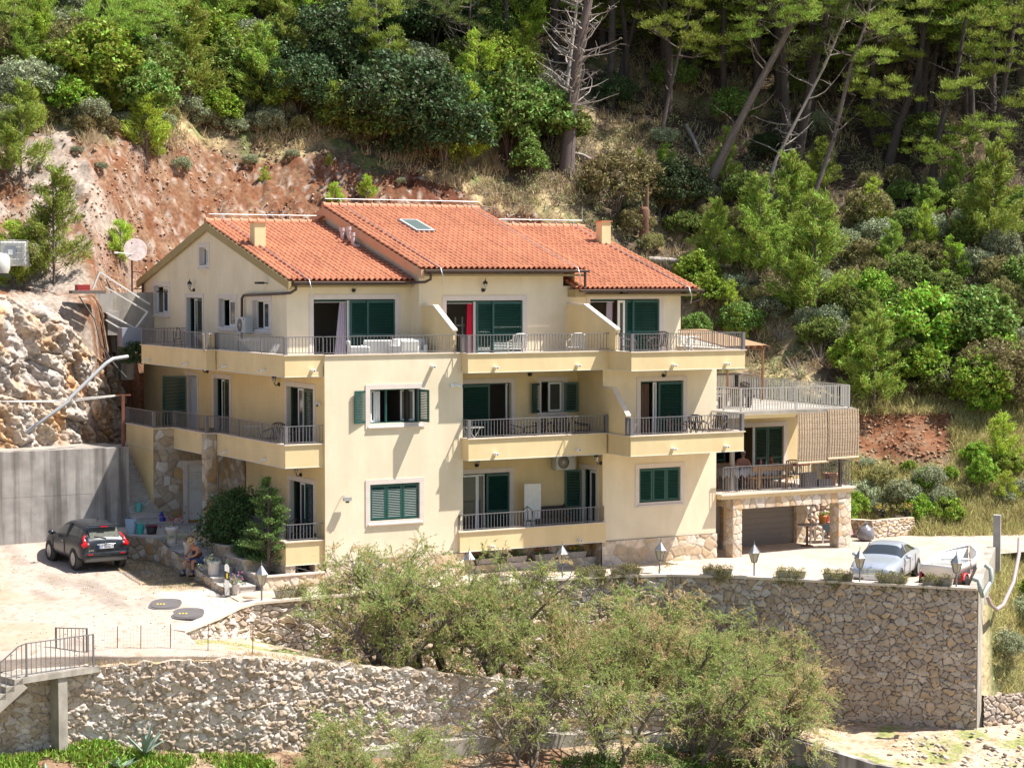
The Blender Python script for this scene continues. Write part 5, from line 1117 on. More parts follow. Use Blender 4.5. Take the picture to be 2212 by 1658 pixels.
for q, kind in enumerate(('tall1', 'tall2')):
    rg = NR(350 + q); rr = random.Random(350 + q); b = MB(); b.use(BARKD); b.tube([(0, 0, -.4), (.1, 0, 3), (.35 - q * .6, .1, 6), (.5 - q, .2, 9.5)], [.2, .17, .12, .04], 7); C = []
    for i in range(30):
        z = rr.uniform(5.2, 10.2); L = rr.uniform(.5, 2.4) * (1.25 - (z - 5) / 8); a = rr.uniform(0, 6.28); x0_ = (.5 - q) * z / 9.5; c = np.array([x0_ + math.cos(a) * L, math.sin(a) * L, z + L * .15]); b.tube([(x0_, .1, z - .3), (c[0], c[1], c[2])], [.045, .012], 4, cap=False); C += [c + v for v in rg.normal(size=(6, 3)) * np.array([.5, .5, .2])]
    for i in range(14): z = rr.uniform(1.5, 5.5); a = rr.uniform(0, 6.28); L = rr.uniform(.5, 1.6); b.tube([(0, 0, z), (math.cos(a) * L * .6, math.sin(a) * L * .6, z + .1), (math.cos(a) * L, math.sin(a) * L, z + rr.uniform(-.1, .5))], [.03, .015, .005], 3, cap=False)
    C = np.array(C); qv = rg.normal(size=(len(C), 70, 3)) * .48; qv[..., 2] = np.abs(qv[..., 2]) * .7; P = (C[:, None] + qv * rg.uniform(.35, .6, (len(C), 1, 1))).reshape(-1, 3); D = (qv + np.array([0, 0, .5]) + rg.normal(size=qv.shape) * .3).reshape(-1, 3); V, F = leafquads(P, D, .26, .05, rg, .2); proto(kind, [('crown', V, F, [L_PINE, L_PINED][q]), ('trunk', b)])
rf = random.Random(77); k_ = 0
for py_ in (30, 110, 190, 265, 330):
    for px_ in range(1020, 2460, 105):
        px2 = px_ + rf.uniform(-40, 40); py2 = py_ + rf.uniform(-35, 35)
        if py2 > np.interp(px2, [1020, 1200, 1400, 2460], [120, 300, 300, 350]) or (1150 < px2 < 1300 and py2 > 150): continue
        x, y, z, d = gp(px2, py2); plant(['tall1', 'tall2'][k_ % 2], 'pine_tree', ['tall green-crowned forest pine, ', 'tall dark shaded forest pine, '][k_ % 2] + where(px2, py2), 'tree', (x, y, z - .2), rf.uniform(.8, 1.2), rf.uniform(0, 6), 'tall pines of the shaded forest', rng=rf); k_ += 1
# splintered stump
x, y, z, d = gp(1392, 520); t = thing('tree_stump', 'splintered reddish standing stump beside the right chimney', 'stump', (x, y, z)); b = MB(); b.use(mat('splintered_wood', (.15, .075, .045), .95, .4, 9., .5, 20))
b.lathe([(.36, -.4), (.28, .3), (.25, 1.0), (.24, 1.45), (.12, 1.6), (.001, 1.55)], n=8); b.tube([(.1, 0, 1.3), (.14, 0, 2.3), (.2, .03, 2.75)], [.12, .07, .01], 5); b.tube([(-.15, 0, 1.3), (-.18, 0, 1.9)], [.1, .01], 5); b.build('trunk', parent=t)
# fallen logs
for k, (a_, b_, r_, lab) in enumerate((((1400, 575), (1530, 590), .15, 'pale fallen log lying right of the roof edge'), ((1440, 590), (1578, 583), .13, 'bleached fallen trunk with a dark end beside the first log'), ((1232, 345), (1285, 362), .1, 'short pale log at the foot of the dead pine'), ((1480, 280), (1512, 345), .12, 'grey leaning deadwood in the forest shade'))):
    A_ = gp(*a_); B_ = gp(*b_); t = MB(); t.use(BARKP); v = Vector(A_[:3]) + Vector((0, 0, .15)); u = Vector(B_[:3]) + Vector((0, 0, .15)); mid = (v + u) / 2 + Vector((0, 0, .1)); t.tube([v, mid, u], [r_, r_ * .9, r_ * .7], 8)
    for s in range(4): p = v.lerp(u, .2 + .18 * s); t.tube([p, p + Vector((.3, -.1, .5)), p + Vector((.35, -.2, .9))], [.03, .02, .006], 4)
    tag(t.build('fallen_log'), lab, 'log')
# ---------------------------------------------------------------- named shrubs and saplings on the slope
rs = random.Random(42)
FEAT = [  # kind, px, py, scale, label, category
 ('broad2', 215, 235, 1.5, 'large bright green broadleaf bush at upper left with a dark gap beneath', 'bush'), ('sapling2', 320, 345, 1.1, 'bright young pine leaning out over the red cut bank', 'sapling'),
 ('sapling3', 50, 390, 1.0, 'yellow-green pine on the slope at the left edge, above the white tank', 'sapling'), ('sapling3', 118, 615, 1.1, 'big light green pine beside the white water tank', 'sapling'), ('sapling2', 30, 632, 1.15, 'low spreading pine in front of the water tank', 'sapling'),
 ('sapling2', 262, 585, .8, 'small sparse pine just left of the satellite dish', 'sapling'), ('sapling1', 718, 290, .75, 'slim bright green sapling standing at the top of the cut bank', 'sapling'), ('sapling2', 725, 445, .45, 'tiny bright seedling behind the ridge, the left one', 'sapling'), ('sapling2', 795, 445, .5, 'small bright seedling behind the ridge, right of the other', 'sapling'),
 ('sapling3', 1700, 560, 1.2, 'tall fresh green young pine in the middle of the right slope', 'sapling'), ('sapling3', 1760, 700, 1.45, 'largest light green young pine on the slope, above the pergola', 'sapling'), ('sapling3', 1640, 610, 1.2, 'fresh green young pine left of the two tallest on the slope', 'sapling'),
 ('sapling3', 1890, 900, 1.05, 'young pine standing right of the roof terrace railing', 'sapling'), ('broad2', 1840, 820, .8, 'light green bush next to the young pine by the roof terrace', 'bush'), ('broad2', 1995, 800, 1.5, 'large glossy green bush on the right slope above the red scar', 'bush'), ('broad1', 2100, 760, 1.4, 'broad mid-green bush right of the glossy one', 'bush'),
 ('dark1', 1460, 470, 1.1, 'dark juniper-like bush beside the stump', 'bush'), ('olive1', 1330, 470, 1.7, 'olive-green juniper growing behind the right roof', 'bush'), ('olive1', 1875, 500, 1.1, 'small rounded juniper on the upper right slope', 'bush'), ('sapling3', 2140, 560, 1.3, 'upright pine near the right edge of the slope', 'sapling'),
 ('broad2', 2125, 900, 1.1, 'bright bush at the right above the tangled dead branches', 'bush'), ('olive1', 2150, 870, 1.5, 'bronze-green bush above the tangled dead branches', 'bush'), ('brush', 2080, 880, 1.6, 'tangle of bare grey branches on the right slope', 'brushwood'), ('sapling2', 2170, 1005, .9, 'feathery grey-green young pine at the right edge above the road', 'sapling'),
 ('grey1', 2010, 1060, .6, 'grey-green rounded shrub on the grassy bank above the road', 'shrub'), ('grey1', 1955, 1100, .65, 'leafy oleander-like shrub behind the silver car', 'shrub'), ('sapling2', 2180, 1090, .55, 'small dark spiky shrub on the dry grass by the road', 'shrub'),
 ('broad1', 760, 300, 1.2, 'rounded holm oak bush at the right end of the upper bank', 'bush'), ('dark1', 870, 330, 1.9, 'very dark dense bush in the shade above the tall roof ridge', 'bush'), ('dark1', 960, 370, 1.6, 'dark bush in shade left of the big dead pine', 'bush'), ('broad1', 1130, 330, 1.6, 'tall airy broadleaf shrub in half shade left of the dead trunk', 'bush'),
 ('dark1', 700, 200, 1.7, 'dark shaded bush in the upper middle of the slope', 'bush'), ('sapling1', 1035, 250, 1.3, 'upright young pine catching light in the dark part of the slope', 'sapling'), ('broad2', 1095, 220, 1.3, 'sunlit broadleaf bush among the dark ones left of the dead pine', 'bush')]
for kd, px, py, sc_, lab, ct in FEAT:
    x, y, z, d = gp(px, py); nm = {'bush': 'bush', 'sapling': 'pine_sapling', 'brushwood': 'brushwood', 'shrub': 'shrub'}[ct]; plant(kd, nm, lab, ct, (x, y, z - .1), sc_, rs.uniform(0, 6), rng=rs)
# the maquis: repeated shrubs
KL = {'broad1': ('green broadleaf shrub of the hillside maquis', 'shrub', 'broadleaf shrubs on the hillside'), 'broad2': ('bright yellow-green shrub of the hillside maquis', 'shrub', 'bright shrubs on the hillside'), 'dark1': ('dark evergreen shrub of the hillside maquis', 'shrub', 'dark shrubs on the hillside'),
      'grey1': ('grey-green low shrub of the hillside maquis', 'shrub', 'grey shrubs on the hillside'), 'olive1': ('olive-brown heath shrub of the hillside maquis', 'shrub', 'heath shrubs on the hillside'), 'broad3': ('upright pointed shrub of the hillside maquis', 'shrub', 'upright shrubs on the hillside'),
      'sapling1': ('slender young pine growing in the hillside maquis', 'sapling', 'young pines on the hillside'), 'sapling3': ('bushy young pine growing in the hillside maquis', 'sapling', 'bushy young pines on the hillside'), 'brush': ('bare grey brushwood lying on the hillside', 'brushwood', 'brushwood on the hillside')}
def scatter(n, x0, x1, y0, y1, mix, s0, s1, seed, excl=None):
    r = random.Random(seed); ks = [k for k, w_ in mix for _ in range(w_)]
    for i in range(n):
        px = x0 + (x1 - x0) * ((i * .61803 + r.uniform(0, .06)) % 1); py = y0 + (y1 - y0) * ((i + r.random()) / n)
        if excl and excl(px, py): continue
        k = r.choice(ks); x, y, z, d = gp(px, py); lab, ct, g = KL[k]
        sc_ = r.uniform(s0, s1); lab = (['small', 'mid-sized', 'large'][min(2, int(3 * (sc_ - s0) / (s1 - s0)))] + ' ' + lab.replace(' of the hillside maquis', '').replace(' growing in the hillside maquis', '').replace(' lying on the hillside', '') + ' ' + where(px, py)); plant(k, 'pine_sapling' if 'sap' in k else 'brushwood' if k == 'brush' else 'shrub', lab, ct, (x, y, z - .12), sc_, r.uniform(0, 6), g, sc_ * r.uniform(.8, 1.2), rng=r)
edge = lambda px, py: py > np.interp(px, [0, 300, 750, 900, 1000, 1150, 1300], [262, 285, 300, 350, 400, 450, 560])
scatter(62, -20, 640, -10, 275, [('broad1', 4), ('broad2', 4), ('grey1', 3), ('olive1', 2), ('sapling1', 2), ('sapling3', 2), ('broad3', 2)], .7, 1.35, 1, edge)
scatter(52, 620, 1190, -10, 400, [('dark1', 5), ('broad1', 3), ('grey1', 2), ('sapling1', 1), ('broad3', 2), ('sapling3', 1)], .75, 1.4, 2, edge)
scatter(12, 150, 900, 330, 420, [('grey1', 3), ('sapling1', 1), ('brush', 2)], .2, .4, 9)
scatter(30, 20, 680, 235, 300, [('grey1', 3), ('sapling1', 1), ('olive1', 1), ('broad1', 1)], .4, .7, 3, None)
scatter(22, 1280, 2230, 20, 380, [('dark1', 2), ('grey1', 2), ('brush', 5), ('broad1', 2), ('olive1', 2)], .5, 1., 4)
scatter(52, 1350, 2240, 400, 560, [('olive1', 4), ('broad1', 2), ('sapling3', 3), ('brush', 3), ('grey1', 3), ('sapling1', 2)], .45, .85, 5)
scatter(64, 1500, 2240, 560, 760, [('broad1', 4), ('broad2', 3), ('sapling3', 2), ('sapling1', 2), ('olive1', 4), ('brush', 3), ('grey1', 4)], .45, .95, 6)
scatter(34, 1700, 2240, 760, 910, [('broad1', 3), ('broad2', 3), ('olive1', 3), ('brush', 2), ('sapling3', 1), ('grey1', 2)], .5, 1.05, 7, lambda px, py: px < 2120 and py > 860)
scatter(14, 1870, 2230, 1000, 1120, [('grey1', 3), ('broad2', 1), ('olive1', 1)], .25, .6, 8)
# ---------------------------------------------------------------- dry grass, litter and rubble nobody could count
def field(n, x0, x1, y0, y1, seed, keep=None, clump=1.):
    r = NR(seed); px = r.uniform(x0, x1, n); py = r.uniform(y0, y1, n); d = np.arange(82., 124., .25); grid = np.arange(x0 - 1, x1 + 24, 12.)
    rows = {}
    Hh, Xg, Yg, _, _ = hill_h(*np.meshgrid(grid, d)); row = 600 - (Hh - CAM[2]) * 4470 / d[:, None]; row = np.minimum.accumulate(row, 0)
    ci = np.clip(((px - grid[0]) / 12 + .5).astype(int), 0, len(grid) - 1); dd = np.empty(n)
    for c in np.unique(ci): m = ci == c; dd[m] = np.interp(-py[m], -row[:, c], d)
    H, X, Y, _, _ = hill_h(px, dd); P = np.stack([X, Y, H], -1)
    if keep is not None: P = P[keep(px, py, P)]
    return P
def blades(P, per, h, w_, r, spread=.12, lean=.5):
    n = len(P); Q = np.repeat(P, per, 0) + r.normal(size=(n * per, 3)) * np.array([spread, spread, .02]); D = unit(np.array([0, 0, 1.]) + r.normal(size=(n * per, 3)) * lean); hh = h * r.uniform(.5, 1.4, (n * per, 1)); Q = Q + D * hh * .45
    B = unit(np.cross(D, r.normal(size=D.shape))); V = np.stack([Q - D * hh / 2 - B * w_ / 2, Q - D * hh / 2 + B * w_ / 2, Q + D * hh / 2 + B * w_ * .15, Q + D * hh / 2 - B * w_ * .15], 1).reshape(-1, 3); return V, np.arange(len(Q) * 4).reshape(-1, 4)
nz = lambda P, s, k, t: fbm(P[:, 0] * s, P[:, 1] * s, 3, k) > t
cutm = lambda px: np.interp(px, [0, 300, 750, 900, 1000, 1150, 1350, 1480], [285, 315, 330, 375, 420, 470, 560, 640])
P = field(12000, -30, 2240, -20, 800, 71, lambda px, py, P: (py < cutm(px) + 10) | (px > 1480)); P = P[nz(P, .6, 72, .46)]; V, F = blades(P, 14, .42, .035, NR(73))
tag(qmesh('dry_grass', V, F, L_DRY), 'straw-coloured dry grass between the hillside shrubs', 'grass', kind='stuff')
P = field(6000, 1800, 2240, 860, 1160, 74, lambda px, py, P: ~((np.abs(px - 1950) < 110) & (py < 1010) & (py > 895))); V, F = blades(P, 15, .30, .022, NR(75), .12, .55)
tag(qmesh('meadow_grass', V, F, G('meadow_blade', (.46, .42, .18), .1, 1.3)), 'pale green and yellow grass on the bank above the road', 'grass', kind='stuff')
# low undergrowth as one mass
P = field(4200, -30, 2240, -20, 900, 76, lambda px, py, P: (py < cutm(px) - 10) | ((px > 1480) & ((px > 1650) | (py < 640)) & ~((px > 1840) & (px < 2080) & (py > 870)))); r = NR(77); P = P[nz(P, .35, 78, .42)]; P[:, 2] += .25
q = np.repeat(P, 3, 0) + r.normal(size=(len(P) * 3, 3)) * np.array([.3, .3, .15]); V, F = clump_leaves(q, r.uniform(.16, .36, len(q)), 26, .10, .05, r)
tag(qmesh('undergrowth', V, F, G('undergrowth_leaf', (.22, .23, .10), 0, 1.7)), 'low mixed green undergrowth covering the slope', 'undergrowth', kind='stuff')
# fallen twigs and litter
r = NR(79); P = field(4200, 1050, 2240, -10, 620, 80); D = r.normal(size=P.shape) * np.array([1, 1, .25]); P[:, 2] += .12; V, F = leafquads(P, D, .8, .035, r, 1.)
tag(qmesh('forest_litter', V, F, mat('bleached_twigs', (.33, .28, .24), .9)), 'pale fallen twigs strewn over the forest floor', 'twigs', kind='stuff')
# rubble on the red bank
def rubble(P, s0, s1, m, name, lab, seed, colr):
    r = NR(seed); n = len(P); base = np.array([(0, 0, 1), (1, 0, 0), (0, 1, 0), (-1, 0, 0), (0, -1, 0), (0, 0, -1)], float); F0 = np.array([(0, 1, 2), (0, 2, 3), (0, 3, 4), (0, 4, 1), (5, 2, 1), (5, 3, 2), (5, 4, 3), (5, 1, 4)])
    s = (s0 + (s1 - s0) * r.uniform(0, 1, (n, 1, 1)) ** 3); V = base[None] * s * r.uniform(.55, 1.25, (n, 6, 1)) * np.array([1, 1, .7]); a = r.uniform(0, 6.28, n); c, s_ = np.cos(a)[:, None], np.sin(a)[:, None]
    V = np.stack([V[..., 0] * c - V[..., 1] * s_, V[..., 0] * s_ + V[..., 1] * c, V[..., 2]], -1) + P[:, None]; F = (F0[None] + 6 * np.arange(n)[:, None, None]).reshape(-1, 3)
    cc = np.array(colr)[r.integers(0, len(colr), n)] * r.uniform(.7, 1.2, (n, 1)); o = qmesh(name, V.reshape(-1, 3), F, m, None, np.repeat(cc, 6, 0)); return tag(o, lab, 'rubble', kind='stuff')
P = field(19000, -30, 1300, 285, 640, 81, lambda px, py, P: py > cutm(px) - 4); P = P[fbm(P[:, 0] * .9, P[:, 1] * .9, 3, 88) > .43]; P[:, 2] -= .03
rubble(P, .015, .12, SOIL, 'scree', 'loose reddish stones scattered over the cut bank', 82, [(.30, .17, .11), (.36, .27, .20), (.27, .15, .09), (.40, .33, .27), (.30, .18, .12)])
P = field(1100, 1830, 2090, 890, 1020, 83); rubble(P, .02, .14, SOIL, 'scree', 'loose reddish stones on the bare scar right of the blinds', 84, [(.32, .17, .1), (.36, .26, .18), (.26, .12, .07)])
# ================================================================ vehicles
TYRE = mat('tyre_rubber', (.02, .02, .02), .85); RIM = mat('alloy', (.32, .32, .33), .4, metal=.6); REDL = mat('red_lamp', (.55, .01, .015), .2); CHR = mat('chrome', (.75, .76, .78), .12, metal=1.); PLATE = mat('plate_white', (.7, .72, .75), .4); INK = mat('plate_ink', (.02, .02, .03), .6); BLUE = mat('plate_blue', (.02, .08, .4), .5); HEADL = mat('headlamp', (.35, .38, .42), .08, spec=.9)
def text(body, M, size, m, parent, name='lettering', ext=.002, align='CENTER'):
    c = bpy.data.curves.new(name, 'FONT'); c.body = body; c.size = size; c.extrude = ext; c.align_x = align; c.align_y = 'CENTER'; c.materials.append(m)
    o = bpy.data.objects.new(name, c); COL.objects.link(o); dg = bpy.context.evaluated_depsgraph_get(); me = bpy.data.meshes.new_from_object(o.evaluated_get(dg)); bpy.data.objects.remove(o)
    me.transform(M); return link(bpy.data.objects.new(name, me), parent)
def car_shell(st, parent, paint, glass, gx, cab):
    """st: stations rear to front (x, sill, w, belt z, belt w, roof z, roof w); gx: indices of gaps that are windscreens; cab: (first,last) stations with side glass"""
    V = []; F = []; MI = []; half = []
    for (x, s, w, zb, wb, zr, wr) in st:
        half.append([(0, s + .02), (w * .8, s), (w * .97, s + .07), (w, s + (zb - s) * .5), (w * .985, zb - .10), (wb, zb), (wb + (wr - wb) * .08, zb + (zr - zb) * .08), (wr + (wb - wr) * .12, zr - (zr - zb) * .16), (wr * .9, zr - .015), (wr * .5, zr + .012), (0, zr + .018)])
    n = len(half[0]); ring = 2 * n - 2
    for (x, *_), h in zip(st, half):
        pts = [(p[0], p[1]) for p in h] + [(-p[0], p[1]) for p in h[-2:0:-1]]; V += [(x, p[0], p[1]) for p in pts]
    for i in range(len(st) - 1):
        for k in range(ring):
            kk = k if k < n - 1 else ring - 1 - k
            F.append((i * ring + k, i * ring + (k + 1) % ring, (i + 1) * ring + (k + 1) % ring, (i + 1) * ring + k))
            g = (cab[0] <= i < cab[1] and kk == 6) or (i in gx and kk in (6, 7, 8, 9)); MI.append(1 if g else 0)
    F.append(tuple(range(ring))[::-1]); MI.append(0); F.append(tuple(len(V) - ring + k for k in range(ring))); MI.append(0)
    m = MB(); m.use(paint); m.v = V; m.f = F; m.sm = [True] * len(F); m.mats = [paint, glass]; m.mi = MI
    me_o = m.build('body', parent=parent); b = me_o.modifiers.new('subd', 'SUBSURF'); b.levels = 2; b.render_levels = 2; return me_o
def wheel(parent, x, y, r, wd, spokes=10):
    sgn = 1 if y > 0 else -1
    w = MB(); w.use(TYRE); w.M = Matrix.Translation((x, y - sgn * wd, r)) @ Matrix.Rotation(-sgn * math.pi / 2, 4, 'X'); w.lathe([(r * .62, 0), (r * .93, 0), (r, .03), (r, wd - .03), (r * .93, wd), (r * .68, wd), (r * .66, wd - .02)], n=24); o = w.build('wheel', parent=parent)
    q = MB(); q.use(RIM); q.M = w.M; q.lathe([(r * .68, wd - .01), (r * .64, wd - .012), (r * .62, wd - .08)], n=20)
    for k in range(spokes): a = k * 2 * math.pi / spokes; q.bar((0, 0, wd - .03), (math.cos(a) * r * .64, math.sin(a) * r * .64, wd - .025), .035, .02)
    q.lathe([(.05, wd - .05), (.05, wd - .01), (.001, wd - .008)], n=10); q.use(BLK); q.lathe([(.001, wd - .1), (r * .64, wd - .1)], n=20); q.build('rim', parent=o)
def arch(mb, x, y, r, m=BLK):
    sgn = 1 if y > 0 else -1; mb.use(m); o = mb.M; mb.M = o @ Matrix.Translation((x, y - sgn * .2, r * .98)) @ Matrix.Rotation(-sgn * math.pi / 2, 4, 'X'); mb.lathe([(.001, 0), (r * 1.14, 0), (r * 1.14, .2), (.001, .2)], n=28, caps=False); mb.M = o
# --- silver saloon
car = thing('parked_car', 'silver four-door saloon car parked at the corner behind the stone wall', 'car', (19.19, -6.02, -.45), R(217.8), sc=.955)
SILV = mat('silver_paint', (.50, .54, .62), .28, metal=.55, spec=.6)
st = [(-2.42, .42, .62, .80, .60, .86, .50), (-2.36, .34, .80, .94, .74, 1.0, .62), (-2.1, .28, .89, .99, .80, 1.06, .66), (-1.55, .25, .925, 1.0, .83, 1.12, .62), (-.95, .24, .925, .99, .84, 1.40, .55), (-.3, .24, .925, .98, .85, 1.455, .57), (.35, .24, .925, .97, .85, 1.43, .56), (1.0, .24, .925, .955, .84, 1.03, .66), (1.5, .25, .92, .93, .82, .985, .62), (2.0, .27, .88, .86, .76, .92, .55), (2.34, .32, .76, .74, .66, .80, .45), (2.44, .42, .55, .62, .48, .66, .3)]
bd = car_shell(st, car, SILV, GLS, (3, 6), (3, 7))
m = MB()
for x in (-1.47, 1.47):
    for y in (-.93, .93): arch(m, x, y, .335)
m.build('wheel_arch', parent=car)
for x in (-1.47, 1.47):
    for y in (-.945, .945): wheel(car, x, y, .335, .22)
m = MB(); m.use(CHR); m.box(2.30, 2.43, -.42, .42, .44, .47); m.box(2.30, 2.43, -.42, .42, .70, .73)
for z in (.52, .58, .64): m.box(2.33, 2.44, -.4, .4, z, z + .018)
m.use(BLK); m.box(2.28, 2.40, -.44, .44, .44, .73); m.build('grille', parent=car)
m = MB(); m.use(CHR); m.M = Matrix.Translation((2.34, 0, .80)); m.tube([(0, .05 * math.cos(a), .05 * math.sin(a) + .04) for a in [i * math.pi / 8 for i in range(17)]], .007, 5)
for a in (90, 210, 330): m.tube([(0, 0, .04), (0, .05 * math.cos(R(a)), .04 + .05 * math.sin(R(a)))], .006, 4)
m.build('bonnet_emblem', parent=car)
for s in (-1, 1):
    h = MB(); h.use(HEADL); h.M = Matrix.Translation((2.14, s * .66, .66)) @ Matrix.Rotation(R(-s * 28), 4, 'Z'); h.sphere((0, 0, 0), .2, 12, 8, .5); h.build('headlight', parent=car)
    g = MB(); g.use(SILV); g.sphere((.72, s * 1.0, 1.02), .12, 10, 8, .65); g.box(.68, .76, s * .86, s * .98, .97, 1.0); g.build('side_mirror', parent=car)
    for x in (-.45, .45): q = MB(); q.use(CHR); q.tube([(x - .1, s * .935, .80), (x + .08, s * .935, .81)], .012, 6); q.build('door_handle', parent=car)
    q = MB(); q.use(BLK)
    for x in (-.95, -.02, .92): q.box(x, x + .012, s * .915, s * .932, .32, .95)
    q.build('door_seam', parent=car)
    q = MB(); q.use(SILV); q.tube([(.02, s * .80, .99), (-.02, s * .6, 1.40)], .025, 5); q.build('door_pillar', parent=car)
m = MB(); m.use(PLATE); m.box(2.435, 2.46, -.26, .26, .34, .45); m.build('number_plate', parent=car)
m = MB(); m.use(mat('dashboard_shade', (.35, .5, .55), .6)); m.obox((.86, .2, 1.02), .2, .8, .02, (0, R(-25), 0)); m.build('sun_shade', parent=car)
# --- dark compact crossover
suv = thing('parked_car', 'dusty dark blue-grey compact crossover parked before the concrete wall, seen from behind', 'car', (-6.05, 7.22, .27), R(91.7), sc=1.02)
NAVY = mat('dusty_slate_paint', (.014, .02, .032), .28, .25, 5., metal=.2, spec=.5, col2=(.035, .038, .042)); CLAD = mat('grey_cladding', (.07, .065, .06), .7)
st = [(-2.06, .50, .60, .78, .60, .84, .52), (-2.04, .36, .80, .92, .74, 1.0, .60), (-1.90, .30, .875, 1.02, .78, 1.16, .60), (-1.55, .28, .885, 1.05, .79, 1.42, .53), (-1.1, .27, .885, 1.03, .80, 1.53, .56), (-.4, .27, .88, 1.0, .81, 1.57, .58), (.3, .27, .88, .98, .81, 1.52, .57), (1.02, .28, .88, .98, .80, 1.06, .64), (1.5, .29, .88, .95, .78, 1.01, .60), (1.85, .32, .82, .86, .70, .93, .5), (2.04, .42, .6, .72, .52, .78, .35)]
REARG = mat('dusty_rear_glass', (.10, .105, .09), .7, .3, 9., spec=.2)
bd = car_shell(st, suv, NAVY, mat('side_glass_dim', (.06, .075, .07), .08, spec=.8), (2, 6), (3, 7))
m = MB()
for x in (-1.26, 1.27):
    for y in (-.885, .885): arch(m, x, y, .345, CLAD)
m.build('wheel_arch', parent=suv)
for x in (-1.26, 1.27):
    for y in (-.9, .9): wheel(suv, x, y, .345, .22, 7)
m = MB(); m.use(NAVY); m.box(-2.13, -1.95, -.78, .78, .50, .63); m.use(CLAD); m.box(-2.10, -1.9, -.74, .74, .30, .50); m.build('rear_bumper', parent=suv, bev=.03)
m = MB(); m.use(REARG); m.obox((-1.83, 0, 1.24), .03, 1.02, .40, (0, R(38), 0)); m.use(BLK); m.tube([(-2.0, -.05, 1.08), (-1.93, .35, 1.16)], .018, 5); m.build('rear_window', parent=suv, bev=.008)
m = MB(); m.use(NAVY); m.obox((-1.72, 0, 1.50), .34, 1.06, .04, (0, R(6), 0)); m.build('roof_spoiler', parent=suv, bev=.015)
m = MB(); m.use(REDL); m.box(-1.905, -1.86, -.13, .13, 1.455, 1.49); m.build('brake_light', parent=suv)
for s in (-1, 1):
    h = MB(); h.use(REDL); h.tube([(-1.72, s * .60, 1.22), (-1.84, s * .70, 1.08), (-2.0, s * .70, .93), (-1.98, s * .82, .86)], [.035, .05, .085, .05], 8); h.tube([(-2.05, s * .60, .90), (-1.96, s * .78, .84)], [.06, .085], 8)
    o = h.build('tail_light', parent=suv); q = MB(); q.use(HEADL); q.sphere((-2.075, s * .62, .92), .04, 8, 6); q.build('reversing_lamp', parent=o)
    g = MB(); g.use(NAVY); g.sphere((.66, s * .99, 1.08), .12, 10, 8, .75); g.box(.62, .70, s * .82, s * .96, 1.02, 1.06); g.build('side_mirror', parent=suv)
    q = MB(); q.use(BLK)
    for x in (-.35, .85): q.box(x, x + .012, s * .875, s * .892, .35, .98)
    q.build('door_seam', parent=suv); q = MB(); q.use(CHR); q.tube([(-.28, s * .895, .86), (-.12, s * .895, .87)], .012, 6); q.build('door_handle', parent=suv)
    q = MB(); q.use(NAVY); q.tube([(-.38, s * .80, 1.0), (-.42, s * .62, 1.5)], .045, 6); q.build('door_pillar', parent=suv)
    q = MB(); q.use(REDL); q.box(-2.145, -2.12, s * .48, s * .66, .555, .585); q.build('rear_reflector', parent=suv)
m = MB(); m.use(CHR); m.tube([(-2.075, -.32, .885), (-2.08, 0, .90), (-2.075, .32, .885)], .018, 6); m.lathe([(.045, -.01), (.045, .01)], (-2.09, 0, .93), 10); m.build('chrome_bar', parent=suv)
m = MB(); m.use(PLATE); m.box(-2.095, -2.08, -.26, .26, .75, .86); o = m.build('number_plate', parent=suv)
MT = Matrix.Translation((-2.098, 0, .805)) @ Matrix.Rotation(R(-90), 4, 'Z') @ Matrix.Rotation(R(90), 4, 'X')
text('ST 6030-T', MT @ Matrix.Translation((.02, 0, 0)), .105, INK, o); q = MB(); q.use(BLUE); q.box(-2.099, -2.094, .215, .26, .75, .86); q.build('plate_band', parent=o)
text('JUKE', Matrix.Translation((-2.10, .52, .70)) @ Matrix.Rotation(R(-90), 4, 'Z') @ Matrix.Rotation(R(90), 4, 'X'), .09, CHR, suv, 'badge')
m = MB(); m.use(BLK); m.tube([(-1.2, 0, 1.56), (-1.3, 0, 1.72)], .01, 5); m.build('aerial', parent=suv)
# --- boat on its trailer
boat = thing('rowing_boat', 'white open fibreglass boat with cross benches, standing on a red trailer', 'boat', (19.53, -8.52, -.5), R(31.9), sc=.94)
GEL = mat('white_gelcoat', (.74, .72, .69), .35)
xs = np.linspace(0, 3.75, 16); V = []; F = []
for x in xs:
    t = x / 3.75; w = .82 * (1 - max(0, (t - .35) / .65) ** 2.4); w = max(w, .015) if t > .99 else w; w *= (.88 + .12 * min(1, t * 3)); zt = .93 + .32 * t ** 1.6; zk = .45 + .5 * max(0, t - .6) ** 1.5
    for (a, b) in ((1, 1), (.99, .82), (.90, .45), (.62, .12), (.0, 0), (-.62, .12), (-.90, .45), (-.99, .82), (-1, 1)): V.append((x, w * a, zk + (zt - zk) * b))
for i in range(15):
    for k in range(8): a = i * 9 + k; F.append((a, a + 1, a + 10, a + 9))
F.append(tuple(range(9)))
m = MB(); m.use(GEL); m.add(V, F, True); o = m.build('hull', parent=boat); sd = o.modifiers.new('solid', 'SOLIDIFY'); sd.thickness = .05; sd.offset = 1
gn = MB(); gn.use(GEL); gn.tube([V[i * 9] for i in range(16)] + [V[i * 9 + 8] for i in range(15, -1, -1)], .028, 6); gn.build('gunwale', parent=boat)
for x, w in ((.55, .70), (1.35, .77), (2.35, .70)): b = MB(); b.use(GEL); b.box(x, x + .28, -w, w, .74 + .04 * x, .79 + .04 * x); b.box(x + .02, x + .05, -w, w, .5, .74 + .04 * x); b.build('bench', parent=boat, bev=.012)
b = MB(); b.use(mat('grey_plate', (.4, .4, .42), .5)); b.box(-.03, -.005, -.22, .22, .70, .86); b.build('transom_plate', parent=boat)
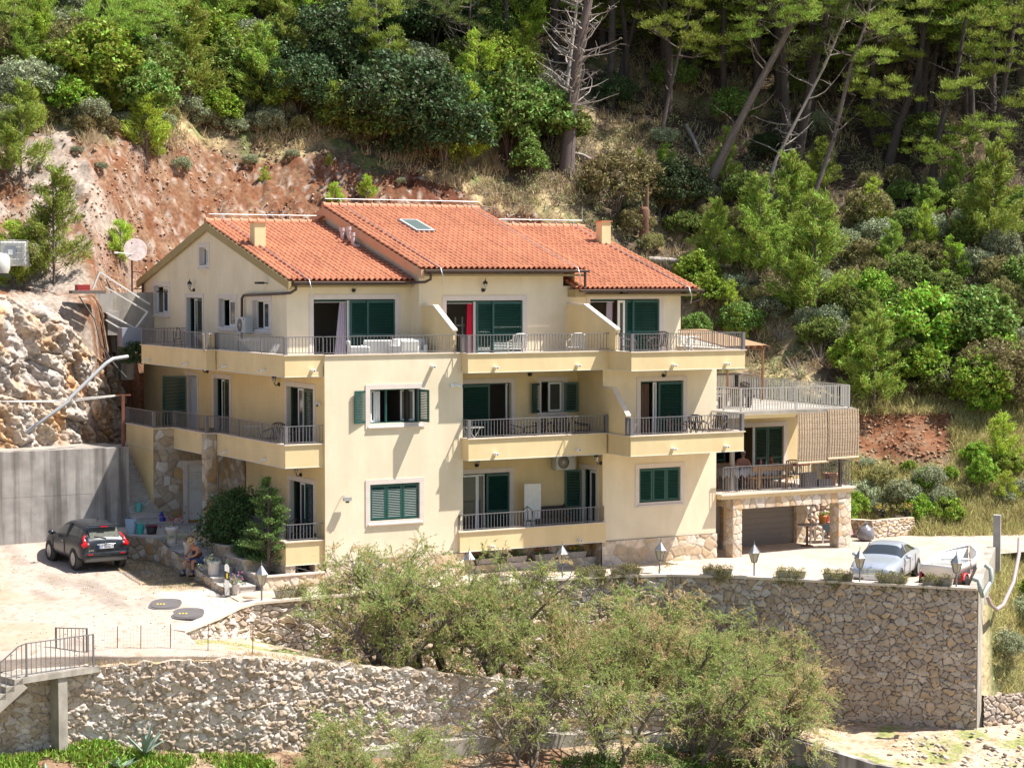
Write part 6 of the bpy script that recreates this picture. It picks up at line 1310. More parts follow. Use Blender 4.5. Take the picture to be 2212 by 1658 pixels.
b = MB(); b.use(mat('blue_rope', (.2, .28, .4), .8)); b.tube([(1.0, .70, 1.0), (1.05, 0, 1.04), (1.1, -.72, 1.0)], .012, 5); b.build('strap', parent=boat)
b = MB(); b.use(RUST); b.tube([(1.2, -.75, 1.3), (.6, -1.15, -.02)], .02, 5); b.build('oar', parent=boat)
tr = thing('boat_trailer', 'orange-red boat trailer with two small wheels under the white boat', 'trailer', (19.53, -8.52, -.5), R(31.9), sc=.94); ORG = mat('orange_paint', (.4, .08, .03), .5)
b = MB(); b.use(ORG); b.box(-.1, 3.9, -.04, .04, .34, .42); b.box(.5, .6, -.7, .7, .3, .36); b.box(2.2, 2.3, -.5, .5, .36, .42); b.box(.45, .65, -.72, -.66, .3, .6); b.box(.45, .65, .66, .72, .3, .6); b.build('frame', parent=tr)
for s in (-1, 1):
    w = MB(); w.use(TYRE); w.M = Matrix.Translation((.55, s * .82, .26)) @ Matrix.Rotation(R(90), 4, 'X'); w.lathe([(.12, -.07), (.24, -.07), (.26, 0), (.24, .07), (.12, .07)], n=16); w.build('wheel', parent=tr)
    w = MB(); w.use(mat('red_plastic', (.5, .03, .05), .4)); w.M = Matrix.Translation((.55, s * .82, .27)); w.tube([(.32 * math.cos(R(a)), 0, .32 * math.sin(R(a))) for a in range(20, 161, 20)], .05, 6); w.build('mudguard', parent=tr)
# ================================================================ platform, steps, garden things
STEP = mat('step_stone', (.46, .42, .38), .8, .1, 3., .2, 30)
pf = thing('entrance_steps', 'pale stone steps climbing from the road to the platform by the side door', 'steps', (-3.6, -.1, 0)); s = MB(); s.use(STEP)
lv = [(-.1, .17), (1.1, .34), (2.1, .50), (3.2, .67), (4.2, .83), (5.2, .99)]
for i, (y, z) in enumerate(lv):
    xl = -3.62 + i * .0; xr = -2.58 + i * .03
    s.M = Matrix.Translation((3.6, .1, 0)); s.box(xl, xr, y, 6.3, z - .17 - (.3 if i == 0 else 0), z - .035); s.box(xl - .02, xr + .0, y - .03, (lv[i + 1][0] if i < 5 else 6.3), z - .035, z)
s.build('tread', parent=pf)
s = MB(); s.M = Matrix.Translation((3.6, .1, 0)); s.use(STEP); s.prism([(-3.72, 6.25), (-4.4, 7.4), (-4.4, 9.78), (0.0, 9.78), (0, 6.25)], .2, 1.15); s.build('platform', parent=pf)
W_ = stonewall('side_wall', [(-4.42, 9.75), (-4.42, 7.4), (-3.74, 6.2), (-3.66, 2.2), (-3.66, -.12)], [.1, .1, .0, -.1, -.2], [1.1, 1.1, 1.1, .46, .12], STN, seed=61, parent=pf, cw=.34, ch=.28, res=.03, amp=.05, ew=.14, mortar=.05, pal=SPD['pal'], mcol=(.3, .25, .2)); W_.matrix_parent_inverse = Matrix.Translation((3.6, .1, 0))
# planter beds right of the steps
bd_ = thing('stone_planter_bed', 'stepped stone planter bed between the steps and the house, holding the bush and the conifer', 'planter', (-2.4, 0, 0)); off = Matrix.Translation((2.4, 0, 0))
for (y0, y1, z) in ((-.2, 1.4, .42), (1.4, 3.2, .78), (3.2, 4.6, 1.05), (4.6, 6.3, 1.3)):
    w_ = stonewall('bed_wall', [(-2.36, y1), (-2.36, y0), (-.05, y0)], [-.1] * 3, [z] * 3, STN, seed=int(y0 * 10) + 70, parent=bd_, cw=.26, ch=.3, res=.03, amp=.035, ew=.12, mortar=.05, pal=SP['pal'], mcol=(.42, .35, .28)); w_.matrix_parent_inverse = off
    c = MB(); c.M = off; c.use(COPE); c.strip([(-2.36, y1), (-2.36, y0), (-.1, y0)], -.05, .16, z, z + .05); c.build('coping', parent=bd_)
    c = MB(); c.M = off; c.use(mat('planter_soil', (.12, .08, .05), .95)); c.box(-2.3, -.05, y0 + .05, y1, z - .1, z - .03); c.build('soil', parent=bd_)
# staircase up beside the yellow wall
us = thing('side_staircase', 'narrow stone staircase rising between the concrete wall and the yellow house wall', 'staircase', (-3.5, 9.85, 1.15)); s = MB(); s.use(STEP)
for i in range(15): y = 9.0 + i * .27; z = 1.15 + (i + 1) * .185; s.box(-.05 - .0, max(.9, 1.35 - i * .11) if i < 5 else .9, y - 9.85, y - 9.85 + 1.0, z - 1.15 - .3, z - 1.15 - .03); s.box(-.07, (max(.9, 1.35 - i * .11) if i < 5 else .9) + .01, y - 9.88, y - 9.85 + .27, z - 1.18, z - 1.15)
s.build('tread', parent=us)
# ---- bush and conifer by the door
mk_bush('pitto', 401, 1.25, 1.15, 190, 75, .15, .045, G('glossy_dark_leaf', (.08, .14, .045), .0, 1.3), .34, up=.2)
plant('pitto', 'bush', 'large dark glossy bush beside the entrance steps', 'bush', (-1.45, 4.3, .55), .95, 0, scz=1.0); plant('pitto', 'bush', 'lower spreading part bush in front of the conifer foot', 'bush', (-1.75, 2.0, .55), .5, 2.)
rg = NR(402); P = []; D = []; b = MB(); b.use(BARK); b.tube([(0, 0, -.2), (0, 0, 1.8), (.02, 0, 3.35)], [.06, .04, .01], 7)
for i in range(72):
    t = (i + rg.uniform(0, .8)) / 72; z = .25 + 3.05 * t; a = rg.uniform(0, 6.28); L = (1.02 * (1 - t) ** .75 + .08) * rg.uniform(.5, 1.1)
    if .42 < t < .56: L *= .75
    base = np.array([0, 0, z]); tip = np.array([math.cos(a) * L, math.sin(a) * L, z + L * rg.uniform(.15, .5) - .0]); b.tube([base, tip], [.012, .004], 4, cap=False); k = int(60 + 190 * L); s_ = rg.uniform(.3, 1, (k, 1)) ** .6
    q = base + (tip - base) * s_ + rg.normal(size=(k, 3)) * np.array([.07, .07, .035]) * (.6 + L); P.append(q); D.append((tip - base)[None] / L + rg.normal(size=(k, 3)) * .45)
V, F = leafquads(np.vstack(P), np.vstack(D), .085, .035, rg, .6); proto('conifer', [('foliage', V, F, G('cypress_spray', (.17, .27, .08), 0, 1.3)), ('trunk', b)])
plant('conifer', 'conifer', 'small tiered conifer growing in front of the lower corner balcony', 'tree', (-1.75, .75, .35), 1., .6)
# ---- pots
POTW = mat('white_pot', (.55, .53, .52), .5, .08, 5.)
def pot(x, y, z, lab, plant_=True, r=.2, h=.48, m=POTW, lm=L_GREY, flowers=None, pr=.2, seed=1, name='flower_pot', hang=0.):
    t = thing(name, lab, 'pot', (x, y, z)); p = MB(); p.use(m); p.lathe([(r * .72, 0), (r * .78, .02), (r * .95, h * .78), (r * 1.06, h * .80), (r * 1.08, h), (r * .95, h), (r * .93, h - .04), (.001, h - .05)], n=18); p.build('pot', parent=t)
    if plant_:
        rr = NR(seed); n = 16; C = rr.normal(size=(n, 3)) * np.array([pr * .6, pr * .6, pr * .4]) + np.array([0, 0, h + pr * .35 - hang]); V, F = clump_leaves(C, .1, 26, .07, .035, rr); qmesh('foliage', V, F, lm, t)
        if flowers:
            C = rr.normal(size=(14, 3)) * np.array([pr * .6, pr * .6, pr * .35]) + np.array([0, 0, h + pr * .6]); V, F = clump_leaves(C, .03, 8, .04, .04, rr); qmesh('flowers', V, F, flowers, t)
    return t
REDF = mat('red_petals', (.6, .02, .03), .6); PINKF = mat('pink_petals', (.65, .2, .4), .6); YELF = mat('yellow_petals', (.7, .5, .05), .6)
pot(-3.5, 3.55, .67, 'tall white pot behind the man in the straw hat', r=.23, h=.62, flowers=REDF, pr=.14, seed=2); pot(-3.42, 1.55, .34, 'white pot with trailing sprigs on the second step', r=.22, h=.52, pr=.26, seed=3, hang=.15)
pot(-3.45, 5.5, .99, 'white pot overgrown with grey foliage at the top of the steps', r=.22, h=.6, pr=.42, seed=4, hang=.35, flowers=REDF); pot(-3.35, -.28, 0., 'pot of small pink flowers behind the roadside marker post', r=.14, h=.34, pr=.3, seed=5, flowers=PINKF)
# marker post
t = thing('marker_post', 'white roadside marker post with a black band and yellow reflector', 'marker post', (-3.7, -.4, -.03), R(-14)); s = MB(); s.use(WPNT); s.prism_y([(-.075, 0), (.075, 0), (.075, .92), (.04, 1.0), (-.04, 1.02), (-.075, .98)], -.03, .03); s.build('post', parent=t)
s = MB(); s.use(BLK); s.prism_y([(-.077, .55), (.077, .48), (.077, .74), (-.077, .81)], -.034, .034); o = s.build('black_band', parent=t); s = MB(); s.use(YELF); s.box(-.03, .03, -.038, -.034, .56, .73); s.build('reflector', parent=t)
# buckets and cans by the stairs
def lathe_thing(name, lab, ct, loc, prof, m, extra=None, group=None):
    t = MB(); t.use(m); t.lathe(prof, n=18)
    if extra: extra(t)
    o = t.build(name); o.location = loc; tag(o, lab, ct, group); return o
TEAL = mat('teal_plastic', (.02, .32, .3), .4); LBL = mat('pale_blue_plastic', (.33, .42, .5), .5)
lathe_thing('bin', 'pale blue bin at the foot of the side staircase', 'bin', (-4.2, 7.7, 1.15), [(.17, 0), (.22, .52), (.2, .52), (.16, .05), (.001, .05)], LBL)
def can(t): t.tube([(.12, 0, .12), (.3, 0, .42)], .018, 6); t.tube([(-.12, 0, .3), (-.2, 0, .42), (-.05, 0, .5), (.1, 0, .4)], .014, 6)
lathe_thing('watering_can', 'teal watering can on the platform next to the bins', 'watering can', (-3.95, 7.45, 1.15), [(.13, 0), (.13, .35), (.1, .38), (.001, .38)], TEAL, can)
lathe_thing('watering_can', 'sea-green watering can standing on the fourth stair', 'watering can', (-3.25, 9.6, 1.7), [(.12, 0), (.12, .3), (.09, .34), (.001, .34)], mat('sea_green_plastic', (.08, .32, .28), .4), can)
lathe_thing('bucket', 'black bucket with a dark red rim near the staircase', 'bucket', (-3.6, 7.2, 1.15), [(.16, 0), (.21, .3), (.19, .3), (.15, .04), (.001, .04)], BLK, lambda t: (t.use(mat('dark_red_plastic', (.25, .02, .05), .4)), t.tube([(.21 * math.cos(a), .21 * math.sin(a), .3) for a in [i * math.pi / 8 for i in range(17)]], .018, 5)))
lathe_thing('bottle', 'dark blue jug standing against the stone wall on the platform', 'jug', (-2.45, 9.35, 1.15), [(.14, 0), (.15, .3), (.1, .4), (.05, .45), (.05, .52), (.001, .52)], mat('cobalt_plastic', (.01, .03, .25), .3))
# ---- covers on the ground
for (x, y, lab) in ((-5.95, -.75, 'dark rubber cover lying on the pale road, the upper of two'), (-5.75, -2.25, 'dark rubber cover lying on the pale road, the lower of two')):
    z = float(park_z(np.array([x]), np.array([y]))[0]); t = MB(); t.use(mat('dark_rubber', (.11, .10, .10), .8, .15, 4.)); n = 32; pr = []
    for k in range(n): a = 2 * math.pi * k / n; c, s_ = math.cos(a), math.sin(a); q = (abs(c) ** 3 + abs(s_) ** 3) ** (-1 / 3.); pr.append((.5 * c * q, .75 * s_ * q))
    t.prism(pr, -.02, .035); t.prism([(p[0] * .85, p[1] * .85) for p in pr], .03, .05); t.use(YELF)
    for k in range(3): t.box(-.26 + k * .1, -.2 + k * .1, -.15, -.03, .05, .054)
    o = t.build('manhole_cover', bev=.01); o.location = (x, y, z); o.rotation_euler = (R(4), 0, R(-28)); tag(o, lab, 'ground cover')
for (x, y, r, lab) in ((-2.9, -.85, .42, 'round brown mat at the foot of the entrance steps'), (21.8, -4.0, .55, 'round iron manhole in the drive beyond the white boat')):
    t = MB(); t.use(mat('worn_mat', (.26, .18, .12), .9)); t.lathe([(r, 0), (r, .02), (r * .9, .03), (.001, .03)], n=24); o = t.build('round_mat' if r < .5 else 'manhole_cover'); o.location = (x, y, float(court_z(x, y)) + .004 if x > -2.4 else float(park_z(np.array([x]), np.array([y]))[0]) + .02); tag(o, lab, 'ground cover')
# ---- garden lamps on the wall
ZN = mat('weathered_zinc', (.22, .23, .25), .45, .15, 8., metal=.5); LGL = mat('frosted_lamp_glass', (.75, .68, .56), .4, transl=.4)
def garden_lamp(x, y, z, lab, lean=0):
    t = thing('garden_lamp', lab, 'lamp', (x, y, z), R(random.Random(x).uniform(-20, 20)), 'lantern posts along the retaining wall'); t.rotation_euler[1] = R(lean)
    s = MB(); s.use(ZN); s.lathe([(.05, -.1), (.045, 0), (.03, .05), (.028, .5)], n=8); s.build('pole', parent=t)
    s = MB(); s.use(ZN); s.lathe([(.235, .84), (.22, .85), (.02, 1.12), (.012, 1.14), (.02, 1.17), (.008, 1.2), (.004, 1.3)], n=6, smooth=False); s.lathe([(.09, .48), (.1, .51)], n=6)
    for k in range(6): a = math.pi * 2 * k / 6; s.bar((.10 * math.cos(a), .10 * math.sin(a), .5), (.2 * math.cos(a), .2 * math.sin(a), .84), .016)
    s.build('lantern_roof', parent=t); s = MB(); s.use(LGL); s.lathe([(.092, .51), (.19, .835)], n=6, smooth=False); s.build('lantern_glass', parent=t)
for q in ((-3.18, -2.1, 0, 'lantern post beside the entrance steps, nearest the road'), (.87, -2.0, 0, 'lantern post in front of the lower left window, second from the road'), (4.44, -2.0, -.03, 'lantern post half hidden by tamarisk twigs below the block corner'), (8.0, -2.2, -.06, 'lantern post in front of the four flower troughs'),
          (11.6, -2.85, -.09, 'lantern post before the stone plinth under the green shutters', 3), (14.3, -4.8, -.12, 'lantern post left of the silver car, at the bend of the wall'), (16.75, -7.6, -.14, 'lantern post standing in front of the silver car bonnet'), (18.9, -10.1, -.15, 'lantern post behind which the white boat stands, at the wall corner')): garden_lamp(*q)
# ---- stone troughs
def trough(x, y, z, rz, lab, L=.85, seed=1, lm=None, hang=.0, flowers=None, group=None, n=14, h=.22, soft=1.):
    t = thing('flower_trough', lab, 'trough', (x, y, z), rz, group); s = MB(); s.use(mat('trough_stone', (.40, .36, .32), .85, .18, 6., .4, 30))
    s.add([(-L / 2 + .04, -.13, 0), (L / 2 - .04, -.13, 0), (L / 2 - .04, .13, 0), (-L / 2 + .04, .13, 0), (-L / 2, -.17, h), (L / 2, -.17, h), (L / 2, .17, h), (-L / 2, .17, h)], [(0, 3, 2, 1), (0, 1, 5, 4), (1, 2, 6, 5), (2, 3, 7, 6), (3, 0, 4, 7)])
    s.use(mat('planter_soil', (.12, .08, .05), .95)); s.box(-L / 2 + .01, L / 2 - .01, -.16, .16, h - .04, h - .02); s.build('trough', parent=t)
    rr = NR(seed); C = rr.uniform(-1, 1, (n, 3)) * np.array([L * .5, .15, .06]) + np.array([0, 0, h + .05])
    if hang > 0: k = rr.uniform(0, 1, n) < .6; C[k, 1] = -.2 - rr.uniform(0, .08, k.sum()); C[k, 2] -= rr.uniform(0, hang, k.sum())
    V, F = clump_leaves(C, .12 * soft, 42, .06, .022, rr, 1., .5); qmesh('plants', V, F, lm or L_OLIVE, t)
    if flowers: C = rr.uniform(-1, 1, (7, 3)) * np.array([L * .35, .12, .05]) + np.array([0, 0, h + .15]); V, F = clump_leaves(C, .04, 10, .05, .04, rr); qmesh('flowers', V, F, flowers, t)
for i, (x, f, w_) in enumerate(((6.4, PINKF, 'with faded pink flowers, leftmost of the four on the ledge'), (7.63, None, 'with two low green plants, second of the four on the ledge'), (8.81, REDF, 'with red flowers in the recess, third of the four on the ledge'), (10.13, YELF, 'with yellow flowers, rightmost of the four on the ledge'))): trough(x, .52, .2, 0, 'stone trough ' + w_, seed=500 + i, lm=L_BROAD, flowers=f, group='flower troughs on the ledge', n=7)
SUCC = G('trailing_succulent', (.21, .20, .075), .3, 1.)
GT = 'stone troughs with trailing succulents along the wall top'
for i, (x, y, rz, w_) in enumerate(((-2.1, -1.95, 0, 'nearest the entrance steps'), (-.5, -2.0, 0, 'below the left block corner'), (1.65, -2.2, 0, 'right of the second lantern'), (5.4, -2.1, 0, 'between the two middle lanterns, left'), (6.85, -2.15, 0, 'just left of the fourth lantern'), (9.1, -2.3, -.08, 'just right of the fourth lantern'), (10.4, -2.5, -.2, 'left of the fifth lantern'),
        (13.3, -4.0, -.7, 'at the bend of the wall'), (15.2, -5.75, -.8, 'left of the silver car'), (16.3, -7.0, -.82, 'at the silver car headlight'), (17.6, -8.35, -.85, 'between the silver car and the boat'), (18.6, -9.5, -.86, 'in front of the boat stern'))):
    trough(x, y, [0, -.1, -.14][(x > 5) + (x > 12)] + .02, rz, 'grey trough of bronze-green succulents, ' + w_, seed=520 + i, lm=SUCC, hang=.5, group=GT, n=44, L=1.05)
# ---- goal with net in the opening
t = thing('toy_goal', 'small white goal frame with torn net stored under the corner balcony', 'goal', (-1.0, .45, 0)); s = MB(); s.use(WPNT)
for a_, b_ in (((.0, 0, .62), (.55, -.15, .45)), ((.55, -.15, .45), (.62, -.2, .0)), ((.1, .1, .6), (.3, 0, .25)), ((.2, -.2, .02), (.62, -.2, 0))): s.tube([a_, b_], .018, 6)
s.build('frame', parent=t); s = MB(); s.use(WPNT); rr = random.Random(6)
for i in range(14): x = rr.uniform(0, .6); s.tube([(x, rr.uniform(-.2, .1), rr.uniform(.3, .6)), (x + rr.uniform(-.2, .2), -.1, rr.uniform(.1, .4)), (rr.uniform(0, .6), -.15, rr.uniform(0, .2))], .004, 3)
s.build('net', parent=t)
# ---- furniture
def chair_arm(x, y, z, rz, lab, m, group=None, lounge=False):
    t = thing('armchair', lab, 'chair', (x, y, z), rz, group); sh = .40 if not lounge else .34; s = MB(); s.use(m); s.box(-.25, .25, -.25, .25, sh - .03, sh); s.build('seat', parent=t, bev=.01)
    s = MB(); s.use(m); n = 7
    for i in range(n): x0 = -.25 + i * .5 / (n - 1); s.bar((x0, .25, sh), (x0, .36, .86), .045, .018)
    s.tube([(-.27, .36, .84), (-.1, .385, .9), (.1, .385, .9), (.27, .36, .84)], .025, 6); s.build('backrest', parent=t)
    for sx in (-1, 1):
        q = MB(); q.use(m); q.tube([(sx * .28, .3, sh + .3), (sx * .29, .05, sh + .24), (sx * .28, -.24, sh + .2), (sx * .27, -.26, sh)], .022, 6); q.build('armrest', parent=t)
        for sy in (-1, 1): q = MB(); q.use(m); q.tube([(sx * .24, sy * .23, sh), (sx * .27, sy * .28, 0)], .02, 5); q.build('leg', parent=t)
    return t
def fold_table(x, y, z, rz, lab, m, w_=.8, d_=.6, group=None):
    t = thing('folding_table', lab, 'table', (x, y, z), rz, group); s = MB(); s.use(m)
    for i in range(8): s.box(-w_ / 2, w_ / 2, -d_ / 2 + i * d_ / 8, -d_ / 2 + i * d_ / 8 + d_ / 8 - .012, .70, .725)
    s.build('tabletop', parent=t)
    for sy in (-1, 1):
        for k in (-1, 1): q = MB(); q.use(m); q.bar((-k * w_ * .34, sy * d_ * .38, 0), (k * w_ * .34, sy * d_ * .38, .70), .035, .02); q.build('leg', parent=t)
    return t
WW = mat('white_resin', (.62, .61, .58), .5); DB = mat('dark_brown_wicker', (.05, .032, .03), .6); CUSH = mat('grey_cushion', (.6, .58, .56), .9)
def cushion(x, y, z, rz, lab): s = MB(); s.use(CUSH); s.obox((0, 0, .2), .42, .12, .4, (R(-18), 0, 0)); o = s.build('cushion', bev=.05); o.location = (x, y, z); o.rotation_euler = (0, 0, rz); tag(o, lab, 'cushion')
Z2, Z1_, Z0 = 7.45, 4.40, 1.19
def sofa(x, y, z, rz, lab, w_=1.1):
    t = thing('wicker_sofa', lab, 'sofa', (x, y, z), rz, 'white wicker lounge seats on the upper terrace'); s = MB(); s.use(WW); s.box(-w_ / 2, w_ / 2, -.35, .35, .12, .36); s.build('seat', parent=t, bev=.03)
    s = MB(); s.use(WW); s.obox((0, .34, .5), w_, .1, .5, (R(-10), 0, 0)); s.build('backrest', parent=t, bev=.04)
    for sx in (-1, 1): q = MB(); q.use(WW); q.box(sx * w_ / 2 - .06, sx * w_ / 2 + .06, -.35, .35, .1, .55); q.build('armrest', parent=t, bev=.03)
    return t
sofa(1.75, 1.0, Z2, R(70), 'white wicker lounge chair under the lilac curtain, with clothes on it', .7); sofa(2.7, 1.6, Z2, R(160), 'white wicker sofa seen from behind the upper railing, right of the lounge chair', 1.0); sofa(4.1, 1.9, Z2, R(-25), 'white wicker sofa with grey cushions before the first slanted divider', 1.2)
cushion(3.85, 1.95, Z2 + .36, R(-15), 'grey cushion on the white sofa, the left one'); cushion(4.35, 1.85, Z2 + .36, R(-35), 'grey cushion on the white sofa, the right one')
sofa(3.35, .75, Z2, R(185), 'low white wicker footrest seat near the upper railing', .7)
chair_arm(8.0, 1.0, Z2, R(170), 'white slatted armchair before the second big green shutters, left of two', WW, 'white slatted chairs on the top balcony'); chair_arm(10.2, .6, Z2, R(165), 'white slatted armchair beside the second slanted divider', WW, 'white slatted chairs on the top balcony')
chair_arm(12.5, .6, Z2, R(60), 'dark wicker armchair by the third top-floor door, left one', DB, 'dark wicker armchairs'); chair_arm(13.7, .5, Z2, R(-60), 'dark wicker armchair by the third top-floor door, right one', DB, 'dark wicker armchairs'); fold_table(14.9, .3, Z2, 0, 'white folding table near the right end of the top balcony', WW); fold_table(13.1, 0.1, Z2, .1, 'dark low table between the two wicker armchairs', DB, .5, .5)
fold_table(-.75, 4.9, Z2, R(-90), 'white folding table on the left side of the top balcony', WW); s = thing('folded_chair', 'white folded chair leaning on the left side of the top balcony', 'chair', (-.8, 3.0, Z2), R(-90)); q = MB(); q.use(WW)
for i in range(6): q.bar((-.25 + i * .1, .0, .05), (-.25 + i * .1, .35, .6), .03, .015)
q.build('slats', parent=s)
fold_table(-.8, 4.3, Z1_, R(-90), 'white folding table on the left side of the middle balcony', WW); chair_arm(-.7, 2.9, Z1_, R(-60), 'dark brown armchair on the left middle balcony, the rear one', DB); chair_arm(-.75, 1.5, Z1_, R(-120), 'dark brown armchair on the left middle balcony, by the corner door', DB)
ch = MB(); ch.use(mat('dark_bike_metal', (.03, .03, .035), .5)); ch.tube([(0, 0, 0), (0, .1, .9), (.0, .5, 1.0), (0, .9, .2)], .02, 6); ch.tube([(0, .1, .6), (0, .9, .5)], .02, 6); o = ch.build('drying_frame'); o.location = (-.9, 11.3, Z2); tag(o, 'dark folding frame on the far left balcony', 'drying frame')
fold_table(5.75, .3, Z1_, 0, 'white folding table behind the left end of the middle loggia railing', WW, .7)
for i, (x, rz) in enumerate(((7.6, 30), (8.5, 200), (9.6, -30), (10.5, 60))): chair_arm(x, .6, Z1_, R(rz), 'dark plastic armchair in the middle loggia, ' + ['leftmost', 'second', 'third', 'rightmost, by the divider'][i] + (' of four' if i < 3 else ''), DB, 'dark plastic chairs in the middle loggia')
fold_table(9.05, .7, Z1_, 0, 'dark square table between the plastic chairs', DB, .8, .7)
fold_table(11.4, -1.2, Z1_, 0, 'small white folding table by the right divider', WW, .5, .4)
chair_arm(13.6, -1.0, Z1_, R(40), 'dark armchair on the right middle balcony, left one', DB, 'dark armchairs on the right middle balcony'); chair_arm(14.6, -.9, Z1_, R(-10), 'dark armchair on the right middle balcony, middle one', DB, 'dark armchairs on the right middle balcony'); chair_arm(15.3, -1.1, Z1_, R(-50), 'dark armchair on the right middle balcony, by its corner post', DB, 'dark armchairs on the right middle balcony'); fold_table(14.1, -1.3, Z1_, 0, 'round-edged dark table on the right middle balcony', DB, .6, .5)
def iron_chair(x, y, z, rz, lab):
    t = thing('iron_chair', lab, 'chair', (x, y, z), rz, 'black wrought-iron chairs'); q = MB(); q.use(BLK); q.lathe([(.2, .44), (.2, .46), (.001, .46)], n=14); q.build('seat', parent=t); q = MB(); q.use(BLK); q.tube([(-.2, .15, .45), (-.22, .22, .8), (0, .24, .95), (.22, .22, .8), (.2, .15, .45)], .016, 6); q.tube([(0, .2, .46), (0, .24, .94)], .012, 5); q.build('backrest', parent=t)
    for a in (45, 135, 225, 315): q = MB(); q.use(BLK); q.tube([(.17 * math.cos(R(a)), .17 * math.sin(R(a)), .45), (.22 * math.cos(R(a)), .22 * math.sin(R(a)), 0)], .012, 5); q.build('leg', parent=t)
iron_chair(-.6, 1.2, Z0, R(-30), 'black wrought-iron chair on the small corner balcony, by the door'); iron_chair(-.2, .8, Z0, R(30), 'black wrought-iron chair on the small corner balcony, by the block wall'); iron_chair(8.3, .5, Z0, R(10), 'black wrought-iron chair in the lower loggia beside the white board'); iron_chair(10.1, .8, Z0, R(80), 'black wrought-iron chair in the lower loggia near the side door')
t = MB(); t.use(WPNT); t.box(-.32, .32, -.02, .02, 0, 1.7); o = t.build('white_board', bev=.01); o.location = (8.75, 1.2, Z0); o.rotation_euler = (0, 0, R(-12)); tag(o, 'tall white board standing in the lower loggia', 'board')
t = MB(); t.use(DB); t.box(-.75, .75, -.35, .35, .1, .42); t.box(-.75, .75, .25, .35, .1, .8); o = t.build('garden_bench', bev=.02); o.location = (9.6, 1.3, Z0); tag(o, 'dark brown bench against the wall of the lower loggia', 'bench')
# ---- air conditioners
def aircon(x, y, z, rz, lab):
    t = thing('air_conditioner', lab, 'air conditioner', (x, y, z), rz); s = MB(); s.use(mat('aircon_white', (.52, .53, .54), .45)); s.box(-.42, .42, -.32, 0, 0, .58); s.build('casing', parent=t, bev=.02)
    s = MB(); s.use(mat('aircon_grille', (.2, .17, .15), .5)); s.M = Matrix.Translation((-.1, -.325, .29)) @ Matrix.Rotation(R(90), 4, 'X'); s.lathe([(.001, 0), (.24, 0), (.24, -.01)], n=24); s.use(MET2); s.lathe([(.05, .01), (.001, .012)], n=12)
    for k in range(20): a = k * math.pi / 10; s.bar((.05 * math.cos(a), .05 * math.sin(a), .006), (.23 * math.cos(a + .2), .23 * math.sin(a + .2), .006), .006)
    s.build('fan_grille', parent=t); s = MB(); s.use(REDL); s.box(.26, .32, -.325, -.32, .48, .54); s.build('emblem', parent=t)
aircon(10.3, 1.75, 3.3, 0, 'cream air conditioner under the balcony in the lower loggia, left of the side door'); aircon(5.62, 1.72, 3.25, 0, 'air conditioner half hidden at the left corner of the lower loggia'); aircon(-.05, 6.6, 8.35, LEFT, 'white air conditioner between two windows on the gable wall')
# ---- satellite dish
t = thing('satellite_dish', 'rust-stained white satellite dish on a mast at the far gable corner', 'satellite dish', (-.5, 18.2, 9.6)); s = MB(); s.use(RUST); s.tube([(0, 0, 0), (0, 0, 2.2)], .04, 8); s.tube([(0, 0, .3), (.5, 0, .3)], .02, 6); s.tube([(0, 0, 1.0), (.5, 0, 1.0)], .02, 6); s.build('mast', parent=t)
s = MB(); s.use(mat('stained_dish', (.55, .48, .45), .5, .25, 3.)); s.M = Matrix.Translation((.12, -.1, 1.9)) @ Vector((-.25, -.95, .25)).to_track_quat('Z', 'Y').to_matrix().to_4x4(); s.lathe([(.001, -.09), (.22, -.065), (.38, -.02), (.48, .03)], n=26); s.build('dish', parent=t)
s = MB(); s.use(WPNT); s.tube([(.1, -.1, 1.7), (-.75, -.3, 1.78)], .018, 6); s.box(-.85, -.7, -.35, -.25, 1.74, 1.82); s.build('feed_arm', parent=t)
# ---- veranda life
DZ = 2.26; WD = mat('honey_wood', (.36, .19, .08), .5, .2, 5.)
t = thing('wooden_bench', 'long honey-coloured wooden bench with backrest, its back to the veranda railing', 'bench', (18.95, .45, DZ)); s = MB(); s.use(WD); s.box(-.92, .92, .05, .45, .42, .47); s.build('seat', parent=t); s = MB(); s.use(WD); s.box(-.95, .95, -.02, .03, .70, .90); s.build('backrest', parent=t)
for x in (-.65, .65): s = MB(); s.use(WD); s.box(x - .05, x + .05, -.04, .02, 0, .92); s.box(x - .04, x + .04, .0, .42, .36, .42); s.box(x - .04, x + .04, .38, .44, 0, .42); s.build('leg', parent=t)
t = thing('veranda_table', 'long veranda table under a pale drooping cloth', 'table', (18.4, 1.45, DZ)); s = MB(); s.use(WD); s.box(-1.3, 1.1, -.4, .4, .70, .74); s.build('tabletop', parent=t)
for x in (-1.1, .9):
    for y in (-.3, .3): s = MB(); s.use(WD); s.box(x - .04, x + .04, y - .04, y + .04, 0, .7); s.build('leg', parent=t)
XX, YY = np.meshgrid(np.linspace(-1.42, 1.2, 40), np.linspace(-.52, .52, 20)); e = np.maximum(np.maximum(np.abs(XX + .1) - 1.22, np.abs(YY) - .42), 0); ZZ = .75 - e * 2.6 + e * .8 * np.sin(XX * 18 + YY * 14)
o = gridmesh('tablecloth', XX, YY, ZZ, mat('pale_cloth', (.5, .48, .5), .9, .08, 6.)); o.location = (18.4, 1.45, DZ); tag(o, 'pale patterned cloth draped over the veranda table', 'tablecloth')
t = thing('wall_bench', 'wooden corner bench with a low back along the veranda wall', 'bench', (18.3, 2.5, DZ)); s = MB(); s.use(WD); s.box(-1.3, 1.2, -.2, .2, .42, .46); s.build('seat', parent=t); s = MB(); s.use(WD); s.box(-1.3, 1.2, .2, .25, .46, .86); s.build('backrest', parent=t)
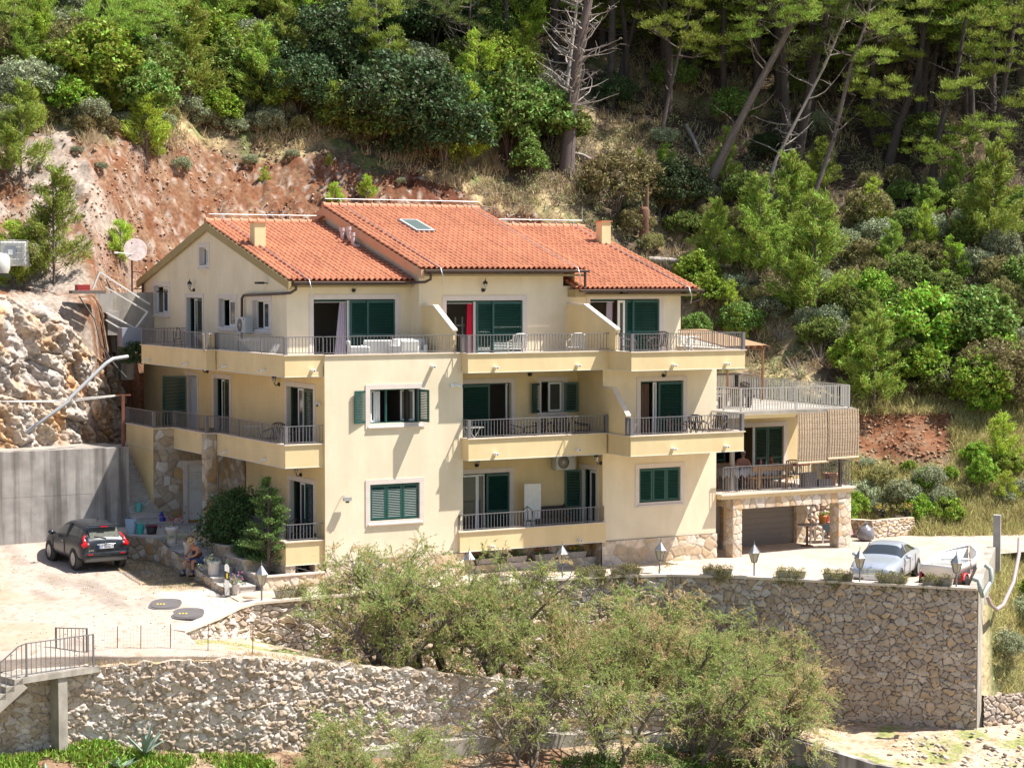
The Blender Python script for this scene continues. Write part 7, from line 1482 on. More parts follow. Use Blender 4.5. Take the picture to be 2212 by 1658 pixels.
lathe_thing('bottle', 'clear plastic bottle with a pink-red label on the veranda table', 'bottle', (19.15, 1.5, DZ + .76), [(.04, 0), (.045, .12), (.045, .2), (.015, .28), (.015, .32), (.001, .32)], mat('pinkish_bottle', (.6, .2, .22), .3)); lathe_thing('bottle', 'pale clear bottle standing right of the pink-labelled one', 'bottle', (19.45, 1.55, DZ + .76), [(.035, 0), (.035, .17), (.012, .24), (.012, .28), (.001, .28)], mat('clear_bottle', (.35, .38, .36), .2))
lathe_thing('clay_pot', 'red-brown round cushion seat at the left end of the veranda', 'stool', (17.1, 1.9, DZ), [(.25, 0), (.3, .2), (.28, .4), (.001, .44)], mat('terracotta_fabric', (.38, .12, .08), .9))
for (x, w_, h_, lab) in ((20.45, .6, .62, 'tall grey wooden crate behind the veranda railing under the blinds'), (21.15, .62, .32, 'low grey wooden crate next to the tall one behind the railing')):
    t = MB(); t.use(mat('grey_weathered_board', (.26, .22, .21), .8, .2, 6.)); n = int(w_ / .095)
    for i in range(n): t.box(-w_ / 2 + i * w_ / n, -w_ / 2 + (i + 1) * w_ / n - .025, -.2, -.17, 0, h_)
    t.box(-w_ / 2, w_ / 2, -.17, .17, .02, h_ - .04); o = t.build('slatted_crate'); o.location = (x, .2, DZ); tag(o, lab, 'crate')
pot(21.65, .35, DZ, 'large terracotta pot with a leafy plant at the veranda corner', r=.27, h=.5, m=mat('terracotta', (.42, .2, .13), .7), lm=L_DARK, pr=.38, seed=9)
for i, (x, y, rz, lab) in enumerate(((20.0, 1.0, 40, 'grey wicker armchair at the right end of the veranda table'), (20.9, 1.7, -30, 'grey wicker armchair deep under the blinds'))): chair_arm(x, y, DZ, R(rz), lab, mat('grey_wicker', (.2, .17, .16), .7))
t = MB(); t.use(mat('crimson_cloth', (.4, .02, .04), .9)); t.obox((0, 0, 0), .8, .3, .1, (0, 0, 0)); o = t.build('folded_cloth', bev=.04); o.location = (20.75, 1.1, DZ + .82); tag(o, 'crimson cloth lying over furniture below the blinds', 'cloth')
# roof terrace furniture
TZ = 5.32
t = thing('picnic_table', 'dark wooden picnic table in the pergola shade on the roof terrace', 'table', (18.1, 2.6, TZ)); s = MB(); s.use(DB); s.box(-.9, .9, -.4, .4, .70, .76); s.build('tabletop', parent=t)
for x in (-.7, .7): s = MB(); s.use(DB); s.box(x - .12, x + .12, -.3, .3, 0, .7); s.build('leg', parent=t)
for y in (-.8, .8): s = MB(); s.use(DB); s.box(-.9, .9, y - .14, y + .14, .42, .46); s.box(-.7, -.6, y - .12, y + .12, 0, .42); s.box(.6, .7, y - .12, y + .12, 0, .42); s.build('bench', parent=t)
t = thing('bar_counter', 'long narrow grey plank bar on two posts at the back of the roof terrace', 'bar table', (20.4, 6.6, TZ)); s = MB(); s.use(mat('grey_plank', (.2, .16, .14), .8, .2, 5.)); s.box(-1.9, 1.7, -.25, .25, 1.02, 1.08); s.build('tabletop', parent=t)
for x in (-1.5, 1.2): s = MB(); s.use(BARKD); s.box(x - .06, x + .06, -.06, .06, 0, 1.02); s.build('post', parent=t)
chair_arm(19.9, 3.2, TZ, R(100), 'dark slatted chair right of the picnic table on the roof terrace', DB)
# things beside the garage
lathe_thing('bin', 'black plastic dustbin right of the corner pillar', 'bin', (23.6, 2.2, -.12), [(.22, 0), (.27, .85), (.29, .86), (.29, .9), (.25, .94), (.001, .95)], mat('black_plastic', (.045, .045, .055), .35))
bm = MB(); bm.use(mat('grey_bin_bag', (.17, .165, .19), .25, .2, 4., .9, 14)); bm.lathe([(.1, 0), (.32, .08), (.36, .3), (.28, .5), (.12, .62), (.06, .66), (.1, .72)], n=16); o = bm.build('bin_bag'); o.location = (23.95, 1.0, -.12); tag(o, 'shiny grey rubbish bag standing beside the dustbin', 'rubbish bag')
t = thing('pedestal_table', 'small grey round table on a rusty pedestal before the garage pier', 'table', (21.0, .95, -.14)); s = MB(); s.use(RUST); s.lathe([(.27, 0), (.25, .03), (.06, .07), (.045, .1), (.045, .82)], n=16); s.build('pedestal', parent=t); s = MB(); s.use(MET); s.lathe([(.1, .82), (.4, .84), (.4, .87), (.001, .875)], n=8, smooth=False); s.build('tabletop', parent=t)
t = thing('work_table', 'white-legged table under a black sheet in the side bay', 'table', (22.4, 1.5, -.13)); s = MB(); s.use(WPNT)
s.box(-.45, .45, -.3, .3, .70, .74); s.build('tabletop', parent=t)
for x in (-.4, .4):
    for y in (-.25, .25): s = MB(); s.use(WPNT); s.box(x - .03, x + .03, y - .03, y + .03, 0, .7); s.build('leg', parent=t)
s = MB(); s.use(WPNT); s.box(-.4, .4, -.27, -.23, .12, .16); s.build('stretcher', parent=t)
s = MB(); s.use(mat('black_sheet', (.03, .035, .04), .3, .2, 5., .8, 12)); s.add([(-.5, -.35, .75), (.3, -.36, .76), (.32, .33, .76), (-.5, .33, .75), (-.45, -.38, .55), (-.1, -.42, .38), (.28, -.4, .45)], [(0, 1, 2, 3), (0, 4, 5, 1), (5, 6, 1)]); o = s.build('plastic_sheet'); o.location = (22.4, 1.5, -.13); sd = o.modifiers.new('s', 'SOLIDIFY'); sd.thickness = .01; tag(o, 'glossy black plastic sheet hanging over the white-legged table', 'sheet')
s = MB(); s.use(mat('pink_check', (.55, .3, .32), .9, .2, 30.)); s.add([(.0, -.38, .78), (.75, -.36, .78), (.8, .2, .78), (.0, .2, .78), (.1, -.42, .35), (.4, -.44, .25), (.85, -.42, .3)], [(0, 1, 2, 3), (0, 4, 5, 1), (5, 6, 1)]); o = s.build('checked_cloth'); o.location = (22.5, 1.45, -.13); sd = o.modifiers.new('s', 'SOLIDIFY'); sd.thickness = .01; tag(o, 'pink checked cloth hanging behind the corner pillar', 'cloth')
ORP = mat('orange_pot', (.62, .24, .05), .5)
pot(22.25, 1.6, .62, 'orange plastic plant pot on the covered table, the front one', r=.17, h=.32, m=ORP, lm=L_OLIVE, pr=.1, seed=11); pot(22.6, 1.75, .62, 'reddish plastic plant pot on the covered table, the rear one', r=.14, h=.3, m=mat('brick_pot', (.5, .17, .07), .6), lm=L_OLIVE, pr=.1, seed=12)
# planted rock garden right of the garage
w_ = stonewall('dry_stone_wall', [(24.3, 3.0), (24.6, 1.4), (26.9, 1.6), (27.2, 4)], [-.2] * 4, [.55, .62, .6, .6], STN, seed=90, cw=.34, ch=.1, res=.028, amp=.06, ew=.2, mortar=.06, pal=SP['pal'], mcol=(.2, .14, .1), thick=.3, warp=.1); tag(w_, 'low wall of thin stacked stones behind the rubbish bag', 'wall')
for (kd, x, y, z, sc_, lab) in (('broad2', 24.6, 3.2, .3, .45, 'bright green bush behind the dustbin'), ('broad2', 27.6, 2.2, .0, .55, 'bright low bush right of the stacked stone wall'), ('broad2', 28.6, 1.6, -.1, .6, 'bright green bush by the road, above the silver car roof'), ('grey1', 26.8, 4.6, .5, .75, 'tall oleander-like bush with grey-green leaves behind the silver car'), ('grey1', 28.3, 4.6, .4, .55, 'pale leafy shrub on the bank right of the oleander'), ('broad2', 25.6, 3.6, .5, .4, 'small yellow-flowering shrub on the stacked wall')): plant(kd, 'bush', lab, 'bush', (x, y, z), sc_, x)
pot(25.7, 2.2, .6, 'dark pot with yellow flowers on the stacked stone wall, left', r=.15, h=.3, m=BLK, lm=L_OLIVE, flowers=YELF, pr=.25, seed=13); pot(26.9, 2.0, .55, 'dark pot with yellow flowers at the right end of the stacked wall', r=.15, h=.28, m=BLK, lm=L_OLIVE, flowers=YELF, pr=.25, seed=14); pot(24.9, 4.2, 1.1, 'dark pot with yellow flowers on a small stone pillar', r=.15, h=.3, m=BLK, lm=L_OLIVE, flowers=YELF, pr=.22, seed=15)
# ---- upper left: tank, pallets, block wall, frames, pipes, line
x, y, z, d = 0, 0, 0, 0
def atd(px, py, d): return tuple(float(v) for v in at_depth(px, py, d))
c = atd(33, 578, 81.5); t = thing('water_tank', 'white cube water tank in a wire cage at the left edge', 'tank', c, R(-22)); s = MB(); s.use(mat('tank_plastic', (.6, .58, .54), .5)); s.box(-.5, .5, -.5, .5, .1, 1.02); s.build('tank', parent=t, bev=.06)
s = MB(); s.use(MET2)
for i in range(7):
    q = -.53 + i * 1.06 / 6
    for zz in (0,): s.tube([(q, -.53, .05), (q, -.53, 1.06)], .012, 4); s.tube([(-.53, q, .05), (-.53, q, 1.06)], .012, 4); s.tube([(.53, q, .05), (.53, q, 1.06)], .012, 4)
for zz in (.08, .32, .56, .8, 1.06): s.tube([(-.53, -.53, zz), (.53, -.53, zz), (.53, .53, zz), (-.53, .53, zz), (-.53, -.53, zz)], .012, 4)
s.build('cage', parent=t); s = MB(); s.use(mat('grey_label', (.3, .32, .36), .5)); s.box(-.3, .12, -.545, -.53, .45, .85); s.use(WPNT); s.box(-.18, .0, -.55, -.545, .5, .7); s.build('label_plate', parent=t)
c = atd(0, 590, 80.8); s = MB(); s.use(mat('tank_plastic', (.6, .58, .54), .5)); s.lathe([(.35, 0), (.42, .2), (.42, .6), (.3, .75), (.001, .8)], n=18); o = s.build('barrel'); o.location = c; tag(o, 'rounded white barrel left of the caged tank', 'barrel')
c = atd(190, 634, 80.6); t = thing('pallet', 'grey wooden pallet on the rock edge', 'pallet', c, R(-10)); s = MB(); s.use(mat('grey_plank', (.2, .16, .14), .8))
for i in range(6): s.box(-.65, .65, -.5 + i * .19, -.36 + i * .19, .10, .125)
for y in (-.45, 0, .45): s.box(-.65, .65, y - .05, y + .05, 0, .1)
s.build('boards', parent=t); s = MB(); s.use(mat('red_crate', (.42, .05, .05), .5))
for i in range(4): s.box(-.25, .25, -.2, .2, i * .06, i * .06 + .035)
s.box(-.24, .24, -.19, .19, 0, .22); o = s.build('red_crate'); o.location = (c[0] - .2, c[1], c[2] + .13); tag(o, 'small red crate standing on the pallet', 'crate')
t = thing('block_wall', 'stepped grey concrete block wall behind the gable corner', 'wall', atd(215, 745, 83)); s = MB(); s.use(CONC); s.M = Matrix.Rotation(0, 4, 'Z')
s.box(-.3, .5, -.2, .3, 1.3, 2.1); s.box(.25, .8, -.3, .4, .4, 1.35); s.box(.75, 1.3, -.4, .4, -1.4, .45); s.build('blocks', parent=t); s = MB(); s.use(CONCP); s.box(.5, 3.2, .25, .5, -.3, 2.1); s.build('wall', parent=t)
t = thing('window_frame', 'discarded white window frames leaning against the block wall', 'frame', atd(265, 690, 82.6)); s = MB(); s.use(WPNT)
for a_, b_ in (((-.7, 0, 1.3), (1.0, -.1, .3)), ((1.0, -.1, .3), (0, -.1, -1.0)), ((-.7, 0, .3), (.6, -.05, -.4)), ((-.7, 0, .0), (.3, -.05, -.6)), ((-.9, .1, 1.9), (1.2, .2, .6)), ((-.9, .1, 1.9), (-1.2, .1, 1.2))): s.bar(a_, b_, .12, .05)
s.build('bars', parent=t)
s = MB(); s.use(mat('grey_box', (.28, .3, .36), .6)); s.box(-.35, .55, -.3, .3, 0, .75); o = s.build('metal_cabinet'); o.location = atd(277, 748, 82.2); tag(o, 'blue-grey metal cabinet behind the far left balcony', 'cabinet')
plant('dark1', 'bush', 'dark green bush squeezed between the rock and the house corner', 'bush', atd(293, 800, 81.5), .45, 1.)
GP = mat('grey_drain_pipe', (.40, .40, .41), .5)
def px_tube(name, lab, ct, pts, r, m, dep, col=True):
    q = [Vector(atd(a, b, d_)) for (a, b), d_ in zip(pts, dep)]; o0 = q[0]; s = MB(); s.use(m); s.tube([p - o0 for p in q], r, 8)
    o = s.build(name); o.location = o0; tag(o, lab, ct); return o
px_tube('drain_pipe', 'long grey drain pipe slanting down the rock face in two lengths', 'pipe', [(275, 770), (243, 775), (228, 785), (152, 857), (148, 866), (52, 935)], .075, GP, [77.0, 76.4, 76.2, 75.6, 75.5, 75.2])
px_tube('hose', 'black hose looping down the rock beside the house corner', 'hose', [(172, 640), (205, 690), (218, 745), (245, 785), (272, 815)], .03, BLK, [78, 77.4, 77.2, 77.0, 77.0])
t = thing('clothesline', 'rusty post with white clothesline wires stretched across the rock', 'clothesline', (-3.62, 10.2, 4.1)); s = MB(); s.use(RUST); s.box(-.05, .05, -.05, .05, 0, 1.9); s.box(-.3, .3, -.03, .03, 1.88, 1.93); s.build('post', parent=t)
for i, x in enumerate((-.25, -.1, .1, .25)):
    s = MB(); s.use(WPNT); s.tube([(x, 0, 1.92), (x - 2.4, -.1, 1.80 - .03 * i), (x - 5, -.2, 1.82), (x - 8, -.3, 1.95)], .009, 4); s.build('wire', parent=t)
# ---- lower left: landing with stairs, railing, column
t = thing('concrete_stairs', 'concrete landing and stairs with a grey railing at the lower left', 'stairs', (-9.95, -5.75, -.95), R(14.5)); CB = CONCP
s = MB(); s.use(CB); s.box(-2.3, .25, 0, 1.15, -.17, 0); s.build('landing', parent=t); s = MB(); s.use(CB); s.box(-1.12, -.82, .06, .5, -3.2, -.17); s.build('column', parent=t)
s = MB(); s.use(CB)
for i in range(9): x = -2.3 - i * .27; s.box(x - .27, x, 0, 1.1, -(i + 1) * .18 - .0, -i * .18 - .0 - .18 + .16); 
s.prism_y([(-2.3, -.17), (-2.3, 0), (-4.9, -1.75), (-4.9, -2.15), (-2.15, -.3)], 0, .001 + 1.08); s.build('stair_flight', parent=t)
r1 = railing([(0.05, .05), (-2.15, .05)], .0, .95, t, (0, 1), m=MET, sp=.155, pr=.022, name='railing')
s = MB(); s.use(MET); n = 14
s.bar((-2.15, .05, .95), (-2.4, .05, .9), .04, .025); s.bar((-2.4, .05, .9), (-4.6, .05, -.58), .04, .025); s.bar((-2.15, .05, .06), (-4.6, .05, -1.5), .03, .02)
for i in range(n): x = -2.3 - i * .17; zt = .95 if x > -2.4 else .9 - (-2.4 - x) * .673; s.box(x - .009, x + .009, .04, .06, zt - .88, zt)
s.build('stair_railing', parent=t)
gt = thing('metal_gate', 'short panel of grey bar railing standing open behind the landing', 'gate', (-10.66, -4.5, -.92), R(-38)); railing([(0, 0), (.95, 0)], .05, 1.0, gt, (0, 1), m=MET, sp=.12, pr=.025, name='bars')
# mesh fence
t = thing('mesh_fence', 'thin wire mesh fence on rusty stakes along the edge of the parking area', 'fence', (-9.85, -5.1, -.9)); FP = [(-9.85, -5.1), (-8.95, -4.95), (-8.3, -5.15), (-7.45, -5.35), (-6.45, -5.85), (-5.2, -6.3)]
for i, (x, y) in enumerate(FP[1:], 1): s = MB(); s.use(RUST); s.tube([(x + 9.85, y + 5.1, -.1), (x + 9.87, y + 5.1, .95)], .014, 5); s.build('stake', parent=t)
s = MB(); s.use(mat('thin_wire', (.35, .3, .27), .6)); P_, cs_ = plan(FP)
for k in range(int(cs_[-1] / .1)): x = np.interp(k * .1, cs_, P_[:, 0]); y = np.interp(k * .1, cs_, P_[:, 1]); s.tube([(x + 9.85, y + 5.1, 0), (x + 9.85, y + 5.1, .85)], .0022, 3, cap=False)
for k in range(8): s.tube([(p[0] + 9.85, p[1] + 5.1, .05 + k * .11) for p in FP], .0022, 3, cap=False)
s.build('wire_mesh', parent=t)
# right edge pipes
px_tube('vent_pipe', 'grey-green bent pipe hanging from the end wall, upper one', 'pipe', [(2134, 1222), (2146, 1232), (2148, 1250), (2146, 1262)], .085, mat('grey_green_pipe', (.36, .4, .37), .5), [70.6, 70.5, 70.4, 70.4]); px_tube('vent_pipe', 'thick grey-green pipe with a straight white length on the end wall', 'pipe', [(2108, 1252), (2120, 1256), (2124, 1275), (2128, 1290), (2144, 1262)], .085, MATS['grey_green_pipe'], [69.2, 69.1, 69.0, 69.0, 69.4])
px_tube('corrugated_hose', 'pink-grey corrugated hose looping over the bank at the right edge', 'hose', [(2140, 1292), (2146, 1308), (2160, 1320), (2174, 1310), (2196, 1260), (2207, 1200), (2208, 1165)], .07, mat('mauve_hose', (.36, .27, .27), .6), [71, 71, 71.5, 72, 73, 74.5, 75.5])
# ---- people
def figure(parent, joints, edges, rad, m, name='body', sub=2, root=0):
    me = bpy.data.meshes.new(name); me.from_pydata([Vector(j) for j in joints], edges, []); o = link(bpy.data.objects.new(name, me), parent); me.materials.append(m)
    bm = bmesh.new(); bm.from_mesh(me); ly = bm.verts.layers.skin.verify(); bm.verts.ensure_lookup_table()
    for i, v in enumerate(bm.verts): r_ = rad[i]; v[ly].radius = (r_, r_) if not isinstance(r_, tuple) else r_; v[ly].use_root = (i == root)
    bm.to_mesh(me); bm.free(); sk = o.modifiers.new('skin', 'SKIN'); sk.use_smooth_shade = True; sd = o.modifiers.new('subd', 'SUBSURF'); sd.levels = sub; sd.render_levels = sub; return o
SKIN_ = mat('tanned_skin', (.42, .20, .12), .55); SKIN2 = mat('sunburnt_skin', (.52, .24, .17), .55)
# local frame of the sitting man: he faces -X (towards the parking area), seated height z=.5
def fingers(j, e, r, hand, fwd, side, hidx):
    f = Vector(fwd).normalized(); s = Vector(side).normalized(); up_ = f.cross(s)
    for k, (off, L) in enumerate(((-.03, .062), (-.01, .074), (.01, .07), (.03, .055))):
        a = Vector(hand) + f * .045 + s * off; j += [a, a + f * L * .55 - up_ * .01, a + f * L - up_ * .035]; i = len(j) - 3; e += [(hidx, i), (i, i + 1), (i + 1, i + 2)]; r += [.009, .0085, .007]
    a = Vector(hand) + s * -.04 + f * .01; j += [a, a + f * .035 - s * .02]; i = len(j) - 2; e += [(hidx, i), (i, i + 1)]; r += [.011, .009]
man = thing('person', 'man in straw hat, dark vest and blue shorts sitting on the steps with a phone', 'person', (-3.42, 2.95, .20), R(200))
# he faces local +x
J = [(0, 0, .52), (.04, 0, .68), (.13, 0, .86), (.20, 0, .99), (.26, 0, 1.05), (.16, .17, .95), (.30, .24, .74), (.44, .08, .66), (.50, .05, .67), (.16, -.17, .95), (.32, -.22, .74), (.46, -.06, .66), (.52, -.04, .66), (.02, .10, .50), (.42, .17, .52), (.40, .18, .12), (.53, .19, .04), (.02, -.10, .50), (.44, -.15, .52), (.50, -.16, .12), (.63, -.17, .04)]
E_ = [(0, 1), (1, 2), (2, 3), (3, 4), (2, 5), (5, 6), (6, 7), (7, 8), (2, 9), (9, 10), (10, 11), (11, 12), (0, 13), (13, 14), (14, 15), (15, 16), (0, 17), (17, 18), (18, 19), (19, 20)]
RD = [.13, (.14, .12), (.16, .13), .065, .055, .06, .045, .032, (.038, .02), .06, .045, .032, (.038, .02), .09, .068, .045, .035, .09, .068, .045, .035]
J = [Vector(p) for p in J]; fingers(J, E_, RD, J[8], (1, -.2, 0), (0, 1, .2), 8); fingers(J, E_, RD, J[12], (1, .2, 0), (0, -1, .2), 12)
figure(man, J, E_, RD, SKIN_)
def head(parent, c, m, look=(1, 0, -.5), hair=None, hairm=None, beard=None, glasses=False):
    L = Vector(look).normalized(); q = L.to_track_quat('X', 'Z'); M = Matrix.Translation(c) @ q.to_matrix().to_4x4(); s = MB(); s.M = M; s.use(m)
    s.lathe([(.001, -.12), (.045, -.115), (.068, -.07), (.078, .0), (.08, .05), (.06, .1), (.001, .125)], n=14); s.lathe([(.001, -.01), (.012, 0), (.001, .04)], (.082, 0, -.02), 6); s.lathe([(.001, -.02), (.014, 0), (.001, .02)], (0, .08, 0), 6); s.lathe([(.001, -.02), (.014, 0), (.001, .02)], (0, -.08, 0), 6)
    s.use(BLK)
    for y in (-.03, .03): s.sphere((.071, y, .012), .01, 6, 4)
    s.use(mat('lip', (.35, .1, .09), .6)); s.box(.066, .074, -.022, .022, -.062, -.054); o = s.build('head', parent=parent)
    if hair: h = MB(); h.M = M; h.use(hairm); h.lathe([(.087, -.0), (.09, .05), (.07, .11), (.001, .14)], (-.012, 0, 0), 12); (h.lathe([(.07, -.14), (.08, -.05), (.08, .02)], (-.03, 0, 0), 12) if hair == 'long' else None); h.build('hair', parent=parent)
    if beard: h = MB(); h.M = M; h.use(beard); h.lathe([(.001, -.13), (.05, -.115), (.06, -.07)], (.022, 0, 0), 10); h.build('beard', parent=parent)
    if glasses: h = MB(); h.M = M; h.use(BLK); h.box(.076, .09, -.065, -.008, -.005, .03); h.box(.076, .09, .008, .065, -.005, .03); h.box(.0, .085, -.084, -.08, .015, .025); h.build('sunglasses', parent=parent)
    return M
M = head(man, Vector((.31, 0, 1.14)), SKIN_, (1, 0, -.8), 'short', BLK)
hat = MB(); hat.M = M @ Matrix.Translation((-.01, 0, .06)); hat.use(mat('straw', (.45, .31, .15), .9)); hat.lathe([(.17, -.01), (.165, .005), (.10, .012), (.095, .1), (.07, .125), (.001, .12)], n=20); hat.use(BLK); hat.lathe([(.101, .012), (.099, .04)], n=20, caps=False); hat.build('straw_hat', parent=man)
v = MB(); v.use(mat('dark_vest', (.06, .025, .03), .9)); 
figure(man, [(0, 0, .50), (.04, 0, .68), (.13, 0, .84), (.15, .09, .96), (.15, -.09, .96)], [(0, 1), (1, 2), (2, 3), (2, 4)], [.16, (.175, .16), (.19, .16), .075, .075], v.mats[0], 'vest')
figure(man, [(-.02, 0, .50), (.02, .1, .50), (.34, .16, .52), (.02, -.1, .50), (.36, -.14, .52)], [(0, 1), (1, 2), (0, 3), (3, 4)], [.14, .11, .09, .11, .09], mat('blue_shorts', (.05, .09, .2), .9), 'shorts')
for y, x in ((.18, .41), (-.16, .51)): s = MB(); s.use(mat('navy_sock', (.02, .05, .16), .9)); s.tube([(x, y, .24), (x, y, .08)], [.052, .05], 8); s.use(BLK); s.tube([(x - .05, y, .04), (x + .06, y, .045), (x + .19, y, .03)], [.05, .055, .035], 8); s.build('shoe', parent=man)
s = MB(); s.use(BLK); s.obox((.55, 0, .70), .14, .075, .01, (0, R(-35), 0)); o = s.build('phone'); o.parent = None; o.matrix_world = Matrix.Translation(man.location) @ Matrix.Rotation(R(200), 4, 'Z'); tag(o, 'black phone held by the man in the straw hat', 'phone')
# the man on the veranda, bare-chested, leaning on the table
m2 = thing('person', 'bare-chested grey-bearded man in a cap and sunglasses sitting behind the veranda table', 'person', (18.72, 2.15, DZ - .02), R(255))
J = [(0, 0, .52), (.02, 0, .70), (.07, 0, .90), (.09, 0, 1.08), (.10, 0, 1.14), (.06, .2, 1.0), (.2, .27, .80), (.42, .1, .80), (.48, .06, .80), (.06, -.2, 1.0), (.2, -.27, .80), (.42, -.12, .80), (.48, -.08, .80), (.0, .11, .5), (.42, .13, .5), (.42, .13, .1), (.54, .13, .04), (.0, -.11, .5), (.42, -.13, .5), (.42, -.13, .1), (.54, -.13, .04)]
RD = [.16, (.19, .15), (.2, .15), .075, .06, .075, .055, .038, (.042, .022), .075, .055, .038, (.042, .022), .1, .08, .055, .04, .1, .08, .055, .04]
E_ = [(0, 1), (1, 2), (2, 3), (3, 4), (2, 5), (5, 6), (6, 7), (7, 8), (2, 9), (9, 10), (10, 11), (11, 12), (0, 13), (13, 14), (14, 15), (15, 16), (0, 17), (17, 18), (18, 19), (19, 20)]
J = [Vector(p) for p in J]; fingers(J, E_, RD, J[8], (1, -.3, 0), (0, 1, 0), 8); fingers(J, E_, RD, J[12], (1, .3, 0), (0, -1, 0), 12); figure(m2, J, E_, RD, SKIN2)
GREYH = mat('grey_hair', (.42, .40, .38), .9); M = head(m2, Vector((.13, 0, 1.26)), SKIN2, (1, .1, -.12), 'short', GREYH, GREYH, True); s = MB(); s.M = M; s.use(mat('beige_cap', (.42, .35, .28), .9)); s.lathe([(.094, .045), (.095, .08), (.07, .13), (.001, .15)], n=14); s.box(.05, .16, -.06, .06, .045, .055); s.build('cap', parent=m2)
figure(m2, [(-.02, 0, .5), (.02, .11, .5), (.36, .13, .5), (.02, -.11, .5), (.36, -.13, .5)], [(0, 1), (1, 2), (0, 3), (3, 4)], [.17, .12, .1, .12, .1], mat('dark_shorts', (.04, .05, .08), .9), 'shorts')
m3 = thing('person', 'dark-haired person in a red top seated at the right end of the veranda bench', 'person', (20.05, 1.95, DZ - .08), R(190))
J = [(0, 0, .50), (.02, 0, .64), (.05, 0, .80), (.06, 0, .94), (.07, 0, 1.0), (.04, .15, .87), (.16, .2, .68), (.36, .1, .62), (.42, .08, .62), (.04, -.15, .87), (.16, -.2, .68), (.36, -.1, .62), (.42, -.08, .62), (.0, .09, .48), (.40, .1, .49), (.42, .1, .1), (.52, .1, .04), (.0, -.09, .48), (.40, -.1, .49), (.42, -.1, .1), (.52, -.1, .04)]
RD = [.12, .12, .13, .05, .045, .055, .04, .028, (.034, .018), .055, .04, .028, (.034, .018), .085, .062, .042, .03, .085, .062, .042, .03]; E_ = E_[:20]; J = [Vector(p) for p in J]; fingers(J, E_, RD, J[8], (1, -.3, 0), (0, 1, 0), 8); fingers(J, E_, RD, J[12], (1, .3, 0), (0, -1, 0), 12); figure(m3, J, E_, RD, SKIN_)
head(m3, Vector((.09, 0, 1.1)), SKIN_, (1, .5, -.1), 'long', BLK); figure(m3, [(0, 0, .48), (.02, 0, .64), (.05, 0, .8), (.04, .12, .87), (.04, -.12, .87)], [(0, 1), (1, 2), (2, 3), (2, 4)], [.13, .13, .14, .07, .07], mat('red_top', (.45, .02, .03), .9), 'top')
# ================================================================ foreground plants
def tamarisk(seed, H, spread, ntr=3, dry=.3):
    rr = random.Random(seed); rg = NR(seed); b = MB(); b.use(BARK); tips = []
    def grow(p, d, L, r, lev):
        pts = [p]; q = p.copy(); dv = d.copy(); k = 4
        for i in range(k): dv = (dv + Vector((rr.gauss(0, .18), rr.gauss(0, .18), rr.gauss(.04, .10)))).normalized(); q = q + dv * L / k; pts.append(q.copy())
        b.tube(pts, [r * (1 - .55 * i / k) for i in range(k + 1)], 5 if lev < 2 else 3, cap=False)
        if lev >= 3: tips.append((pts[-1], dv, rr.random() < dry)); tips.append((pts[2], dv, rr.random() < dry)); return
        for i in range((3 if seed == 604 else rr.randint(3, 4)) if lev else 5):
            s = rr.randint(1, k); a = Vector((rr.gauss(0, 1), rr.gauss(0, 1), rr.gauss(.1, .6))).normalized(); grow(pts[s], (dv * .75 + a * .8).normalized(), L * rr.uniform(.5, .75), r * .5, lev + 1)
        tips.append((pts[-1], dv, rr.random() < dry))
    for i in range(ntr): a = rr.uniform(0, 6.28); lean = rr.uniform(.2, .9) * spread; grow(Vector((math.cos(a) * .1, math.sin(a) * .1, -.2)), Vector((math.cos(a) * lean, math.sin(a) * lean, 1)).normalized(), H * rr.uniform(.42, .6), .085, 0)
    out = {}
    for flag, nm, lm in ((False, 'foliage', L_TAM), (True, 'dry_sprigs', L_TAN)):
        T_ = [(p, d) for i_, (p, d, f) in enumerate(tips) if f == flag and (i_ * 7919 + seed) % 100 > 46]
        if not T_: continue
        n = len(T_); P = np.array([p for p, _ in T_]); D = np.array([d for _, d in T_]); ns = 6; m = 28
        sp = unit(D[:, None] * .8 + rg.normal(size=(n, ns, 3)) * .6); Ls = rg.uniform(.22, .6, (n, ns, 1)); t = rg.uniform(0, 1, (n, ns, m, 1)); q = P[:, None, None] + sp[:, :, None] * Ls[:, :, None] * t; q[..., 2] -= .12 * t[..., 0] ** 2; q = q + rg.normal(size=q.shape) * .018 * (1.3 - t)
        dd = sp[:, :, None] + rg.normal(size=q.shape) * .5; V, F = leafquads(q.reshape(-1, 3), dd.reshape(-1, 3), .07, .016, rg, .1); out[nm] = (V, F, lm)
    return [(k, *v) for k, v in out.items()] + [('branch', b)]
for k, (sd, H, sp, nt_, dr) in {'tam1': (601, 3.6, .8, 3, .22), 'tam2': (602, 3.4, 1.0, 3, .5), 'tam3': (603, 2.6, 1.1, 4, .15), 'tam4': (604, 4.2, .55, 3, .2), 'tam5': (605, 3.8, .8, 3, .7)}.items(): proto(k, tamarisk(sd, H, sp, nt_, dr))
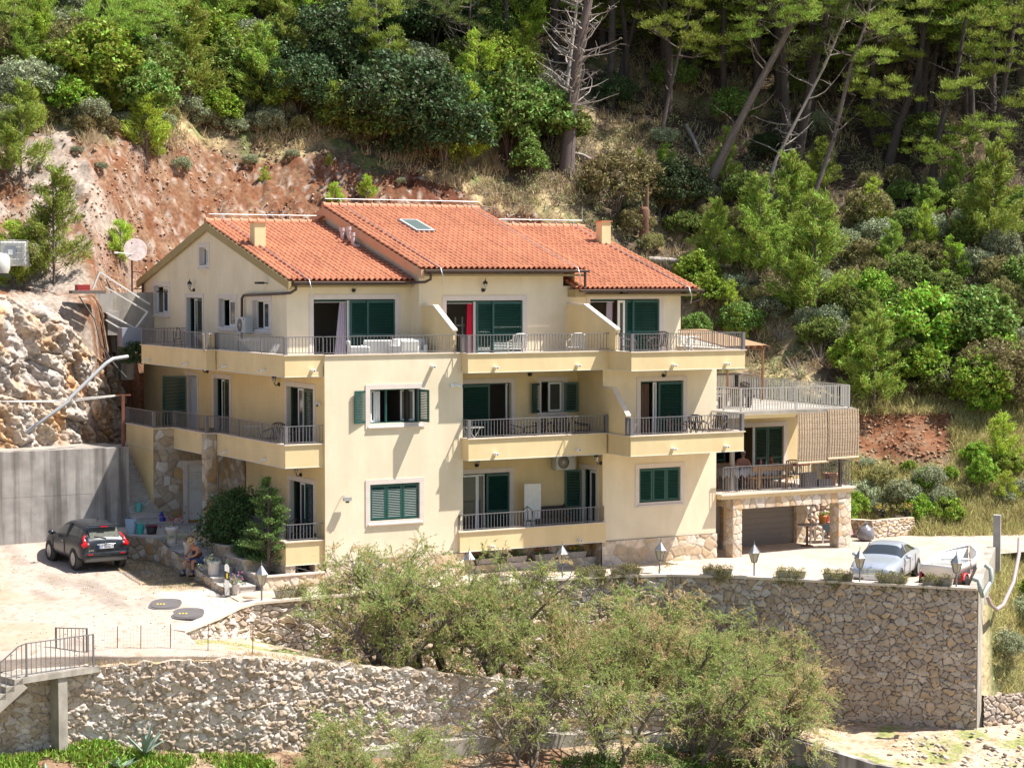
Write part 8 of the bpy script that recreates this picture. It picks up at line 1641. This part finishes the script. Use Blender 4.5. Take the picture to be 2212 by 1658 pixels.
TM = [('tam1', -.6, -5.2, -1.6, .95, 2.6, 'pale green tamarisk farthest left in the row, over the white path'), ('tam2', 6.4, -6.2, -3.0, .8, 4.4, 'thin half-dry tamarisk with visible branches near the middle'), ('tam1', 1.2, -4.6, -1.9, 1.15, 0, 'wide green tamarisk at the left end of the row'), ('tam1', 4.6, -4.9, -2.6, 1.25, 2.1, 'tallest tamarisk, its plume reaching above the courtyard wall'), ('tam3', 2.9, -6.4, -2.1, .95, 1.0, 'low tamarisk hanging over the rough wall below the tallest one'), ('tam1', 8.1, -4.6, -3.5, 1.05, 4.0, 'green tamarisk in the middle of the row below the flower troughs'),
      ('tam2', 10.6, -4.6, -4.3, 1.25, .5, 'half-dry tamarisk right of the middle'), ('tam1', 12.0, -6.3, -4.6, 1.1, 5.0, 'green tamarisk in front of the wall bend'), ('tam2', 12.9, -8.4, -4.9, 1.0, 3.0, 'tan-coloured tamarisk, right end of the row'), ('tam3', 10.2, -8.0, -4.1, 1.1, 2.0, 'low green tamarisk spilling over the low concrete footing'), ('tam2', 11.9, -9.6, -5.3, .95, 1.2, 'yellowing tamarisk nearest the dry path'),
      ('tam3', 6.9, -7.4, -3.4, .85, 5.5, 'small drooping tamarisk on the lower wall'), ('tam3', -1.4, -9.4, -5.0, .8, 3.3, 'grey-green tamarisk at the bottom edge left of centre'), ('tam3', -3.4, -8.7, -4.9, .9, .4, 'small grey-green tamarisk at the foot of the rough wall'), ('tam3', -14.6, -4.6, -.9, 1.0, .8, 'tamarisk sprays reaching in at the left edge above the landing')]
TM += [('tam4', 3.0, -8.6, -4.9, 1.0, 1.7, 'tall wispy tamarisk rising in front of the low footing, left'), ('tam4', 6.0, -9.0, -5.0, 1.1, 3.9, 'tall wispy tamarisk rising in front of the low footing, middle'), ('tam4', 8.6, -9.6, -5.2, 1.1, .3, 'tall wispy tamarisk rising in front of the low footing, right'), ('tam4', 11.0, -10.6, -5.8, 1.15, 2.8, 'feathery tamarisk above the stained concrete edge'), ('tam1', -.3, -5.9, -1.85, 1.1, 5.2, 'green tamarisk with long sprays over the white path, near the left end'), ('tam4', 2.2, -4.6, -2.3, 1.05, 4.7, 'upright feathery tamarisk between the two left ones'), ('tam5', 9.4, -5.6, -4.0, 1.1, 3.3, 'golden-tipped tamarisk reaching over the courtyard lanterns')]
for kd, x, y, z, sc_, rz, lab in TM: plant(kd, 'tamarisk', lab, 'tree', (x, y, z), sc_, rz)
# agaves, ice plant, low growth
AG = mat('agave_leaf', (.20, .27, .22), .5, .15, 4.)
for (x, y, z, n, sc_, lab) in ((-8.7, -6.6, -3.45, 15, 1.0, 'blue-green agave at the foot of the rough wall'), (-11.6, -7.0, -3.9, 12, .8, 'spiky agave by the concrete column at the bottom left'), (-9.6, -7.1, -3.7, 10, .7, 'smaller agave among the bright ground cover')):
    t = thing('agave', lab, 'agave', (x, y, z), x); rr = random.Random(x); s = MB(); s.use(AG)
    for i in range(n):
        a = rr.uniform(0, 6.28); e = rr.uniform(.35, 1.3); L = rr.uniform(.6, 1.0) * sc_; d = Vector((math.cos(a) * math.cos(e), math.sin(a) * math.cos(e), math.sin(e))); b_ = Vector((-math.sin(a), math.cos(a), 0)); u = d.cross(b_) * -.03
        s.add([-b_ * .04, b_ * .04, d * L * .4 + b_ * .075, d * L * .4 - b_ * .075, d * L * .8 + b_ * .035 - Vector((0, 0, .03)), d * L * .8 - b_ * .035 - Vector((0, 0, .03)), d * L - Vector((0, 0, .06)), d * L * .4 + u, d * L * .8 + u], [(0, 1, 2, 7), (0, 7, 3), (7, 2, 4, 8), (3, 7, 8, 5), (8, 4, 6), (5, 8, 6)])
    s.build('leaves', parent=t)
r = NR(700)
def ground_mass(n, x0, x1, y0, y1, zf, per, h, w_, seed, keep=None, sp=.14, lean=.6):
    r = NR(seed); P = np.stack([r.uniform(x0, x1, n), r.uniform(y0, y1, n), np.zeros(n)], -1)
    if keep is not None: P = P[keep(P)]
    P[:, 2] = zf(P[:, 0], P[:, 1]); return blades(P, per, h, w_, r, sp, lean)
def low_z(X, Y):
    base = np.interp(X, [-40, -16, -10, -4, 2, 8, 12, 18, 60], [-3.2, -3.2, -3.2, -3.95, -4.3, -4.6, -5.6, -6.6, -7.2]); wy = np.interp(X, [-40, -10, -5, 2, 10, 12, 18], [-5.2, -5.6, -6.9, -7.2, -8.5, -9.4, -12]); return base - np.clip(wy - Y, 0, 99) * .42 + (fbm(X * .8, Y * .8, 4, 61) - .5) * .5
V, F = ground_mass(2600, -15, -5.2, -9.5, -5.6, low_z, 22, .15, .05, 701, lambda P: (P[:, 1] < np.interp(P[:, 0], [-40, -9.9, -5.2, 2], [-5.4, -5.8, -7.1, -7.3])) & (fbm(P[:, 0] * .7, P[:, 1] * .7, 2, 702) > .33))
tag(qmesh('ice_plant', V, F, G('ice_plant_leaf', (.20, .30, .04), 0, 1.5)), 'bright green fleshy ground cover at the bottom left', 'ground cover', kind='stuff')
V, F = clump_leaves(*(lambda P: (np.stack([P[:, 0], P[:, 1], low_z(P[:, 0], P[:, 1]) + .15], -1), .22))(np.stack([NR(703).uniform(2.5, 13, 520), NR(704).uniform(-12.5, -8.6, 520)], -1)), 60, .07, .04, NR(705))
tag(qmesh('ground_foliage', V, F, G('creeper_leaf', (.10, .19, .03), 0, 1.3)), 'leafy dark green growth along the bottom edge', 'undergrowth', kind='stuff')
# grass fringe on wall tops, strip, path, bank
def strip_z(X, Y): return np.interp(X, [-11, -6.8, -5.2, 1.5, 6.4, 9.6, 12], [-.95, -.95, -.97, -2.05, -3.0, -3.55, -4.6]) + .02
V, F = ground_mass(520, -10, -4.0, -7, -4.9, strip_z, 14, .16, .012, 706, lambda P: np.abs(P[:, 1] - np.interp(P[:, 0], [-10, -5.2, 1.5], [-5.35, -6.5, -6.6])) < .25)
tag(qmesh('grass_fringe', V, F, L_DRY), 'dry reddish grass along the top of the rough wall', 'grass', kind='stuff')
bz = lambda X, Y: -.27 - 3.9 * np.clip((-10.65 + (X - 19.35) * .98 - Y) / np.maximum((-10.65 + (X - 19.35) * .98) + 9.3, .7), 0, 1)
V, F = ground_mass(5200, 20.4, 30, -9.4, -3, bz, 16, .28, .02, 707, lambda P: P[:, 1] < (-10.9 + (P[:, 0] - 19.35) * .98))
tag(qmesh('bank_grass', V, F, MATS['meadow_blade']), 'long green and straw grass on the bank below the road', 'grass', kind='stuff')
for i, (x, y, sc_, k) in enumerate(((22.3, -8.9, .6, 'grey1'), (24.6, -7.6, .7, 'grey1'), (26.2, -6.6, .7, 'broad2'), (25.3, -8.4, .6, 'broad2'), (27.6, -6.8, .8, 'broad1'))): plant(k, 'shrub', 'low shrub on the bank right of the end wall, ' + ['nearest the wall foot', 'blue-green, beside the hose', 'bright, at the hose top', 'bright, lower down', 'at the right edge'][i], 'shrub', (x, y, float(bz(np.array([x]), np.array([y]))[0])), sc_, x)
# gravel scatter: parking and path
P = np.stack([NR(710).uniform(-14, -3.9, 2600), NR(711).uniform(-5.5, 9.6, 2600)], -1); P = np.column_stack([P, park_z(P[:, 0], P[:, 1]) + .005]); P = P[(fbm(P[:, 0] * .8, P[:, 1] * .8, 3, 712) > .5)]
rubble(P, .01, .05, SOIL, 'gravel', 'scattered small stones on the parking ground', 713, [(.5, .42, .34), (.4, .3, .22), (.6, .52, .45)])
P = np.stack([NR(714).uniform(15, 21.5, 420), NR(715).uniform(-17, -10.5, 420)], -1); tz = -5.0 - np.clip(-10.6 - P[:, 1], 0, 9) * .12; P = np.column_stack([P, tz + .1]); rubble(P, .03, .16, SOIL, 'gravel', 'white rubble on the dry path at the lower right', 716, [(.5, .44, .37), (.42, .35, .28), (.56, .5, .44)])
P = np.stack([NR(717).uniform(-5.4, -3.7, 700), NR(718).uniform(1.5, 9.4, 700)], -1); P = np.column_stack([P, park_z(P[:, 0], P[:, 1])]); V, F = blades(P, 7, .09, .01, NR(719), .1, .8); tag(qmesh('weeds', V, F, G('weed_blade', (.2, .2, .08), 0, 1.)), 'sparse weeds on the scrap of earth beside the steps', 'weeds', kind='stuff')
